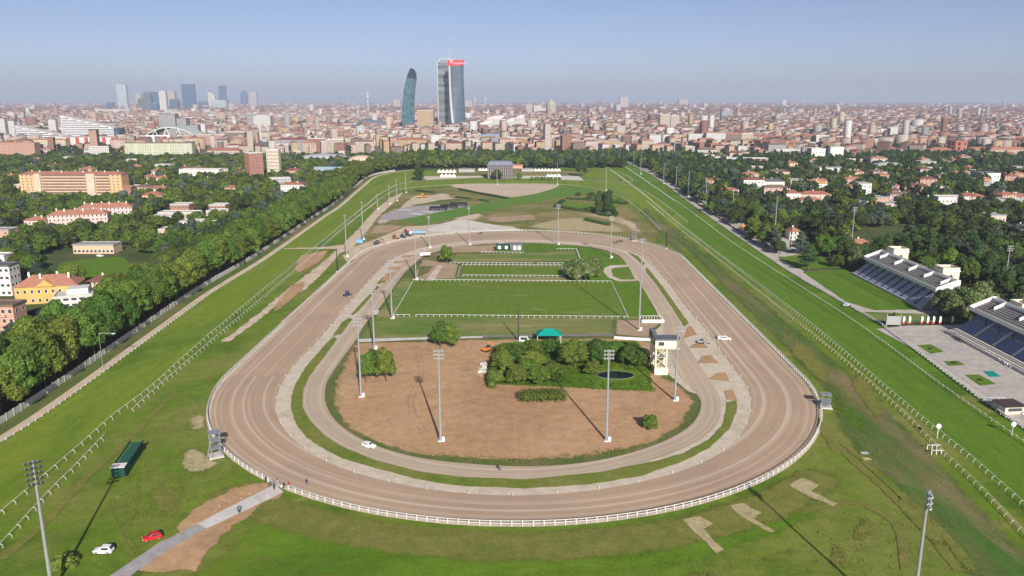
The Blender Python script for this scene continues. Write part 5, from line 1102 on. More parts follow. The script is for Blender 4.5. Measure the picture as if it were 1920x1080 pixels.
def stand(label, xf, y0, y1, dark):
    L = y1-y0; t = thing('grandstand', label, 'grandstand', (xf, y0, 0))
    tiers, bays = (9, 11) if not dark else (10, 6); rise, run, zb = .72, .95, 1.2
    front = 0.0
    MB().box(-.4, 0, -.5, L+.5, -.2, zb+.3).build('front_wall', MATS['fascia'], t)
    bw = L/bays
    sm = MB().box(0, .5, 0, bw-1.5, 0, .34).mesh('seat_row', MATS['seat_blue' if dark else 'seat_pale'])
    off = 5.0 if dark else 0.0
    if dark:      # plain benches below the seats
        for k in range(4): MB().box(k*1.2, k*1.2+1.2, 0, L, -.2, zb+k*.35).build('bench_step', MATS['stone_cream'] if k % 2 else MATS['step_grey'], t)
    for k in range(tiers):
        x = off + k*run; z = zb + (1.2 if dark else 0) + k*rise
        ti = MB().box(x, x+run, 0, L, -.2, z).build('tier', MATS['step_grey'], t)
        for b_ in range(bays):
            if dark and k == 5: continue
            o = link('seat_row', sm, ti); o.location = (x+.32, b_*bw+.75, z)
    for b_ in range(1, bays): MB().add([(off, b_*bw-.5, zb+.1), (off, b_*bw+.5, zb+.1), (off+tiers*run, b_*bw+.5, zb+tiers*rise+.1), (off+tiers*run, b_*bw-.5, zb+tiers*rise+.1), (off, b_*bw-.5, zb+.32+(1.2 if dark else 0)), (off, b_*bw+.5, zb+.32+(1.2 if dark else 0)), (off+tiers*run, b_*bw+.5, zb+.32+tiers*rise+(1.2 if dark else 0)), (off+tiers*run, b_*bw-.5, zb+.32+tiers*rise+(1.2 if dark else 0))], [(3,2,1,0),(4,5,6,7),(0,1,5,4),(1,2,6,5),(2,3,7,6),(3,0,4,7)]).build('aisle', MATS['aisle_dark' if not dark else 'fascia'], t)
    xb = off + tiers*run; ztop = zb + tiers*rise
    # back building under the roof seats
    zc0, zc1 = (10.0, 14.0) if not dark else (11.2, 15.6); xc0, xc1 = (6.2, 17.5) if not dark else (9.5, 20.5)
    MB().box(xb, xc1, 0, L, -.2, zc0-.4).build('back_wall', MATS['stone_cream'], t)
    for y in np.linspace(1.2, L-1.2, 9): MB().bar((xc0+1.0, y, zb+2), (xc0+1.0, y, zc0-.4), .22, n=8).build('column', MATS['steel'] if not dark else MATS['dark_metal'], t)
    canopy = MB().box(xc0, xc1, -.6, L+.6, zc0-.5, zc0+.1).build('canopy', MATS['roof_deck'], t)
    MB().box(xc0-.35, xc0, -.6, L+.6, zc0-.75, zc0+.95).build('fascia', MATS['white_paint'], canopy)
    nrow = 7
    for k in range(nrow):
        x = xc0+.9 + k*1.2; z = zc0+.1 + k*(zc1-zc0-.8)/nrow
        st_ = MB().box(x, x+1.2, 0, L, zc0+.1, z+.14).build('roof_step', MATS['roof_deck'], t)
        MB().box(x+.55, x+1.05, .8, L-.8, z+.3, z+.46).build('bench_row', MATS['bench_grey'], st_)
    xw = xc0+.9+nrow*1.2
    MB().box(xw, xc1, 0, L, zc0+.1, zc1-.3).build('walkway', MATS['fascia'], t); MB().box(xc1-.3, xc1, 0, L, zc1-.3, zc1+.7).build('rear_parapet', MATS['white_paint'], t)
    MB().box(xw-.15, xw+.1, 0, L, zc1-.3, zc1+.6).build('front_parapet', MATS['white_paint'], t)
    for y in (L*.06, L*.26, L*.46, L*.66, L*.88):
        MB().add([(xc0+4.5, y, zc0+.8), (xw, y, zc0+.8), (xw, y, zc1+.9), (xc0+4.5, y, zc0+3.0), (xc0+4.5, y+.5, zc0+.8), (xw, y+.5, zc0+.8), (xw, y+.5, zc1+.9), (xc0+4.5, y+.5, zc0+3.0)], [(0,1,2,3),(7,6,5,4),(0,4,5,1),(1,5,6,2),(2,6,7,3),(3,7,4,0)]).build('divider', MATS['white_paint'], t)
    for y in (-.6, L+.1): MB().add([(xc0, y, zc0), (xc1, y, zc0), (xc1, y, zc1+.9), (xw, y, zc1+.9), (xc0, y, zc0+1.3), (xc0, y+.5, zc0), (xc1, y+.5, zc0), (xc1, y+.5, zc1+.9), (xw, y+.5, zc1+.9), (xc0, y+.5, zc0+1.3)], [(4,3,2,1,0),(5,6,7,8,9),(0,1,6,5),(1,2,7,6),(2,3,8,7),(3,4,9,8),(4,0,5,9)]).build('side_balustrade', MATS['white_paint'], t)
    # end wall with a big arch, facing the camera
    MB().box(xb+.5, xc1+1.5, -.9, -.0, -.2, zc0+.4).build('end_wall', MATS['stone_cream'], t)
    am = arch_mesh(4.2, 6.2); o = link('arch_window', am, t); o.location = ((xb+xc1)/2+1.5, -.95, 1.0)
    for yt in ((L*.2, L*.86) if not dark else (L*.78,)):
        tw = MB().box(xc1+.02, xc1+8.5, yt, yt+8.5, -.2, 16.6).build('stair_tower', MATS['stone_cream'], t)
        MB().box(xc1-.2, xc1+8.8, yt-.3, yt+8.8, 15.6, 16.1).build('cornice', MATS['white_paint'], tw)
        for (a0, a1, b0, b1) in ((0, 8.5, 0, .5), (0, 8.5, 8.0, 8.5), (0, .5, .5, 8.0), (8.0, 8.5, .5, 8.0)): MB().box(xc1+.02+a0, xc1+.02+a1, yt+b0, yt+b1, 16.6, 17.6).build('parapet', MATS['stone_cream'], tw)
        am2 = arch_mesh(1.8, 2.6); o = link('arch_window', am2, tw); o.location = (xc1+4.2, yt-.06, 11.4)
        for q in (1.4, 3.8, 6.2): o = MB().box(xc1-.06, xc1+.06, yt+q, yt+q+1.0, 11, 14.2).build('slit_window', MATS['pane'], tw)
        if dark:
            for q in (2, 5): MB().box(xc1+q, xc1+q+1.2, yt+2, yt+3.4, 16.6, 19.5).build('chimney', MATS['stone_cream'], tw)
    KEEP.append((xf+10, (y0+y1)/2, 25)); KEEP.append((xf+10, y0+12, 20)); KEEP.append((xf+10, y1-10, 20)); KEEP.append((xf+22, y0+20, 12)); KEEP.append((xf+22, y1-12, 10))
    return t
stand('old stone grandstand with pale blue seats, roof-top benches and two cream stair towers', 199.8, 376.5, 457, False)
stand('grandstand with deep blue seats under a dark canopy beside the paved plaza', 191.0, 258, 337, True)
# judges' tower
JT = t = thing('judges_tower', 'cream judges tower on open lattice legs with round-nosed dark roofed cabin', 'tower', P(1238, 700.5)); KEEP.append((55.7, 284, 6))
bs = MB().box(-3.0, 3.0, -2.2, 4.2, -.1, 3.1).build('base_block', MATS['stone_cream'], t); MB().box(-2.2, .4, -2.24, -2.1, .1, 2.0).build('door', MATS['trim_white'], bs)
plain('cream_paint', (.70,.62,.46), .6, .06)
for x in (-2.6, 2.0):
    for y in (-1.8, 3.2): MB().box(x-.32, x+.32, y-.32, y+.32, 3.1, 11.2).build('leg', MATS['cream_paint'], t)
for z0 in (3.6, 7.4):
    for y in (-1.8, 3.2):
        MB().bar((-2.6, y, z0), (2.0, y, z0+3.6), .16, n=4).build('brace', MATS['cream_paint'], t); MB().bar((2.0, y, z0), (-2.6, y, z0+3.6), .16, n=4).build('brace', MATS['cream_paint'], t)
    for x in (-2.6, 2.0): MB().bar((x, -1.8, z0), (x, 3.2, z0+3.6), .16, n=4).build('brace', MATS['cream_paint'], t)
    MB().box(-2.9, 2.3, -2.1, 3.5, z0+3.5, z0+3.75).build('landing', MATS['steel'], t)
cab = [(-3.2, -2.6), (3.4, -2.6)] + [(5.6+1.7*math.cos(a), .6+3.2*math.sin(a)) for a in np.linspace(-1.5, 1.5, 9)] + [(3.4, 3.8), (-3.2, 3.8)]
MB().prism(cab, 11.2, 14.2).build('cabin', MATS['cream_paint'], t)
MB().box(-1.8, .6, -2.7, -2.55, 12.1, 13.6).build('window', MATS['pane'], t); MB().box(1.2, 4.6, -2.7, -2.55, 12.1, 13.6).build('window', MATS['trim_white'], t)
MB().box(-3.34, -3.18, -2.0, 3.2, 12.0, 13.7).build('window', MATS['pane'], t)
rf = MB().prism([(x*1.07+.1, (y-.6)*1.1+.6) for x, y in cab], 14.2, 14.7).build('roof', MATS['slate_blue'], t)
for q in range(3): MB().box(-3.0, -1.2, 4.4+q*3.2, 7.0+q*3.2, 12.6, 14.9+.1*q).build('rear_cabin', MATS['slate_blue'], t)
MB().box(-3.0, -1.0, 3.9, 14, 11.2, 12.6).build('rear_gallery', MATS['cream_paint'], t)
for y in (9, 13.5): MB().box(-2.4, -1.8, y-.3, y+.3, 0, 11.2).build('leg', MATS['cream_paint'], t)
MB().box(-3.4, 7.2, -3.7, -2.7, 11.0, 11.2).build('balcony', MATS['cream_paint'], t)
JT.scale = (.86, .86, .96)
# dark hotel-like building at the far end
A, B = P(914, 336), P(962, 336); w_ = (B-A).length; h = hgt(938, 310, A); t = thing('dark_stable_building', 'dark square building with tight vertical windows and grey mansard roof inside the far bend', 'building', (A+B)/2); KEEP.append(((A.x+B.x)/2, A.y, 24))
MB().box(-w_/2, w_/2, 0, 26, 0, h).build('wall', plain('dark_brick', (.10,.08,.085), .8, .15), t)
h2 = hgt(938, 303, A); MB().add([(-w_/2-.6,-.6,h),(w_/2+.6,-.6,h),(w_/2+.6,26.6,h),(-w_/2-.6,26.6,h),(-w_/2+3,3,h2),(w_/2-3,3,h2),(w_/2-3,23,h2),(-w_/2+3,23,h2)], [(0,1,5,4),(1,2,6,5),(2,3,7,6),(3,0,4,7),(4,5,6,7),(3,2,1,0)]).build('roof', plain('mansard', (.17,.19,.24), .6), t)
for i in range(12): MB().box(-w_/2+w_*(i+.35)/12, -w_/2+w_*(i+.62)/12, -.15, .02, 1, h-1).build('mullion', plain('mullion', (.30,.28,.28), .7), t)
for f in range(1, 4): MB().box(-w_/2, w_/2, -.2, -.02, h*f/4, h*f/4+.35).build('floor_band', MATS['dark_brick'], t)
# low annexes
block('long_shed', 'long low grey shed behind the far lawn', 978, 1000, 322, 317, 8, 'grey', 'grey', 'gable', 1.2, cat='shed'); block('brick_shed', 'low brick shed beside the dark square building', 962, 980, 316, 310, 10, 'salmon', 'rust', 'gable', 1.5, cat='shed'); block('grey_shed', 'low grey flat shed between the tents', 860, 890, 323, 318, 8, 'grey', 'grey', 'flat', cat='shed')
# white pagoda tents
plain('tent_white', (.78,.78,.76), .7, .04)
def tent_proto():
    t = thing('pagoda_tent', 'x', 'tent', group='x'); s = 3.0
    MB().box(-s, s, -s, s, 0, 2.6).build('side_wall', MATS['tent_white'], t)
    prof = [(s*1.45, 2.6), (s*.85, 3.3), (s*.35, 4.3), (.08, 5.6)]
    o = MB().lathe(prof, 4).build('roof', MATS['tent_white'], t); o.rotation_euler.z = R(45); return t
tp = tent_proto(); first = True
for (u0, u1, v, n, lab) in ((824, 852, 323.5, 5, 'in the back row by the tall dark tree'), (829, 851, 332, 4, 'in the front row by the tall dark tree'), (900, 912, 320, 3, 'beside the dark square building'), (1004, 1048, 321, 8, 'in the long row under the wood'), (1028, 1048, 331.5, 4, 'behind the clipped dark bushes')):
    for i in range(n):
        p = P(u0+(u1-u0)*i/(n-1), v); o = tp if first else dup(tp, p); first = False; o.location = p
        o['label'] = 'white pagoda tent ' + lab; o['group'] = 'white pagoda tents ' + lab; s_ = (P(u1, v)-P(u0, v)).length/(n-1)/6.1; o.scale = (s_, s_, s_)
for i, (u, v) in enumerate(((822, 391.5), (842, 388), (860, 384))):
    p = P(u, v+3); t = thing('stable_tent', ['long black stable tent, lowest on the paved yard', 'long black stable tent between two alike', 'long black stable tent at the far edge of the paved yard'][i], 'tent', p, R(-2), 'black stable tents')
    MB().extr([(-3, 0), (3, 0), (3, 2.6), (0, 4.0), (-3, 2.6)], -8, 8).build('cover', plain('black_sheet', (.025,.025,.03), .5, .15, .5), t)
    MB().box(8.0, 8.1, -2.6, 2.6, 0, 2.4).build('end_flap', MATS['dark_metal'], t)
    for x in (-5.3, -2.7, 0, 2.7, 5.3): MB().box(x-.08, x+.08, -3.06, -2.98, 0, 2.6).build('rib', MATS['steel'], t)
# ------------------------------------------------------------------ the rest of the city
wn = list(WALL); WN = ['cream','cream','cream','pink','white','white','grey','ochre','brick','salmon','rose','peach','peach','brown']
RN = ['terracotta','rust','terracotta','rust','maroon','brown','brown','grey','pale','grey']
def in_view(x, y, m=30): return abs(x) < y*.655 + m
CITY0 = lambda x: 1460 + (60 if abs(x) < 320 else 0) - (100 if x < -700 else 0)   # where the woods end
cells = []
KFAR = [k_ for k_ in KEEP if k_[1] > 3200]; KNEAR = [k_ for k_ in KEEP if 1200 < k_[1] < 3500]
rot = R(17); cr_, sr_ = math.cos(rot), math.sin(rot)
for (y0, y1, cell) in ((1300, 2600, 27.0), (2600, 5200, 35.0), (5200, 11500, 62.0), (11500, 24000, 190.0)):
    n = int(y1*1.2/cell)
    for i in range(-n, n):
        for j in range(-n, n):
            x, y = (i*cr_ - j*sr_)*cell, (i*sr_ + j*cr_)*cell
            if y < max(y0, CITY0(x)) or y >= y1 or not in_view(x, y): continue
            if (i % 4 == 0 and cell < 50 and random.random() < .75) or (j % 6 == 0 and cell < 50 and random.random() < .6): continue     # streets
            q = random.random()
            x += random.uniform(-.14, .14)*cell; y += random.uniform(-.14, .14)*cell
            grove = math.sin(x*.0043+1.3)*math.sin(y*.0031+.4) + .5*math.sin(x*.011+y*.007)
            if (grove > .82 and q < .85) or q < .08:
                if y < 6000 and clear_of(x, y, 9, KFAR if y > 3300 else KNEAR):
                    for _ in range(2 if cell > 40 else 1): MASS.append((x+random.uniform(-12, 12), y+random.uniform(-12, 12), random.uniform(11, 18), random.uniform(12, 17) if y < 3000 else 22, 'city'))
                continue
            big = cell > 50
            w_ = random.uniform(.62, .98)*cell; d = random.uniform(.34, .5)*cell if not big else random.uniform(.4, .8)*cell
            if cell > 150: w_ *= .6; d *= .5
            h = random.choice((9, 12, 15, 18, 18, 21, 21, 24)) + random.uniform(-1, 1)
            if .80 < q < .93: w_ *= 1.5
            if q > .975: h += random.uniform(8, 22)
            if q > .996: h += random.uniform(10, 30); w_ *= .55
            if cell > 150 and q < .5: continue
            if y < 9000 and not clear_of(x, y, max(w_, d)*.5, KFAR if y > 3300 else KNEAR): continue
            a = rot + (0 if random.random() < .5 else math.pi/2) + random.uniform(-.05, .05)
            if x > 500: a += R(25)
            wk = random.choice(WN); rk = random.choice(RN[:7] if (x > 0 and random.random() < .6) else RN); flat = rk in ('pale', 'grey') or h > 26
            if wk in ('brick', 'brown') and y > 3500: wk = 'rose'
            cells.append((y, x, w_, d, h, a, wk, rk, flat))
cells.sort(key=lambda c: c[0] + abs(c[1])*.15)
NIND = 190
FLOORN = {3: 'three', 4: 'four', 5: 'five', 6: 'six', 7: 'seven', 8: 'eight'}
COLN = {'cream': 'cream', 'pink': 'pink', 'white': 'white', 'ochre': 'ochre', 'brick': 'brick-red', 'grey': 'grey', 'salmon': 'salmon', 'rose': 'rose', 'peach': 'peach', 'brown': 'brown'}
def near_mark(x, y, n=6):
    lb = min(BL, key=lambda q: (q[0]-x)**2 + (q[1]-y)**2)[2].split()[:n]
    while lb[-1].strip(',') in ('with', 'and', 'the', 'of', 'in', 'at', 'by', 'a', 'an', 'its', 'to', 'on', 'behind', 'beside', 'below', 'above', 'under', 'pale', 'dark', 'between', 'near', 'red', 'one', 'among'): lb.pop()
    return 'the ' + ' '.join(lb).rstrip(',')
for (y, x, w_, d, h, a, wk, rk, flat) in cells[:NIND]:
    lab = '%s %s-storey house with %s %s roof near %s' % (COLN[wk], FLOORN.get(int(h/3.1), 'tall many'), rk, 'flat' if flat else 'hipped', near_mark(x, y, 5))
    t = thing('city_house', lab, 'building', (x, y, 0), a, 'houses at the city edge')
    MB().box(-w_/2, w_/2, -d/2, d/2, -.2, h-.01).build('wall', fac(wk), t)
    roof_mesh('flat' if flat else 'hip', w_, d, h, d*.22).build('roof', MATS['roof_'+rk], t)
# everything farther: one joined mesh with its own wall and roof colours
rest = cells[NIND:]; n = len(rest)
arr = np.array([(x, y, w_, d, h, a) for (y, x, w_, d, h, a, wk, rk, fl) in rest]); fl = np.array([r_[8] for r_ in rest])
X, Y, Wd, D, Hh, A = arr.T
def corner(sx, sy, z): 
    lx, ly = sx*Wd/2, sy*D/2; return np.stack([X + lx*np.cos(A) - ly*np.sin(A), Y + lx*np.sin(A) + ly*np.cos(A), z], 1)
rid = np.where(fl, .6, D*.22); rx = np.where(fl, .98, np.maximum(.05, (Wd-D)/Wd))
z0 = np.zeros(n); vs_ = [corner(-1,-1,z0), corner(1,-1,z0), corner(1,1,z0), corner(-1,1,z0), corner(-1,-1,Hh), corner(1,-1,Hh), corner(1,1,Hh), corner(-1,1,Hh), corner(-rx,0*rx,Hh+rid), corner(rx,0*rx,Hh+rid)]
Vv = np.stack(vs_, 1).reshape(-1, 3); base = (np.arange(n)*10)[:, None]
Q = np.concatenate([(base + np.array(f)) for f in ((0,1,5,4),(1,2,6,5),(2,3,7,6),(3,0,4,7),(4,5,9,8),(6,7,8,9))], 1).reshape(-1, 4)
T = np.concatenate([(base + np.array(f)) for f in ((5,6,9),(7,4,8))], 1).reshape(-1, 3)
m, nn, ll, b = _new('far_city_mat')
at = nn.new('ShaderNodeAttribute'); at.attribute_name = 'paint'; uvn = nn.new('ShaderNodeUVMap').outputs[0]; sp = nn.new('ShaderNodeSeparateXYZ'); ll.new(uvn, sp.inputs[0])
def fr_(o, per, lo, hi):
    a_ = nn.new('ShaderNodeMath'); a_.operation = 'DIVIDE'; ll.new(o, a_.inputs[0]); a_.inputs[1].default_value = per
    f_ = nn.new('ShaderNodeMath'); f_.operation = 'FRACT'; ll.new(a_.outputs[0], f_.inputs[0])
    c_ = nn.new('ShaderNodeMath'); c_.operation = 'COMPARE'; ll.new(f_.outputs[0], c_.inputs[0]); c_.inputs[1].default_value = (lo+hi)/2; c_.inputs[2].default_value = (hi-lo)/2; return c_.outputs[0]
mu = nn.new('ShaderNodeMath'); mu.operation = 'MULTIPLY'; ll.new(fr_(sp.outputs[0], 3.4, .3, .7), mu.inputs[0]); ll.new(fr_(sp.outputs[1], 3.1, .3, .78), mu.inputs[1])
m2 = nn.new('ShaderNodeMath'); m2.operation = 'MULTIPLY'; ll.new(mu.outputs[0], m2.inputs[0]); m2.inputs[1].default_value = .8
ll.new(mixc(nn, ll, m2.outputs[0], at.outputs['Color'], (.07,.075,.085)), b.inputs['Base Color']); b.inputs['Roughness'].default_value = .85; b.inputs['Specular IOR Level'].default_value = .15
me = np_mesh('far_city', Vv, Q, T, m)
wc = np.array([CITY[r_[6]] for r_ in rest])*rng.uniform(.8, 1.15, (n, 1)); rc = np.array([CROOF[r_[7]] for r_ in rest])*rng.uniform(.75, 1.3, (n, 1))
qc = np.stack([wc]*4 + [rc]*2, 1).reshape(-1, 3); tcx = np.stack([rc]*2, 1).reshape(-1, 3); fc = np.ones((n*8, 4)); fc[:, :3] = np.clip(np.concatenate([qc, tcx]), 0, 1)
ca = me.attributes.new('paint', 'FLOAT_COLOR', 'FACE'); ca.data.foreach_set('color', fc.astype(np.float32).ravel())
uv = np.zeros((n, 6, 4, 2)); 
for k_, L in enumerate((Wd, D, Wd, D)):
    uv[:, k_, 1, 0] = L; uv[:, k_, 2, 0] = L; uv[:, k_, 2, 1] = Hh; uv[:, k_, 3, 1] = Hh
ul_ = me.uv_layers.new(name='UVMap'); ul_.data.foreach_set('uv', np.concatenate([uv.reshape(-1), np.zeros(n*6*2)]).astype(np.float32))
o = link('far_city', me); props(o, 'endless far roofs and house fronts of the city under haze', 'city', None, 'stuff')
# ------------------------------------------------------------------ woods on both sides and behind the far bend
HOME_IN = RH   # inner limit on the home side
def xlim_home(y):
    for a, b in zip(RH, RH[1:]):
        if a.y <= y <= b.y: return a.x
    return RH[0].x if y < RH[0].y else 150
def xlim_back(y):
    for a, b in zip(AV2, AV2[1:]):
        if a.y <= y <= b.y: return a.x
    return -178
# open ground to keep clear on the home side: car park, stands, plaza, lawns
for (u, v, r_) in ((1440,430,12),(1480,455,14),(1400,405,12),(1505,470,12),(1360,395,7),(1490,492,12),(1530,492,10),(1560,498,8),(1560,530,14),(1600,540,14),(1650,560,16),(1700,575,12),(1640,525,12),(1680,545,14),(1720,540,15),(1760,560,16),(1780,545,14),(1700,598,14),(1760,600,14),(1820,640,25),(1900,690,35),(1800,660,25),(1900,620,30),(1860,640,25), (1960,640,40)): 
    p = P(u, v); KEEP.append((p.x, p.y, r_))
for u_ in range(108, 262, 14):
    for v_ in (482, 489, 496, 503, 510, 517, 524, 530):
        p = P(u_, v_); KEEP.append((p.x, p.y, 7))
for (u, v, r_) in ((150,503,12),(200,500,13),(225,508,10),(120,512,8),(15,650,10),(60,640,6),(60,600,8)):
    p = P(u, v); KEEP.append((p.x, p.y, r_))
# the straight avenue of the city side
for yy in range(1480, 2300, 14):
    for s in (-1, 1): MASS.append((yy*.452-60 + s*9, yy, 13, 10, 'city'))
# smaller houses scattered in the green quarters
VN = [('white', 'white'), ('cream', 'cream'), ('rose', 'rose'), ('peach', 'peach'), ('salmon', 'salmon'), ('grey', 'grey'), ('pink', 'pink')]; nh = 0
for _ in range(900):
    if nh >= 130: break
    home = random.random() < .66; v = random.uniform(292, 400) if home else random.uniform(298, 366); u = random.uniform(1290, 1915) if home else random.uniform(5, 560 if v < 360 else 330)
    p = P(u, v)
    if not home and p.x > xlim_back(p.y) - 22: continue
    if home and p.x < xlim_home(p.y) + 40: continue
    if not clear_of(p.x, p.y + 7, 12): continue
    wk, wl = random.choice(VN); fl = random.choice((2, 2, 3, 3, 4)) if home else random.choice((2, 2, 3)); rk = random.choice(('terracotta', 'rust', 'rust', 'terracotta', 'maroon', 'pale', 'grey', 'brown')); flat = rk in ('pale', 'grey'); wd = random.uniform(12, 26); px = wd/p.y*F*.5
    lab = '%s %s-storey house with %s %s roof near %s' % (wl, FLOORN.get(fl, 'two') if fl > 2 else 'two', rk, 'flat' if flat else 'hipped', near_mark(p.x, p.y, 5))
    block('garden_house', lab, u-px, u+px, v, v, random.uniform(10, 14), wk, rk, 'flat' if flat else 'hip', 2.4, fl, max(2, int(wd/4)), (1.3, 1.5), 'f' if p.y > 700 else 'fr', turn=random.uniform(-.5, .5), cat='house', group='houses in the green quarters', hh=fl*3.1 + random.uniform(-.2, .6), chim=0 if flat else 1); nh += 1
cand = []
def scatter(x0, x1, y0, y1, step, fn):
    y = y0
    while y < y1:
        x = x0
        while x < x1:
            xx, yy = x + random.uniform(-.38, .38)*step, y + random.uniform(-.38, .38)*step
            if (in_view(xx, yy, 20) or yy < 320) and fn(xx, yy): cand.append((xx, yy))
            x += step
        y += step*.9
gap = lambda x, y, k: math.sin(x*.021+k)*math.sin(y*.017+k*2) + .6*math.sin(x*.05-y*.043)
scatter(-900, -180, 260, 1400, 10.5, lambda x, y: x < xlim_back(y)-8 and gap(x, y, 1) < .82 and clear_of(x, y, 6.0))
scatter(232, 420, 120, 320, 11, lambda x, y: not in_view(x, y, -5) and clear_of(x, y, 5))
scatter(170, 960, 320, 1440, 10.5, lambda x, y: x > xlim_home(y) + (9 if y > 470 else 75) and gap(x, y, 2) < .9 and clear_of(x, y, 5.5))
scatter(-175, 175, 1195, 1440, 11, lambda x, y: y > 1200 + .0006*x*x*0 and clear_of(x, y, 4))
cand.sort(key=lambda p: math.hypot(*p))
KL = {'park': 'mid-green spreading tree', 'dark': 'dark green dense tree', 'cedar': 'dark cedar with layered branches', 'blue': 'blue-grey cedar', 'light': 'light green round tree'}
n_w = 300 - n_ind - 28
for i, (x, y) in enumerate(cand):
    home = x > 0; q = random.random()
    if home: k = 'cedar' if q < .30 else 'dark' if q < .58 else 'blue' if q < .68 else 'park' if q < .90 else 'light'
    else: k = 'dark' if q < .34 else 'park' if q < .80 else 'light' if q < .93 else 'blue'
    h = {'cedar': random.uniform(14, 22), 'blue': random.uniform(13, 18)}.get(k, random.uniform(9, 16.5)); wd = random.uniform(9.5, 15)
    if y > 1150 and abs(x) < 180: h = random.uniform(14, 20)
    if not home: h *= .82
    elif y > 560: h *= .86
    if not in_view(x, y, 12): MASS.append((x, y, h, wd, 'dark')); n_w += 1
    elif i < n_w:
        tree({'cedar': 'cedar_tree', 'blue': 'cedar_tree'}.get(k, 'park_tree'), (k, random.randrange(2)), (x, y, 0), h, wd,
             ('tall ' if h > 15.5 else 'low ' if h < 11 else '') + ('broad ' if wd > 13.4 else 'slim ' if wd < 11 else '') + KL[k] + ' near ' + near_mark(x, y, 6), ('garden ' if home else 'quarter ') + k + ' trees')
    else: MASS.append((x, y, h, wd, {'cedar': 'cedar', 'blue': 'blue', 'dark': 'dark', 'light': 'light'}.get(k, 'mid')))
near = lambda lo, hi, ks: [t for t in MASS if lo <= t[1] < hi and t[4] in ks]
WL = 'mass of %s tree crowns in the woods around the racecourse'
for ks, mat, lab in ((('mid',), 'leaf_mid', 'mid-green'), (('dark', 'cedar'), 'leaf_dark', 'dark green'), (('blue',), 'leaf_blue', 'blue-grey'), (('light',), 'leaf_light', 'light green')):
    a = near(0, 750, ks)
    if a: crowns(a, 700, 1.35, ICO2, 'near_wood', mat, WL % ('nearer ' + lab), 'wood')
    a = near(750, 3000, ks)
    if a: crowns(a, 330, 1.8, ICO1, 'far_wood', mat, WL % ('farther ' + lab), 'wood')
a = [t for t in MASS if t[4] == 'city']
crowns(a, 90, 3.0, ICO1, 'city_trees', 'leaf_city', 'street and park trees scattered through the city', 'wood')
print('TREES', n_ind, n_w, len(cand), len(MASS))
# ------------------------------------------------------------------ rails
plain('rail_white', (.66,.66,.64), .45, .05, 2); plain('rail_cream', (.62,.60,.36), .6, .12, 1); plain('rail_dull', (.62,.61,.58), .6, .12, 1)
def post_mesh(kind, mat, h, side):
    m = MB()
    if kind == 'gooseneck': m.tube([(side*.75, 0, -.1), (side*.75, 0, h*.55), (side*.55, 0, h*.85), (side*.2, 0, h*.98), (0, 0, h)], .06, 5)
    else: m.box(-.10, .10, -.10, .10, -.1, h-.06)
    return m.mesh('post', MATS[mat])
def fence(label, pts, step, h, kind='post', mat='rail_white', rails=1, side=1, r=.10, parts=300, name='running_rail', flat=False, cat='rail', ymax=1e9):
    t = thing(name, label, cat)
    for k in range(rails):
        z = h*(1 - .42*k); pl = [Vector((p.x, p.y, z)) for p in pts]
        m = MB()
        if flat:
            L = offset(pts, r*1.3); Rr = offset(pts, -r*1.3); m.loft([[(a.x, a.y, z-.08), (b.x, b.y, z-.08), (b.x, b.y, z+.04), (a.x, a.y, z+.04)] for a, b in zip(L, Rr)])
        else: m.tube(pl, r, 5)
        m.build('rail', MATS[mat], t)
    me = post_mesh(kind, mat, h, side); pp = along(pts, step); joint = MB(); n = 0
    for i, p in enumerate(pp):
        q = pp[min(i+1, len(pp)-1)] - pp[max(i-1, 0)]; a = math.atan2(q.y, q.x) - math.pi/2
        if n < parts and p.y < ymax:
            o = link('post', me, t); o.location = p; o.rotation_euler.z = a; n += 1
        else: joint.box(p.x-.09, p.x+.09, p.y-.09, p.y+.09, 0, h-.05)
    if joint.v: o = joint.build('post', MATS[mat], t); o['kind'] = 'stuff'
    return t
ring_pts = stadium(TR_OUT + 1.0, 90, 60)
g0, g1 = P(516, 909), P(541, 921)
k0 = min(range(len(ring_pts)), key=lambda i: (ring_pts[i]-g0).length); k1 = min(range(len(ring_pts)), key=lambda i: (ring_pts[i]-g1).length)
fence('white two-rail fence round the outside of the sand trotting track, open at the gravel path', ring_pts[k1:] + ring_pts[1:k0+1], 2.6, 1.55, 'post', 'rail_white', 2, r=.06, name='track_fence', flat=True, cat='fence')
def cut(pts, lo, hi): return [p for p in pts if lo <= p.y <= hi]
gp = P(215, 800).y
fence('white running rail with bent posts beside the back-straight turf', LR1, 5.0, 1.25, 'gooseneck', side=1, r=.07, ymax=700)
fence('second white rail, near stretch that ends in a gap', cut(LR2, 0, gp-4), 4.2, 1.25, 'gooseneck', side=1, r=.07)
fence('second white rail, far stretch beyond the gap along the sand road', cut(LR2, gp+10, 2000), 4.2, 1.25, 'gooseneck', side=1, r=.07, ymax=650)
fence('low white rail edging the boundary path under the avenue', offset(LP, -.3), 3.6, 1.1, 'post', 'rail_dull', r=.07, parts=220, ymax=700)
fence('white running rail between the bright home turf and the yellowish rail', RA, 3.4, 1.3, 'gooseneck', side=-1, r=.075, parts=240, ymax=800)
fence('yellowish old rail along the rough strip by the home turf', RB, 3.4, 1.3, 'gooseneck', 'rail_cream', side=-1, r=.075, parts=240, ymax=700)
fence('white running rail on the far side of the bright home turf', RC, 3.4, 1.3, 'gooseneck', side=1, r=.075, parts=240, ymax=800)
fence('broad white top rail between the outer turf and the gravel path', RH, 2.8, 1.25, 'post', 'rail_dull', r=.22, parts=260, flat=True, ymax=700)
fence('thin white rail on the outer line of the far bend', FB1, 6, 1.2, 'post', 'rail_dull', parts=60, r=.07); fence('thin white rail on the inner line of the far bend', FB2, 6, 1.2, 'post', 'rail_dull', parts=60, r=.07)
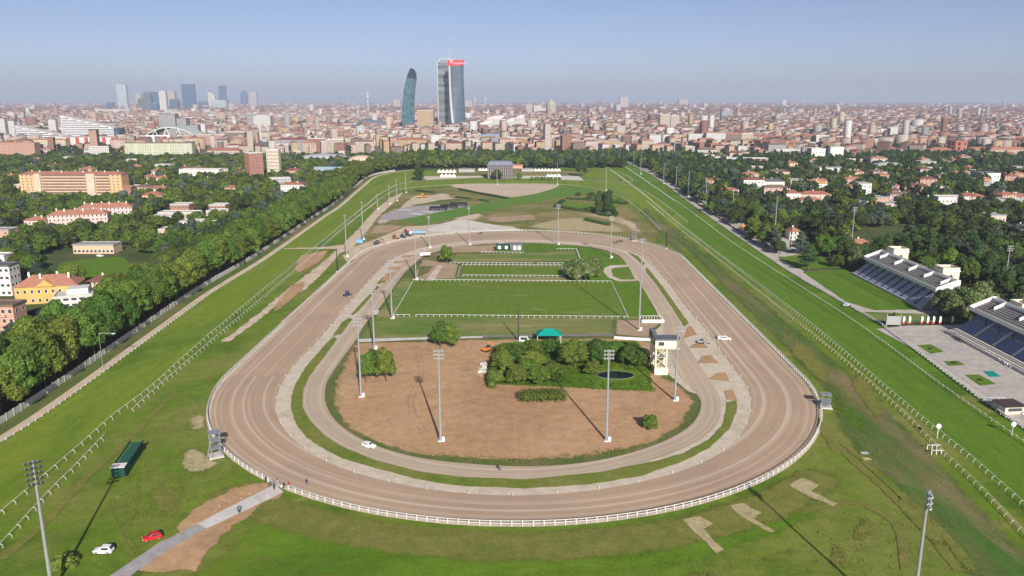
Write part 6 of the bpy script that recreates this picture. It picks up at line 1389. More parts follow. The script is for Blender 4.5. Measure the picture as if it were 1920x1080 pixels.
fence('curved white rail of the little far lawn', cr(PP((1150,321),(1175,329),(1186,340),(1168,342)), False, 4), 6, 1.2, 'post', 'rail_dull', parts=40)
def rail(label, px, step=2.6, h=1.2, **kw): return fence(label, dense(PP(*px), False, 3), step, h, 'post', 'rail_white', r=.12, name='lawn_rail', flat=True, **kw)
rail('long white rail at the top edge of the big lawn', ((810,527.5),(1147,530.5))); rail('short white rail by the pole at the corner of the big lawn', ((775,527),(796,528)))
rail('white rail down the outer side of the big lawn', ((1147,530.5),(1178,597)), 4, .5); rail('low white kerb rail down the inner side of the big lawn', ((774,529),(737,592)), 8, .35)
rail('long white rail at the bottom edge of the big lawn', ((780,594),(1178,597.5)), 2.8); rail('short white rail beside the gap at the bottom of the big lawn', ((735,594),(769,594)), 2.8)
rail('white rail above the middle lawn, long stretch', ((845,495),(1000,496))); rail('white rail above the middle lawn, short stretch after the gap', ((1008,496),(1057,496))); rail('inner white rail on top of the middle lawn', ((867,499),(1054,500)))
rail('white rail below the middle lawn', ((868,519),(1058,520))); rail('short white end rail of the middle lawn by the blossoming bushes', ((1053,500),(1058,520)), 6, .8); rail('white end kerb of the middle lawn by the bare plot', ((863,500),(858,520)), 9, .3)
rail('white rail in front of the green cabins', ((903,475),(983,476))); rail('white rail cornering the upper worn lawn', ((1045,469),(1081,469),(1088,488)))
rail('white hurdle rail standing by the yellowish rail', ((1738,843),(1763,843)), 1.4, 1.5); rail('second white hurdle rail, slightly lower', ((1746,853),(1768,853)), 1.4, 1.5)
rail('white rail of the mounting yard by the judges tower', ((1201,598),(1240,598),(1246,607)), 1.3, 1.6); 
t = thing('white_wall', 'low white wall panel enclosing the mounting yard', 'wall'); a, b = P(1203, 606), P(1245, 607); MB().box(a.x, b.x, a.y-.15, a.y+.15, 0, 1.7).build('panel', MATS['white_paint'], t)
t = thing('white_wall', 'low white retaining wall under the brown plot beside the thicket', 'wall'); a, b = P(1151, 636), P(1222, 640); MB().add([(a.x,a.y-.2,0),(b.x,b.y-.2,0),(b.x,b.y+.2,0),(a.x,a.y+.2,0),(a.x,a.y-.2,1.3),(b.x,b.y-.2,1.3),(b.x,b.y+.2,1.3),(a.x,a.y+.2,1.3)], [(0,1,5,4),(1,2,6,5),(2,3,7,6),(3,0,4,7),(4,5,6,7)]).build('panel', MATS['white_paint'], t)
# boundary wall: concrete panels between posts
t = thing('boundary_wall', 'pale concrete panel wall at the foot of the avenue', 'wall'); WP = along(offset(LP, 9.5), 4.0)
pm = MB().box(-1.95, 1.95, -.09, .09, -.1, 2.4).mesh('panel', plain('wall_panel', (.50,.48,.44), .9, .2, .5)); cap = MB().box(-.2, .2, -.2, .2, -.1, 2.6).mesh('pier', MATS['wall_panel'])
for a, b in zip(WP, WP[1:]):
    if a.y > 1150: break
    d_ = b-a; o = link('panel', pm, t); o.location = (a+b)/2; o.rotation_euler.z = math.atan2(d_.y, d_.x); o = link('pier', cap, t); o.location = a
# dark board row along the home path
for i, (a, b) in enumerate(zip(along(cr(PP((1418,458),(1367,423),(1300,378)), False, 4), 13.0), along(cr(PP((1418,458),(1367,423),(1300,378)), False, 4), 13.0)[1:])):
    d_ = b-a; t = thing('dark_board', 'dark board panel in the row between the outer turf and the car park', 'board', (a+b)/2, math.atan2(d_.y, d_.x), 'dark boards by the car park'); MB().box(-5.4, 5.4, -.08, .08, .25, 1.5).build('panel', MATS['black_pole'], t)
    for x in (-5, 0, 5): MB().box(x-.06, x+.06, .08, .18, 0, 1.5).build('post', MATS['dark_metal'], t)
# ------------------------------------------------------------------ floodlights
plain('galvanised', (.30,.315,.33), .5, .08, .6, .2); plain('lamp_body', (.36,.37,.38), .5); plain('lamp_dark', (.05,.05,.055), .6); plain('lamp_face', (.70,.72,.74), .25, .05); plain('cabinet', (.66,.66,.63), .6, .06)
lamp = MB(); lamp.box(-.34, .34, -.22, .22, -.3, .3); LAMP = lamp.mesh('lamp', MATS['lamp_body']); LAMPD = lamp.mesh('lamp', MATS['lamp_dark']); LFACE = MB().box(-.3, .3, -.26, -.21, -.26, .26).mesh('lens', MATS['lamp_face'])
def floodlight(label, base, h, kind='six', rz=0.0, mat='galvanised', group='floodlight masts'):
    t = thing('floodlight_mast', label, 'floodlight', base, rz, group); k = .36
    MB().bar((0, 0, 0), (0, 0, h), .42, .2, 10).build('shaft', MATS[mat], t); MB().box(-.7, .7, -.7, .7, -.1, .5).build('footing', MATS['cabinet'], t)
    rows, cols = {'six': (3, 4), 'big': (5, 4), 'two': (2, 3), 'one': (1, 2), 'none': (0, 0)}[kind]
    for r_ in range(rows):
        z = h - .3 - 1.15*r_; wd = cols*.40
        arm = MB().box(-wd, wd, -.08, .08, z-.07, z+.07).build('cross_arm', MATS[mat], t)
        for c_ in range(cols):
            x = -wd + 2*wd*(c_+.5)/cols
            o = link('lamp', LAMPD if kind == 'big' else LAMP, arm); o.location = (x, -.35, z-.1); o.rotation_euler.x = R(28); o.scale = (.78, .78, .78)
    if kind != 'none': MB().box(.45, 1.3, -.45, .45, 0, 1.6).build('cabinet', MATS['cabinet'], t)
    return t
for (b, tp_, kind, lab) in (((677,745),595,'six','grey floodlight mast beside the triple tree on the bare soil'), ((826,828),655,'six','grey floodlight mast alone in the middle of the bare soil'), ((1137,828),655,'six','grey floodlight mast on the bare soil in front of the pond'), ((1265,752),612,'two','grey floodlight mast with short arms past the judges tower'),
    ((1198,620),447,'two','very tall grey floodlight mast beside the white mounting yard'), ((735,598),487,'six','grey floodlight mast at the low corner of the big lawn'), ((702,655),538,'six','grey floodlight mast behind the triple tree'), ((780,525),427,'two','grey floodlight mast at the top corner of the big lawn'), ((1046,459),383,'six','grey floodlight mast at the top of the far bend by the bright lawn'), ((1145,484),405,'six','grey floodlight mast on the bright lawn near the loop path'), ((880,460),387,'two','grey floodlight mast by the green cabins'), ((805,465),405,'two','grey floodlight mast near the parked white truck')):
    p = P(*b); floodlight(lab, p, hgt(b[0], tp_, p), kind)
for i, (b, tp_) in enumerate((((650,482),403), ((681,450),378), ((708,393),363), ((730,383),347), ((744,377),337), ((761,362),325), ((932,347),305), ((1045,347),305), ((1136,358),314))):
    p = P(*b); floodlight(['slim grey light mast where the sand road crosses the turf', 'slim grey light mast next to the blue container', 'slim grey light mast by the paved yard corner', 'slim grey light mast halfway up the sand road', 'slim grey light mast near the bend of the sand road', 'slim grey light mast at the top end of the sand road', 'slim light mast before the dark square building', 'slim light mast in front of the long tent row', 'slim light mast behind the dark twin poplars'][i], p, hgt(b[0], tp_, p), 'one', group='slim light masts')
for i, (b, tp_) in enumerate((((1188,310),283), ((1201,327),290), ((1244,345),307), ((1267,355),313), ((1290,370),322), ((1323,383),338), ((1373,403),352), ((1452,445),368), ((1595,469),388), ((1880,560),460))):
    p = P(*b); floodlight(['light mast of the home path, at its far gate', 'light mast of the home path, second from its far gate', 'light mast of the home path, third from its far gate', 'light mast of the home path, fourth from its far gate', 'light mast of the home path, at the start of the dark boards', 'light mast of the home path, beside the red car', 'light mast of the home path, by the first parked cars', 'light mast in the car park by the dark blue car', 'light mast rising behind the red-roofed lodge', 'green-footed light mast between the two grandstands'][i], p, hgt(b[0], tp_, p), 'six' if i > 7 else 'one', group='light masts of the home path')
p = P(62, 872, 29.0); floodlight('tall floodlight mast with many lamps beside the near bush', Vector((p.x, p.y, 0)), 30, 'big', R(35)); p = P(1740, 932, 29.0); floodlight('tall floodlight mast seen on edge over the worn grass', Vector((p.x, p.y, 0)), 30, 'six', R(75))
for b, tp_, lab in (((633,510),467,'black post standing at the outer fence by the sand road'), ((1249,466),430,'black post standing at the outer fence near the home turf'), ((1481,468),428,'black post in the car park beside the blue car')):
    p = P(*b); floodlight(lab, p, hgt(b[0], tp_, p), 'none', 0, 'black_pole', 'black posts')
p = P(972, 640); floodlight('thin dark aerial mast at the edge of the thicket', p, hgt(972, 580, p), 'none', 0, 'dark_metal', 'black posts')
for i, (u, v) in enumerate(((193,690), (1757,822), (1897,818))):
    p = P(u, v); h = 4 if i else 14; t = thing('sign_post', ['thin street lamp under the avenue', 'round white sign on a post at the gap of the home rail', 'round white sign on a post by the far rail of the home turf'][i], 'sign', p)
    MB().bar((0, 0, 0), (0, 0, h), .1, .08).build('post', MATS['rail_white'] if i else MATS['galvanised'], t)
    if i: o = MB().lathe([(.75, -.06), (.75, .06)], 16).build('disc', MATS['white_paint'], t); o.rotation_euler.x = R(80); o.location = (0, -.1, h)
    else: MB().box(0, 5.5, -.1, .1, h-.2, h).build('arm', MATS['galvanised'], t); MB().box(5.0, 6.2, -.3, .3, h-.35, h-.1).build('lamp', MATS['lamp_face'], t)
# marker pegs along the inner edge of the sand
pk = thing('marker_peg', 'small white peg on the gravel edge of the trotting track', 'peg', group='white pegs round the inner edge of the track'); MB().box(-.06, .06, -.06, .06, 0, .8).build('peg', MATS['rail_white'], pk); MB().box(-.08, .08, -.08, .08, .8, .86).build('cap', MATS['rail_white'], pk)
for i, p in enumerate(along(SAND_IN, 11.5)):
    o = pk if i == 0 else dup(pk, p); o.location = p + Vector((0, 0, .24))
# ------------------------------------------------------------------ vehicles
plain('car_white', (.78,.78,.77), .3, .03, 1, spec=.5); plain('car_red', (.55,.015,.02), .25, .05, 1, spec=.5); plain('car_dark', (.03,.04,.06), .25, .05, spec=.5); plain('car_blue', (.04,.09,.30), .3, .05, spec=.5); plain('car_grey', (.35,.36,.37), .3, .05, spec=.5)
plain('tyre', (.015,.015,.015), .9, .1); plain('rim', (.5,.5,.5), .4, .05, 1, .5); plain('orange_paint', (.65,.22,.02), .5, .1); plain('yellow_paint', (.70,.45,.02), .5, .1); plain('green_paint', (.012,.07,.05), .5, .12); plain('teal_paint', (.009,.052,.044), .5, .12); plain('teal_fabric', (.0,.28,.22), .7, .08); plain('blue_cover', (.22,.33,.48), .6, .1); plain('tail_lamp', (.35,.01,.01), .3); plain('head_lamp', (.8,.8,.78), .2)
def section(y, hw, z0, z1, tum=.9):
    return [(-hw*.94, y, z0), (hw*.94, y, z0), (hw, y, z0+(z1-z0)*.45), (hw*tum, y, z1), (-hw*tum, y, z1), (-hw, y, z0+(z1-z0)*.45)]
def car(label, loc, rz, paint, L=4.1, W=1.75, Hc=1.5, van=False, group=None, name='parked_car'):
    t = thing(name, label, 'car' if not van else 'van', loc, rz, group); hw = W/2; l = L/2
    MB().loft([section(-l, hw*.78, .35, .62), section(-l+.15, hw*.92, .25, .78), section(-l+.6, hw, .22, .86), section(-l*.35, hw, .22, .98), section(l*.5, hw, .22, 1.0), section(l-.25, hw*.97, .24, 1.0), section(l, hw*.86, .38, .85)]).build('body', MATS[paint], t)
    y0, y1 = (-l*.42, l-.15) if not van else (-l*.62, l-.1); rt = Hc
    cb = MB().loft([section(y0, hw*.9, .95, 1.0), section(y0+.65, hw*.88, .9, rt-.03, .84), section(y0+1.3, hw*.88, .9, rt, .84), section(y1-.5, hw*.87, .9, rt-.03, .84), section(y1, hw*.84, .9, 1.02 if not van else rt-.15, .9)]).build('cabin', MATS[paint], t)
    MB().add([(-hw*.78, y0+.12, 1.06), (hw*.78, y0+.12, 1.06), (hw*.70, y0+.58, rt-.1), (-hw*.70, y0+.58, rt-.1)], [(0,1,2,3)]).build('windscreen', MATS['pane'], cb).location = (0, -.05, .02)
    for s in (-1, 1): MB().box(s*hw*.86-.03, s*hw*.86+.03, y0+.75, y1-.55, 1.02, rt-.14).build('side_window', MATS['pane'], cb)
    MB().add([(-hw*.7, y1+.02, 1.08), (hw*.7, y1+.02, 1.08), (hw*.62, y1-.4, rt-.08), (-hw*.62, y1-.4, rt-.08)], [(3,2,1,0)]).build('rear_window', MATS['pane'], cb).location = (0, .03, .02)
    for s in (-1, 1):
        for y in (-l*.62, l*.6):
            w__ = MB().bar((s*(hw-.2), y, .33), (s*(hw+.02), y, .33), .33, n=12).build('wheel', MATS['tyre'], t); MB().bar((s*(hw+.01), y, .33), (s*(hw+.035), y, .33), .2, n=10).build('rim', MATS['rim'], w__)
        MB().box(s*hw*.62-.17, s*hw*.62+.17, -l+.0, -l+.2, .6, .74).build('headlight', MATS['head_lamp'], t); MB().box(s*hw*.66-.14, s*hw*.66+.14, l-.1, l+.01, .66, .84).build('tail_light', MATS['tail_lamp'], t)
    return t
Z = .31
def at(u, v): p = P(u, v); p.z = Z; return p
car('white hatchback parked on the grass beside the tyre tracks', at(195, 1038), R(85-180)+R(5), 'car_white', 4.3, 1.85, 1.72); car('red small car parked on the grass by the gravel path', at(286, 1013), R(-60), 'car_red', 4.2, 1.8, 1.6)
car('white car driving on the inner training track', at(692, 840), R(63), 'car_white', 4.3, 1.8, 1.5, name='car')
car('white estate car with red stripes on the sand trotting track', at(1358, 638), R(75), 'car_white', 5.6, 2.2, 1.6, True, name='car')
for (u, v, a, c_, vn, lab) in ((1343,390,70,'car_red',False,'red car at the head of the car park'), (1362,397,60,'car_grey',False,'silver car behind the red one in the car park'), (1378,404,75,'car_white',False,'white car by the light mast of the car park'), (1432,441,20,'car_white',True,'white van parked by the trees of the car park'), (1445,455,75,'car_dark',False,'dark blue car in the open car park'), (1459,460,70,'car_white',False,'white car with black hood beside the dark blue one'), (1488,472,65,'car_blue',False,'blue and white car at the black post'), (1509,462,30,'car_red',False,'red car at the lodge end of the car park'), (1588,575,80,'car_grey',False,'small grey car on the curved gravel path'), (985,642,85,'car_white',True,'white van beside the green canopy'), (1063,678,80,'car_white',False,'white car half hidden in the thicket'), (1080,677,85,'car_white',False,'second white car half hidden in the thicket'), (1420,437,50,'car_dark',False,'dark car in the shade next to the white van'), (188,482,80,'car_white',False,'white car by the low orange pavilion'), (75,620,70,'car_grey',True,'grey van at the salmon apartment house')):
    car(lab, at(u, v), R(a), c_, 4.4 if not vn else 5.4, 1.8, 1.5 if not vn else 2.3, vn)
def tractor(label, loc, rz, paint, front='bucket'):
    t = thing('tractor', label, 'tractor', loc, rz); b_ = MB().loft([section(-1.9, .42, .7, 1.35), section(-.4, .5, .7, 1.5), section(.9, .5, .7, 1.4)]).build('bonnet', MATS[paint], t)
    c_ = MB().loft([section(-.2, .75, 1.2, 1.5), section(.1, .75, 1.2, 2.6, .85), section(1.3, .78, 1.2, 2.6, .85), section(1.5, .75, 1.2, 1.4)]).build('cab', MATS['pane'], t); MB().box(-.75, .75, .0, 1.4, 2.6, 2.75).build('roof', MATS[paint], c_)
    for s in (-1, 1):
        for (y, r_, w_) in ((1.0, .85, .5), (-1.4, .55, .35)):
            w__ = MB().bar((s*.75, y, r_), (s*(.75+w_), y, r_), r_, n=14).build('wheel', MATS['tyre'], t); MB().bar((s*.8, y, r_), (s*(.77+w_), y, r_), r_*.5, n=10).build('rim', MATS['rim'], w__)
        if front == 'bucket': MB().bar((s*.6, -.3, 1.4), (s*.6, -3.0, .6), .09).build('arm', MATS[paint], t)
    if front == 'bucket': MB().extr([(-3.6, .15), (-2.9, .15), (-2.9, .9)], -1.1, 1.1).build('bucket', MATS['dark_metal'], t)
    else: MB().box(-1.6, 1.6, 2.0, 3.2, .35, .6).build('harrow', MATS['dark_metal'], t)
    return t
tractor('blue tractor harrowing the sand of the trotting track', at(650, 556), R(-20), 'car_blue', 'harrow')
tractor('green tractor parked by the outer fence', at(764, 443), R(60), 'green_paint'); tractor('blue tractor parked between other farm machines', at(755, 446), R(40), 'car_blue'); tractor('red tractor behind the green one', at(762, 437), R(70), 'car_red'); tractor('brown-red loader with raised arm at the row end', at(741, 448), R(50), 'orange_paint')
def excavator(label, loc, rz, paint, s=1.0):
    t = thing('excavator', label, 'excavator', loc, rz)
    for x in (-1.0, 1.0): MB().extr([(-1.7, .1), (1.7, .1), (1.9, .45), (1.6, .8), (-1.6, .8), (-1.9, .45)], x-.25, x+.25).build('track', MATS['tyre'], t)
    MB().box(-1.2, 1.2, -1.3, 1.8, .85, 1.8).build('body', MATS[paint], t); MB().box(-1.2, -.2, -1.4, .2, 1.8, 2.9).build('cab', MATS['pane'], t)
    MB().tube([(.4, -1.2, 1.5), (.4, -3.2, 3.6), (.4, -4.4, 3.2)], .22, 6).build('boom', MATS[paint], t); MB().bar((.4, -4.4, 3.3), (.4, -5.0, 1.0), .16).build('stick', MATS[paint], t); MB().extr([(-5.5, .3), (-4.7, .3), (-4.6, 1.0)], 0, .9).build('bucket', MATS['dark_metal'], t)
    t.scale = (s, s, s); return t
excavator('orange excavator at the corner of the thicket', at(912, 660), R(140), 'orange_paint', .9); excavator('yellow excavator on the far sand patch', at(786, 371), R(90), 'yellow_paint', 1.1); excavator('orange excavator right next to the yellow one', at(797, 371), R(-80), 'orange_paint', 1.1); excavator('small grey digger on a soil heap by the training track', at(1314, 645), R(70), 'car_grey', .7); excavator('dark excavator at the outer fence by the pale sand', at(706, 459), R(90), 'dark_metal', 1.1)
t = thing('farm_trailer', 'flat trailer with blue-grey cover parked by the outer fence', 'trailer', at(785, 440), R(4)); MB().box(-5.5, 5.5, -1.2, 1.2, .9, 3.0).build('cover', MATS['blue_cover'], t); MB().box(-6.8, -5.5, -1.1, 1.1, .6, 2.6).build('cab', MATS['car_white'], t)
for x in (-4, 3, 4.2):
    for s in (-1, 1): MB().bar((x, s*1.0, .5), (x, s*1.3, .5), .5, n=12).build('wheel', MATS['tyre'], t)
t = thing('water_truck', 'white tank truck by the training track entrance', 'truck', at(797, 482), R(10)); MB().box(-3.4, -1.5, -1.1, 1.1, .6, 2.7).build('cab', MATS['car_white'], t); o = MB().bar((-1.3, 0, 1.8), (3.4, 0, 1.8), 1.1, n=14).build('tank', MATS['car_white'], t); MB().box(-1.8, 3.5, -.9, .9, .5, .8).build('chassis', MATS['dark_metal'], t); MB().box(-3.45, -3.38, -.9, .9, 1.6, 2.4).build('windscreen', MATS['pane'], t)
for x in (-2.4, 1.4, 2.6):
    for s in (-1, 1): MB().bar((x, s*.85, .5), (x, s*1.15, .5), .5, n=12).build('wheel', MATS['tyre'], t)
t = thing('spike_harrow', 'grey spiked harrow lying near the tank truck', 'harrow', at(786, 494), .3); MB().box(-2, 2, -1.4, -1.2, .3, .6).box(-2, 2, 1.2, 1.4, .3, .6).build('beam', MATS['dark_metal'], t)
for x in (-1.5, 0, 1.5): MB().bar((x, -1.4, .5), (x*.6, 1.4, 2.2), .09).build('tine_bar', MATS['dark_metal'], t)
t = thing('blue_container', 'small blue container beside a light mast', 'container', at(675, 456), .1); MB().box(-2.2, 2.2, -1.2, 1.2, .1, 2.6).build('shell', plain('container_blue', (.10,.38,.62), .5), t); MB().box(-.8, .8, -1.26, -1.18, .2, 2.3).build('door', MATS['blue_cover'], t)
for i, (u, v, c_, w_) in enumerate(((936,468,'green_paint',4.5), (949,468,'green_paint',4.5), (968,470,'slate_blue',8.5))):
    t = thing('site_cabin', ['green open trailer cabin by the pale path', 'green trailer cabin beside the slate one', 'slate coloured cabin with two white doors'][i], 'cabin', at(u, v), .02); MB().box(-w_/2, w_/2, -1.8, 1.8, .3, 3.4 if i < 2 else 4.6).build('shell', MATS[c_], t); MB().box(-w_/2-.2, w_/2+.2, -2, 2, 3.4 if i < 2 else 4.6, 3.6 if i < 2 else 4.9).build('roof', MATS['slate_blue' if i == 2 else 'green_paint'], t)
    for x in ((-1.9, 1.0) if i == 2 else (-.8,)): MB().box(x, x+1.9, -1.88, -1.78, .4, 3.4 if i == 2 else 2.6).build('door', MATS['trim_white'], t)
# green canopy
t = thing('garden_canopy', 'turquoise peaked canopy on white posts above the thicket', 'canopy', at(1029, 641)); a = 5.2; MB().add([(-a,-a*.7,3.4),(a,-a*.7,3.4),(a,a*.7,3.4),(-a,a*.7,3.4),(-1.8,0,5.6),(1.8,0,5.6)], [(0,1,5,4),(1,2,5),(2,3,4,5),(3,0,4)]).build('roof', MATS['teal_fabric'], t)
for x in (-a+.3, a-.3):
    for y in (-a*.65, a*.65): MB().bar((x, y, 0), (x, y, 3.45), .12).build('post', MATS['trim_white'], t)
# pond
plain('rim_stone', (.20,.19,.16), .9, .15); pc = P(1154, 705); t = thing('pond_rim', 'pale stone rim round the small dark pond', 'pond edge', pc); t.scale = (1, .66, 1)
for i in range(26):
    a0, a1 = 2*math.pi*i/26, 2*math.pi*(i+.92)/26; r0, r1 = 6.7, 6.92
    MB().add([(r*math.cos(a), r*math.sin(a), z) for z in (.1, .52) for r, a in ((r0, a0), (r1, a0), (r1, a1), (r0, a1))], [(4,5,6,7),(0,1,5,4),(1,2,6,5),(2,3,7,6),(3,0,4,7)]).build('stone', MATS['rim_stone'], t)
m, n, l, b = _new('pond_water'); b.inputs['Base Color'].default_value = (.012,.022,.03,1); b.inputs['Roughness'].default_value = .06; b.inputs['Specular IOR Level'].default_value = .6
wn_ = noise(n, l, 1.2, 3, .5, n.new('ShaderNodeTexCoord').outputs['Object']); bp = n.new('ShaderNodeBump'); bp.inputs['Strength'].default_value = .06; l.new(wn_.outputs[0], bp.inputs['Height']); l.new(bp.outputs[0], b.inputs['Normal'])
o = MB().lathe([(6.75, .0), (6.75, .42)], 40).build('pond_water', m); o.location = pc; o.scale = (1, .66, 1); o['kind'] = 'structure'
# starting gate
p = at(236, 880); q = at(252, 856); dv = q-p; a = math.atan2(dv.y, dv.x); t = thing('starting_gate', 'dark green starting gate with a row of stalls on wheels, parked on the grass', 'starting gate', (p+q)/2, a); L = 15.0; n_ = 10
for i in range(n_+1):
    x = -L/2 + L*i/n_; pt = MB().box(x-.09, x+.09, -1.5, 1.5, .5, 2.5).build('stall_partition', MATS['teal_paint'], t); MB().box(x-.14, x+.14, -1.7, -1.4, .2, 2.9).build('pad', MATS['green_paint'], pt)
    if i < n_: MB().box(x+.25, x+L/n_-.25, -1.55, -1.45, .6, 2.1).build('stall_gate', MATS['green_paint'], t); MB().box(x+.25, x+L/n_-.25, 1.45, 1.55, .6, 2.1).build('stall_gate', MATS['teal_paint'], t)
MB().box(-L/2-.3, L/2+.3, -1.9, -1.6, 2.7, 3.1).build('top_beam', MATS['teal_paint'], t); MB().box(-L/2-.3, L/2+.3, 1.6, 1.9, 2.7, 3.1).build('top_beam', MATS['teal_paint'], t)
for i in range(n_): x = -L/2+L*(i+.5)/n_; MB().box(x-.06, x+.06, -1.6, 1.6, 2.8, 2.95).build('cross_beam', MATS['green_paint'], t)
cbn = MB().box(-L/2-3.0, -L/2-.4, -1.7, 1.7, .7, 3.2).build('end_cabin', MATS['teal_paint'], t); MB().box(-L/2-3.1, -L/2-.3, -1.8, 1.8, 3.2, 3.35).build('cabin_roof', MATS['trim_white'], cbn)
for x in (-L/2-1.6, L/2+.4):
    for s in (-1, 1): MB().bar((x, s*1.5, .5), (x, s*1.85, .5), .5, n=12).build('wheel', MATS['tyre'], t)
# scaffold platforms
def platform(label, loc, h, rz=0.0):
    t = thing('camera_platform', label, 'platform', loc, rz)
    for x in (-1.3, 1.3):
        for y in (-1.3, 1.3): MB().bar((x, y, 0), (x, y, h+2.2), .09).build('post', MATS['galvanised'], t)
    for z in (h*.5, h): MB().box(-1.5, 1.5, -1.5, 1.5, z-.06, z+.06).build('deck', MATS['galvanised'], t)
    for s in (-1, 1): MB().bar((-1.3, s*1.3, .1), (1.3, s*1.3, h*.5), .06).build('brace', MATS['galvanised'], t); MB().bar((1.3, s*1.3, h*.5), (-1.3, s*1.3, h), .06).build('brace', MATS['galvanised'], t); MB().bar((-1.4, s*1.35, h+1.0), (1.4, s*1.35, h+1.0), .06).build('handrail', MATS['galvanised'], t)
    MB().box(-1.7, 1.7, -1.7, 1.7, h+2.2, h+2.3).build('roof', MATS['galvanised'], t); MB().bar((-2.4, -1.0, 0), (-1.4, -1.0, h), .1).build('ladder', MATS['galvanised'], t); MB().box(-2.0, 2.0, -2.2, 2.0, -.05, .25).build('footing', MATS['concrete_mat'], t)
platform('grey scaffold camera tower with roof by the near bend of the fence', at(405, 856), 5.0, .5); platform('low grey scaffold platform outside the fence towards the home turf', at(1547, 764), 2.2, -.2); platform('small grey scaffold platform behind the far bend of the fence', at(1189, 452), 3.5)
# screen board, feather banners, kiosk, mat, planters, chairs
t = thing('screen_board', 'large grey screen seen from behind on two posts at the plaza edge', 'board', at(1674, 614)); MB().box(-2.9, 2.9, -.2, .2, 1.0, 5.0).build('panel', plain('board_grey', (.30,.31,.30), .7, .1), t)
for x in (-3.1, 3.1): MB().box(x-.2, x+.2, -.25, .25, 0, 6.0).build('post', MATS['galvanised'], t)
for z in (2, 3, 4): MB().box(-2.9, 2.9, .2, .3, z-.05, z+.05).build('stiffener', MATS['galvanised'], t)
for i, u in enumerate((1692, 1703, 1726, 1737, 1748, 1760, 1783)):
    t = thing('feather_banner', 'white and red feather banner on a pole at the plaza fence' if i < 6 else 'greyish feather banner alone in the shade by the plaza fence', 'banner', at(u, 611), 0, 'feather banners'); MB().bar((0, 0, 0), (0, 0, 4.3), .04).build('pole', MATS['galvanised'], t)
    MB().prism([(.05, 1.2), (.95, 1.0), (.95, 3.6), (.6, 4.2), (.05, 4.3)], -.02, .02).build('flag', MATS['white_paint'], t).rotation_euler.x = R(90)
    MB().prism([(.05, .75), (.95, .75), (.95, 1.55 if i % 2 else 2.1), (.05, 1.2)], -.03, .03).build('red_foot', MATS['sign_red'], t).rotation_euler.x = R(90)
t = thing('plaza_fence', 'dark green mesh fence behind the feather banners', 'fence'); a, b = P(1665, 609), P(1812, 608); k = 14
for i in range(k+1): p = a.lerp(b, i/k); MB().bar((p.x, p.y, 0), (p.x, p.y, 2.0), .06).build('post', MATS['green_paint'], t)
for z in (.4, 1.2, 1.95): MB().bar((a.x, a.y, z), (b.x, b.y, z), .035).build('wire', MATS['green_paint'], t)
t = thing('ticket_kiosk', 'low kiosk with flat brown roof at the plaza corner', 'kiosk', at(1890, 772), R(5)); MB().box(-3.4, 3.4, -3, 3, 0, 2.6).build('wall', MATS['stone_cream'], t); MB().box(-3.9, 3.9, -3.6, 3.4, 2.6, 2.85).build('roof', plain('brown_sheet', (.07,.05,.05), .7), t); MB().box(-2.4, 2.4, -3.06, -2.98, 1.0, 2.1).build('window', MATS['pane'], t)
rail('white rail round the kiosk corner of the plaza', ((1845,752),(1885,752),(1925,785)), 2.5, 1.2)
t = thing('teal_mat', 'flat teal mat laid on the plaza beside a lawn square', 'mat', at(1861, 704)); p = [P(*q)-P(1861, 704) for q in ((1843,698),(1862,697.5),(1877,708),(1856,708.5))]; MB().prism([(q.x, q.y) for q in p[::-1]], .06, .12).build('sheet', MATS['teal_fabric'], t)
for i, (u, v) in enumerate(((1745,656),(1789,683),(1838,715))):
    t = thing('flower_bed', ['round flower bed in the lawn square by the feather banners', 'round flower bed in the middle lawn square', 'round flower bed in the lawn square beside the teal mat'][i], 'flower bed', at(u, v)); MB().lathe([(1.1, 0), (1.1, .25)], 14).build('rim', MATS['bark'], t)
    v_, f_, c_ = leaf_cloud(140, .25, [((0, 0, .35), (.8, .8, .3))], i); link('plants', np_mesh('plants', v_, f_, c_, MATS['leaf_dark']), t)
cp = thing('folding_chair', 'white folding chair in the row before the deep blue stand', 'chair', group='white chairs before the stand'); MB().box(-.24, .24, -.22, .22, .44, .49).build('seat', MATS['white_paint'], cp); MB().box(-.24, .24, .2, .25, .5, .95).build('backrest', MATS['white_paint'], cp)
for x in (-.21, .21):
    for y in (-.19, .19): MB().box(x-.025, x+.025, y-.025, y+.025, 0, .44).build('leg', MATS['white_paint'], cp)
for i in range(16):
    u = 1848 + 46*i/15; p = at(u + random.uniform(-1, 1), 664 + 27*i/15 + random.uniform(-1.5, 1.5)); o = cp if i == 0 else dup(cp, p, random.uniform(0, 6)); o.location = p; o.scale = (1.3, 1.3, 1.3)
tb = thing('bistro_table', 'dark bistro table before the corner of the deep blue stand', 'table', group='dark tables before the stand'); MB().lathe([(.45, .72), (.45, .76)], 12).build('top', MATS['dark_metal'], tb); MB().bar((0, 0, 0), (0, 0, .72), .05).build('stem', MATS['dark_metal'], tb); MB().lathe([(.3, 0), (.3, .04)], 10).build('foot', MATS['dark_metal'], tb)
for i in range(9):
    p = at(1780 + 22*i/8 + random.uniform(-2, 2), 628 + 15*i/8 + random.uniform(-1, 1)); o = tb if i == 0 else dup(tb, p); o.location = p; o.scale = (1.5, 1.5, 1.4)
t = thing('orange_cone_tent', 'pointed orange tent by the car park trees', 'tent', at(1393, 430)); MB().lathe([(1.9, 0), (1.6, .8), (.1, 5.0)], 10).build('cover', MATS['orange_paint'], t); MB().bar((0, 0, 4.8), (0, 0, 5.4), .06).build('tip', MATS['dark_metal'], t)
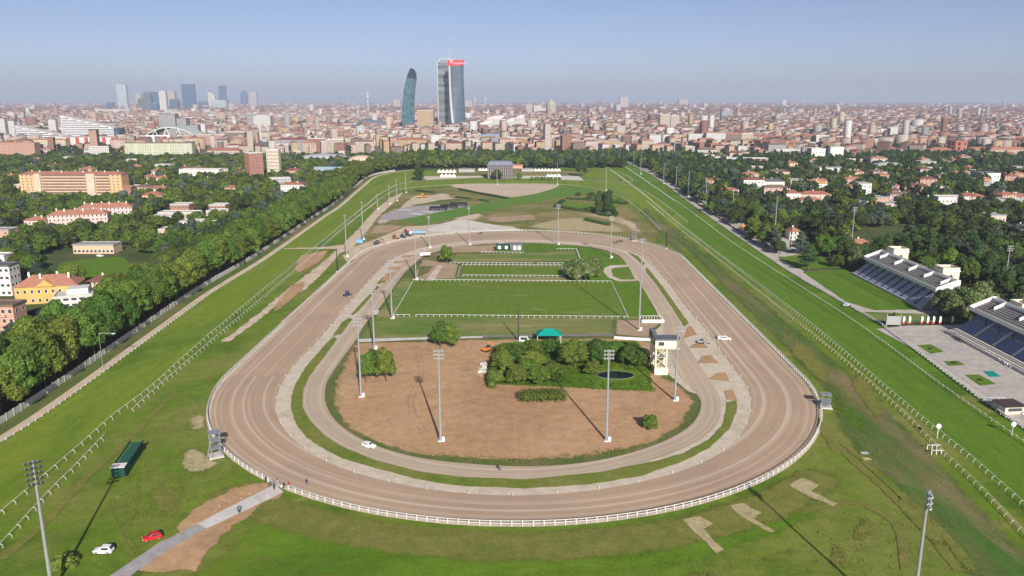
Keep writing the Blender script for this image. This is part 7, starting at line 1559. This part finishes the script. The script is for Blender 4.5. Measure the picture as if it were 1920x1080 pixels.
for i, (u, v) in enumerate(((908,690),(903,695),(910,684),(905,686),(900,700),(912,692),(907,699))):
    t = thing('concrete_block', 'pale concrete block in the rubble heap at the thicket edge', 'block', at(u, v), i*.9, 'rubble blocks'); MB().loft([[(-1.0,-.6,0),(1.0,-.5,0),(.9,.6,0),(-.9,.5,0)],[(-.9,-.5,.9),(.9,-.55,1.0),(.8,.5,.8),(-.8,.55,1.05)]]).build('lump', MATS['concrete_mat'], t); MB().bar((.3,.1,.8),(.5,.3,1.5),.03).build('rebar', MATS['dark_metal'], t)
for i, (u, v) in enumerate(((1621,852),(1625,863),(524,473),(251,476+0))):
    if i > 1: continue
    t = thing('wooden_pallet', ['flat grey pallet on the worn grass', 'pale wooden pallet on the worn grass'][i], 'pallet', at(u, v), .1); 
    for k in range(5): MB().box(-1.1, 1.1, -.7+k*.32, -.46+k*.32, .12, .16).build('slat', MATS['bench_grey' if i == 0 else 'straw_mat'], t)
    for x in (-1, 0, 1): MB().box(x-.06, x+.06, -.7, .85, 0, .12).build('bearer', MATS['bench_grey'], t)
# ------------------------------------------------------------------ people, horses
for (u, v, a, tp_, bt, lab) in ((575, 911, 30, 'black', 'jeans', 'person in black walking alone on the sand track'), (447, 963, 200, 'navy', 'jeans', 'person in navy walking on the pale path'), (449.5, 964, 190, 'grey', 'black', 'person in grey beside another on the pale path'), (498, 906, 60, 'black', 'black', 'person in black leaning by the fence end'), (507, 915, 100, 'black', 'grey', 'person in black and grey at the path mouth'), (513, 912, 20, 'grey', 'jeans', 'person in grey among the group at the path mouth'), (514, 921, 180, 'navy', 'black', 'person in navy facing the path mouth'), (519, 910, 250, 'khaki', 'jeans', 'person in khaki just inside the track'), (532, 918, 80, 'black', 'black', 'person in black bending at the fence opening'), (541, 917, 140, 'red', 'black', 'person in a red jacket inside the track fence'), (529, 921, 10, 'white', 'khaki', 'person in white at the fence opening'), (935, 884, 30, 'black', 'jeans', 'person in black on the inner training track'), (938, 884, 10, 'grey', 'jeans', 'person in grey beside another on the training track')):
    p = P(u, v); p.z = .32; o = person(lab, p, R(a), tp_, bt, 3 if 'bending' in lab or 'leaning' in lab else random.randrange(3))
def sulky(label, loc, rz, shirt):
    t = thing('trotting_horse', label.replace('SUB', 'bay horse'), 'horse', loc, rz, 'trotting horses'); link('body', HM, t)
    for s in (-1, 1): MB().lathe([(.05, 0), (.03, .14), (.0, .2)], 5).build('ear', MATS['horse_bay'], t).location = (s*.07, -1.22, 2.05)
    k = Vector((math.sin(rz)*-1*1.0, math.cos(rz), 0))
    c_ = thing('sulky', label.replace('SUB', 'light two-wheeled sulky'), 'sulky', Vector(loc) + k*2.0, rz, 'sulkies')
    for s in (-1, 1):
        w__ = MB().bar((s*.62, 0, .35), (s*.66, 0, .35), .35, n=14).build('wheel', MATS['tyre'], c_); MB().bar((s*.6, 0, .35), (s*.7, 0, .35), .08).build('hub', MATS['rim'], w__); MB().tube([(s*.45, .2, .6), (s*.42, -1.6, .8), (s*.36, -2.6, 1.0)], .035, 5).build('shaft', MATS['dark_metal'], c_)
    MB().box(-.25, .25, -.1, .3, .6, .68).build('seat', MATS['dark_metal'], c_)
    d = person(label.replace('SUB', 'driver on the sulky'), Vector(loc) + k*2.05 + Vector((0, 0, -.2)), rz, shirt, 'white', 4)
p = at(902, 440); sulky('SUB trotting alone along the far fence', p, R(90), 'navy')
for i, (u, v) in enumerate(((1158, 455.5), (1164, 454.5), (1152, 457.5))): sulky('SUB ' + ('leading the string of three on the far bend', 'second in the string of three on the far bend', 'last in the string of three on the far bend')[(1, 0, 2)[i]], at(u, v), R(-65), ('black', 'red', 'navy')[i])
# ------------------------------------------------------------------ trees and bushes of the course itself
def T_(name, key, u, v, vt, wd, label, group=None): 
    p = P(u, v); return tree(name, key, p, hgt(u, vt, p), wd, label, group)
for i, (u, v, vt, wd) in enumerate(((826,652,604,9), (846,652,606,9))): T_('park_tree', ('field', i), u, v, vt, wd, ['round green tree of the pair by the pale path', 'second round green tree of the pair by the pale path, thinner'][i])
for i, (u, v, vt, wd) in enumerate(((686,718,662,6.5), (703,706,655,6.5), (724,716,653,8))): T_('park_tree', ('field', i), u, v, vt, wd, ['slim green tree next to the floodlight mast on bare soil', 'middle green tree of the three on bare soil', 'broadest green tree of the three on bare soil'][i])
T_('park_tree', ('field', 2), 838, 494, 460, 9.5, 'round green tree beside the worn upper lawn'); T_('young_tree', ('shrub', 0), 1218, 806, 776, 5.2, 'small lone young tree on the bare soil'); 
for i, (u, v, vt, wd) in enumerate(((1078,523,487,14), (1098,527,489,13), (1108,519,486,13), (1083,528,500,11))): T_('blossom_bush', ('bloom', i % 2), u, v, vt, wd, ['big blossoming bush against the middle lawn rail', 'big blossoming bush facing the big lawn', 'big blossoming bush towards the loop path', 'lower blossoming bush in front of the clump by the middle lawn'][i], 'clump of blossoming bushes')
# thicket round the pond
for i, (u, v, vt, wd, key) in enumerate(((945,705,652,9,'park'), (930,722,690,7,'field'), (968,690,640,9,'park'), (1000,680,632,10,'park'), (985,712,668,8,'dark'), (1035,715,676,9,'dark'), (970,722,680,8,'field'), (1010,722,682,9,'dark'), (1060,684,640,8,'dark'), (1078,690,632,10,'light'), (1120,690,632,10,'park'), (1110,705,672,7,'field'), (1150,676,636,9,'park'), (1180,690,640,8,'dark'), (1198,688,655,7,'dark'), (1000,700,655,9,'light'), (1035,668,630,8,'park'), (945,680,640,8,'dark'), (1115,672,632,8,'dark'))):
    T_('thicket_tree', ({'dark': 'park'}.get(key, key) if i % 3 else key, i % 2), u, v, vt+(v-vt)*.12, wd, {'park': 'bushy green tree', 'field': 'shrubby tree', 'dark': 'leafy tree', 'light': 'yellow-green tree'}[key] + ' of the thicket, ' + ['behind the side hedge', 'at the rubble corner', 'behind the orange excavator', 'touching the white van by the canopy', 'above the clipped hedge block', 'over the middle of the clipped hedge block', 'low, at the bare soil edge', 'low, just behind the clipped hedge block', 'in front of the canopy', 'over the hidden white cars', 'inland of the pond', 'leaning over the pond edge', 'by the low white wall', 'between pond and judges tower', 'closest to the judges tower', 'in its middle', 'beside the canopy post', 'at the corner by the pale path', 'near the dark path by the canopy'][i], 'thicket trees')
def hedge(label, px, h, wd, mat='leaf_dark', n=None, size=.5, name='hedge'):
    pts = along(dense(PP(*px), False, 2), wd*.45); L = [((p.x-pts[0].x, p.y-pts[0].y, h*.45), (wd*.55, wd*.55, h*.55)) for p in pts]
    v_, f_, c_ = leaf_cloud(n or int(len(pts)*160), size, L, len(pts)); t = thing(name, label, 'hedge', pts[0]); link('foliage', np_mesh('foliage', v_, f_, c_, MATS[mat]), t); st_ = MB()
    MB().bar((0, 0, -.1), (0, 0, h*.4), .12).build('stem', MATS['bark'], t); return t
hedge('clipped rounded hedge block alone on the bare soil in front of the thicket', ((988,752),(1050,750)), 4.2, 6.0, 'leaf_mid', 2600)
hedge('dark low hedge along the near-side of the thicket', ((922,728),(925,700),(935,660)), 3.5, 4.0, 'leaf_mid', 1800)
for i, px in enumerate((((1065,374),(1118,377)), ((1145,381),(1175,383)), ((1045,389),(1080,395),(1118,399)), ((1125,404),(1155,408)), ((1100,414),(1140,423)), ((1055,378),(1042,389)), ((1145,390),(1155,404)))):
    hedge(['dark hedge at the back of the overgrown plot', 'dark hedge right of the twin poplars', 'dark hedge in front of the overgrown plot', 'short dark hedge below the twin poplars', 'dark hedge across the dry field', 'short side hedge of the overgrown plot', 'slanting hedge beside the twin poplars'][i], px, 2.4, 4.5, 'leaf_dark', None, .9)
for i, px in enumerate((((862,356),(895,363),(920,368),(952,373)), ((857,371),(880,374)), ((783,359),(812,362)), ((900,376),(915,379)))): hedge(['straggling hedge along the pale sand oval', 'short hedge tuft below the sand oval', 'low hedge by the sand road end', 'small hedge tuft near the diagonal turf'][i], px, 1.8, 4.0, 'leaf_dark', None, .9)
for i, (u, v, vt, wd) in enumerate(((1122,402,360,7), (1138,400,358,9), (1130,398,362,7))): T_('poplar_tree', ('poplar', i % 2), u, v, vt, wd, ['dark poplar of the twin pair in the dry field', 'broader dark poplar of the twin pair in the dry field', 'dark poplar squeezed between the twin pair'][i])
T_('field_tree', ('dark', 0), 1109, 373, 360, 9, 'round tree at the back of the overgrown plot'); T_('field_bush', ('field', 1), 1085, 368, 360, 7, 'loose bush near the overgrown plot'); T_('field_bush', ('field', 0), 1160, 382, 371, 8, 'bush at the end of the dark hedge')
T_('dark_tree', ('poplar', 0), 785, 339, 305, 12, 'tall dark tree beside the back row of tents'); T_('dark_tree', ('dark', 1), 1089, 332, 300, 16, 'big dark tree at the end of the tent rows'); T_('dark_tree', ('dark', 2), 932, 337, 318, 14, 'dark tree standing in front of the dark square building'); T_('round_tree', ('park', 0), 973, 337, 325, 8, 'small round tree beside the dark square building')
for i in range(9): T_('clipped_bush', ('shrub', i % 3), 997+i*6.3+random.uniform(-1.5, 1.5), 338, 331, 4.6, 'clipped dark bush in the row before the far tents', 'row of clipped bushes')
T_('near_bush', ('shrub', 1), 120, 1062, 1040, 6.5, 'shaggy bush at the foot of the many-lamped mast'); T_('small_bush', ('shrub', 2), 1680, 596, 586, 4, 'small round bush behind the grey screen'); T_('small_bush', ('shrub', 0), 1397, 448, 441, 4, 'scrubby bush between path and car park')
for i, (u, v, vt, wd) in enumerate(((1768,590,545,13), (1800,590,540,14), (1835,580,535,14), (1858,570,525,12), (1815,600,550,12), (1785,600,556,11))): T_('blossom_tree', ('bloom', i % 2), u, v, vt, wd, ['blossoming chestnut of the grove, closest to the old stone grandstand', 'blossoming chestnut of the grove, tallest in its middle', 'blossoming chestnut of the grove, next to the tall middle one', 'blossoming chestnut of the grove, beside the green-footed light mast', 'blossoming chestnut of the grove, at the plaza fence', 'small blossoming chestnut of the grove behind the feather banners'][i], 'blossoming grove')
T_('blossom_tree', ('bloom', 0), 1602, 505, 465, 11, 'blossoming chestnut at the end of the old grandstand'); T_('garden_tree', ('park', 1), 1570, 502, 478, 10, 'green tree behind the small lawn by the car park')
for i, (u, v) in enumerate(((1405,415), (1420,425), (1462,432), (1390,408), (1540,478), (1555,485))): T_('garden_tree', ('park', i % 3), u, v, v-38, 11, 'green tree shading the edge of the car park', 'car park trees')
# ------------------------------------------------------------------ uncountable small growth and rubble
leafmat('weed_mat', [(.12,.18,.025), (.17,.205,.04), (.26,.23,.09)]); leafmat('blade_mat', [(.085,.16,.018), (.12,.20,.024), (.17,.22,.035)])
def in_poly(px, n, seed):
    r = np.random.default_rng(seed); poly = np.array([(p.x, p.y) for p in PP(*px)]); lo, hi = poly.min(0), poly.max(0); out = np.zeros((0, 2))
    while len(out) < n:
        q = r.uniform(lo, hi, (n*3, 2)); ins = np.zeros(len(q), bool); x, y = q.T; m_ = len(poly)
        for k in range(m_):
            (xa, ya), (xb, yb) = poly[k], poly[(k+1) % m_]; ins ^= ((ya > y) != (yb > y)) & (x < (xb-xa)*(y-ya)/((yb-ya) or 1e-9) + xa)
        out = np.concatenate([out, q[ins]])
    return out[:n]
def tufts(name, label, cat, polys, mat, h, leaves, size, spread):
    V_ = []; r = np.random.default_rng(len(name))
    for k, (px, n) in enumerate(polys):
        c = in_poly(px, n, k+3); sc = r.uniform(.4, 1.3, n)
        p = np.repeat(c, leaves, 0); s_ = np.repeat(sc, leaves); p = p + r.normal(scale=spread, size=p.shape)*s_[:, None]
        a = r.uniform(0, 6.28, len(p)); w_ = size*s_; hh = h*s_*r.uniform(.6, 1.2, len(p)); dx, dy = np.cos(a)*w_/2, np.sin(a)*w_/2; lx, ly = r.normal(scale=.25, size=(2, len(p)))*hh
        z = np.full(len(p), .28)
        V_.append(np.stack([np.stack([p[:, 0]-dx, p[:, 1]-dy, z], 1), np.stack([p[:, 0]+dx, p[:, 1]+dy, z], 1), np.stack([p[:, 0]+dx*.5+lx, p[:, 1]+dy*.5+ly, z+hh], 1), np.stack([p[:, 0]-dx*.5+lx, p[:, 1]-dy*.5+ly, z+hh*.85], 1)], 1).reshape(-1, 3))
    v = np.concatenate(V_); o = link(name, np_mesh(name, v, np.arange(len(v)).reshape(-1, 4), np.zeros((0, 3), int), MATS[mat])); return props(o, label, cat, None, 'stuff')
tufts('tall_grass', 'tall grass standing round the pond and the thicket', 'grass', [(((918,722),(930,650),(1195,642),(1220,700),(1226,736),(1120,731),(1122,710),(1118,706),(1122,698),(1140,693),(1170,693),(1192,699),(1196,708),(1180,717),(1150,720),(1128,716),(1126,733),(1060,728)), 2600)], 'blade_mat', .75, 5, .18, .35)
tufts('weeds', 'scattered weeds in the rough ground and along the track margins', 'weeds', [(((745,395),(850,352),(1110,358),(1190,400),(1235,455),(1080,438),(900,432),(960,415),(1000,385),(900,404),(800,424)), 900), (((1240,440),(1290,470),(1460,650),(1560,790),(1700,950),(1700,880),(1500,610),(1290,440)), 700), (((640,690),(625,750),(660,805),(800,858),(985,870),(1180,850),(1300,775),(1312,755),(1290,790),(1180,842),(975,862),(800,850),(690,822),(640,780)), 420), (((250,800),(385,760),(390,840),(500,905),(330,1000),(215,960)), 320), (((700,600),(735,600),(1150,605),(1150,626),(690,632)), 260), (((1560,960),(1750,960),(1850,1075),(1500,1075)), 90)], 'weed_mat', .28, 6, .2, .5)
m_ = MB(); r = random.Random(5)
for px, n in ((((640,470),(700,450),(770,432),(760,445),(660,482)), 150), (((800,430),(870,414),(950,428),(880,434)), 120), (((895,705),(905,680),(915,690),(910,710)), 60), (((1240,640),(1262,690),(1250,695),(1236,650)), 30), (((400,945),(480,918),(470,930),(400,965)), 25), (((1185,440),(1230,450),(1225,458),(1180,446)), 30)):
    for (x, y) in in_poly(px, n, n):
        s_ = r.uniform(.06, .28); m_.loft([[(x-s_, y-s_*.8, .25), (x+s_, y-s_*.7, .25), (x+s_*.8, y+s_, .25), (x-s_*.9, y+s_*.8, .25)], [(x-s_*.5, y-s_*.4, .3+s_), (x+s_*.6, y-s_*.5, .3+s_*.8), (x+s_*.4, y+s_*.5, .3+s_*.9), (x-s_*.5, y+s_*.4, .3+s_*.7)]])
props(m_.build('rubble', MATS['brown_plot_mat']), 'loose stones and rubble on the bare ground', 'rubble', None, 'stuff')
# ------------------------------------------------------------------ labels that would be alike: tell them apart by how near they stand to their landmark
RANK = ['nearest', 'second nearest', 'third nearest', 'fourth nearest', 'fifth nearest', 'sixth nearest', 'seventh nearest', 'eighth nearest', 'ninth nearest', 'tenth nearest']
same = {}
for o in scene.objects:
    if o.parent is None and o.get('label') and ' near the ' in o['label']: same.setdefault(o['label'], []).append(o)
for lb, os_ in same.items():
    if len(os_) < 2: continue
    tail = lb.split(' near the ')[1]; mk = [q for q in BL if q[2].startswith(tail)]
    if not mk: continue
    os_.sort(key=lambda o: min((o.location.x-q[0])**2 + (o.location.y-q[1])**2 for q in mk))
    for k, o in enumerate(os_):
        nl = lb.replace(' near the ', ' %s to the ' % RANK[min(k, 9)])
        w_ = nl.split()
        while len(w_) > 16 or w_[-1].strip(',') in ('with', 'and', 'the', 'of', 'in', 'at', 'by', 'a', 'flat', 'red', 'hipped'): w_.pop()
        o['label'] = ' '.join(w_)
# ------------------------------------------------------------------ haze
m, n, l, b = _new('haze_mat'); n.remove(b)
pv = n.new('ShaderNodeVolumePrincipled'); l.new(pv.outputs[0], n['Material Output'].inputs['Volume'])
HZC, HZD = (.70, .80, 1.0), 7e-5
pv.inputs['Color'].default_value = (*HZC, 1); pv.inputs['Density'].default_value = HZD; pv.inputs['Anisotropy'].default_value = 0.0
pv.inputs['Density Attribute'].default_value = ''; m.cycles.homogeneous_volume = True
hb = MB().box(-30500, 30500, -30500, 30500, -1.5, 330).build('haze', m); hb['kind'] = 'stuff'
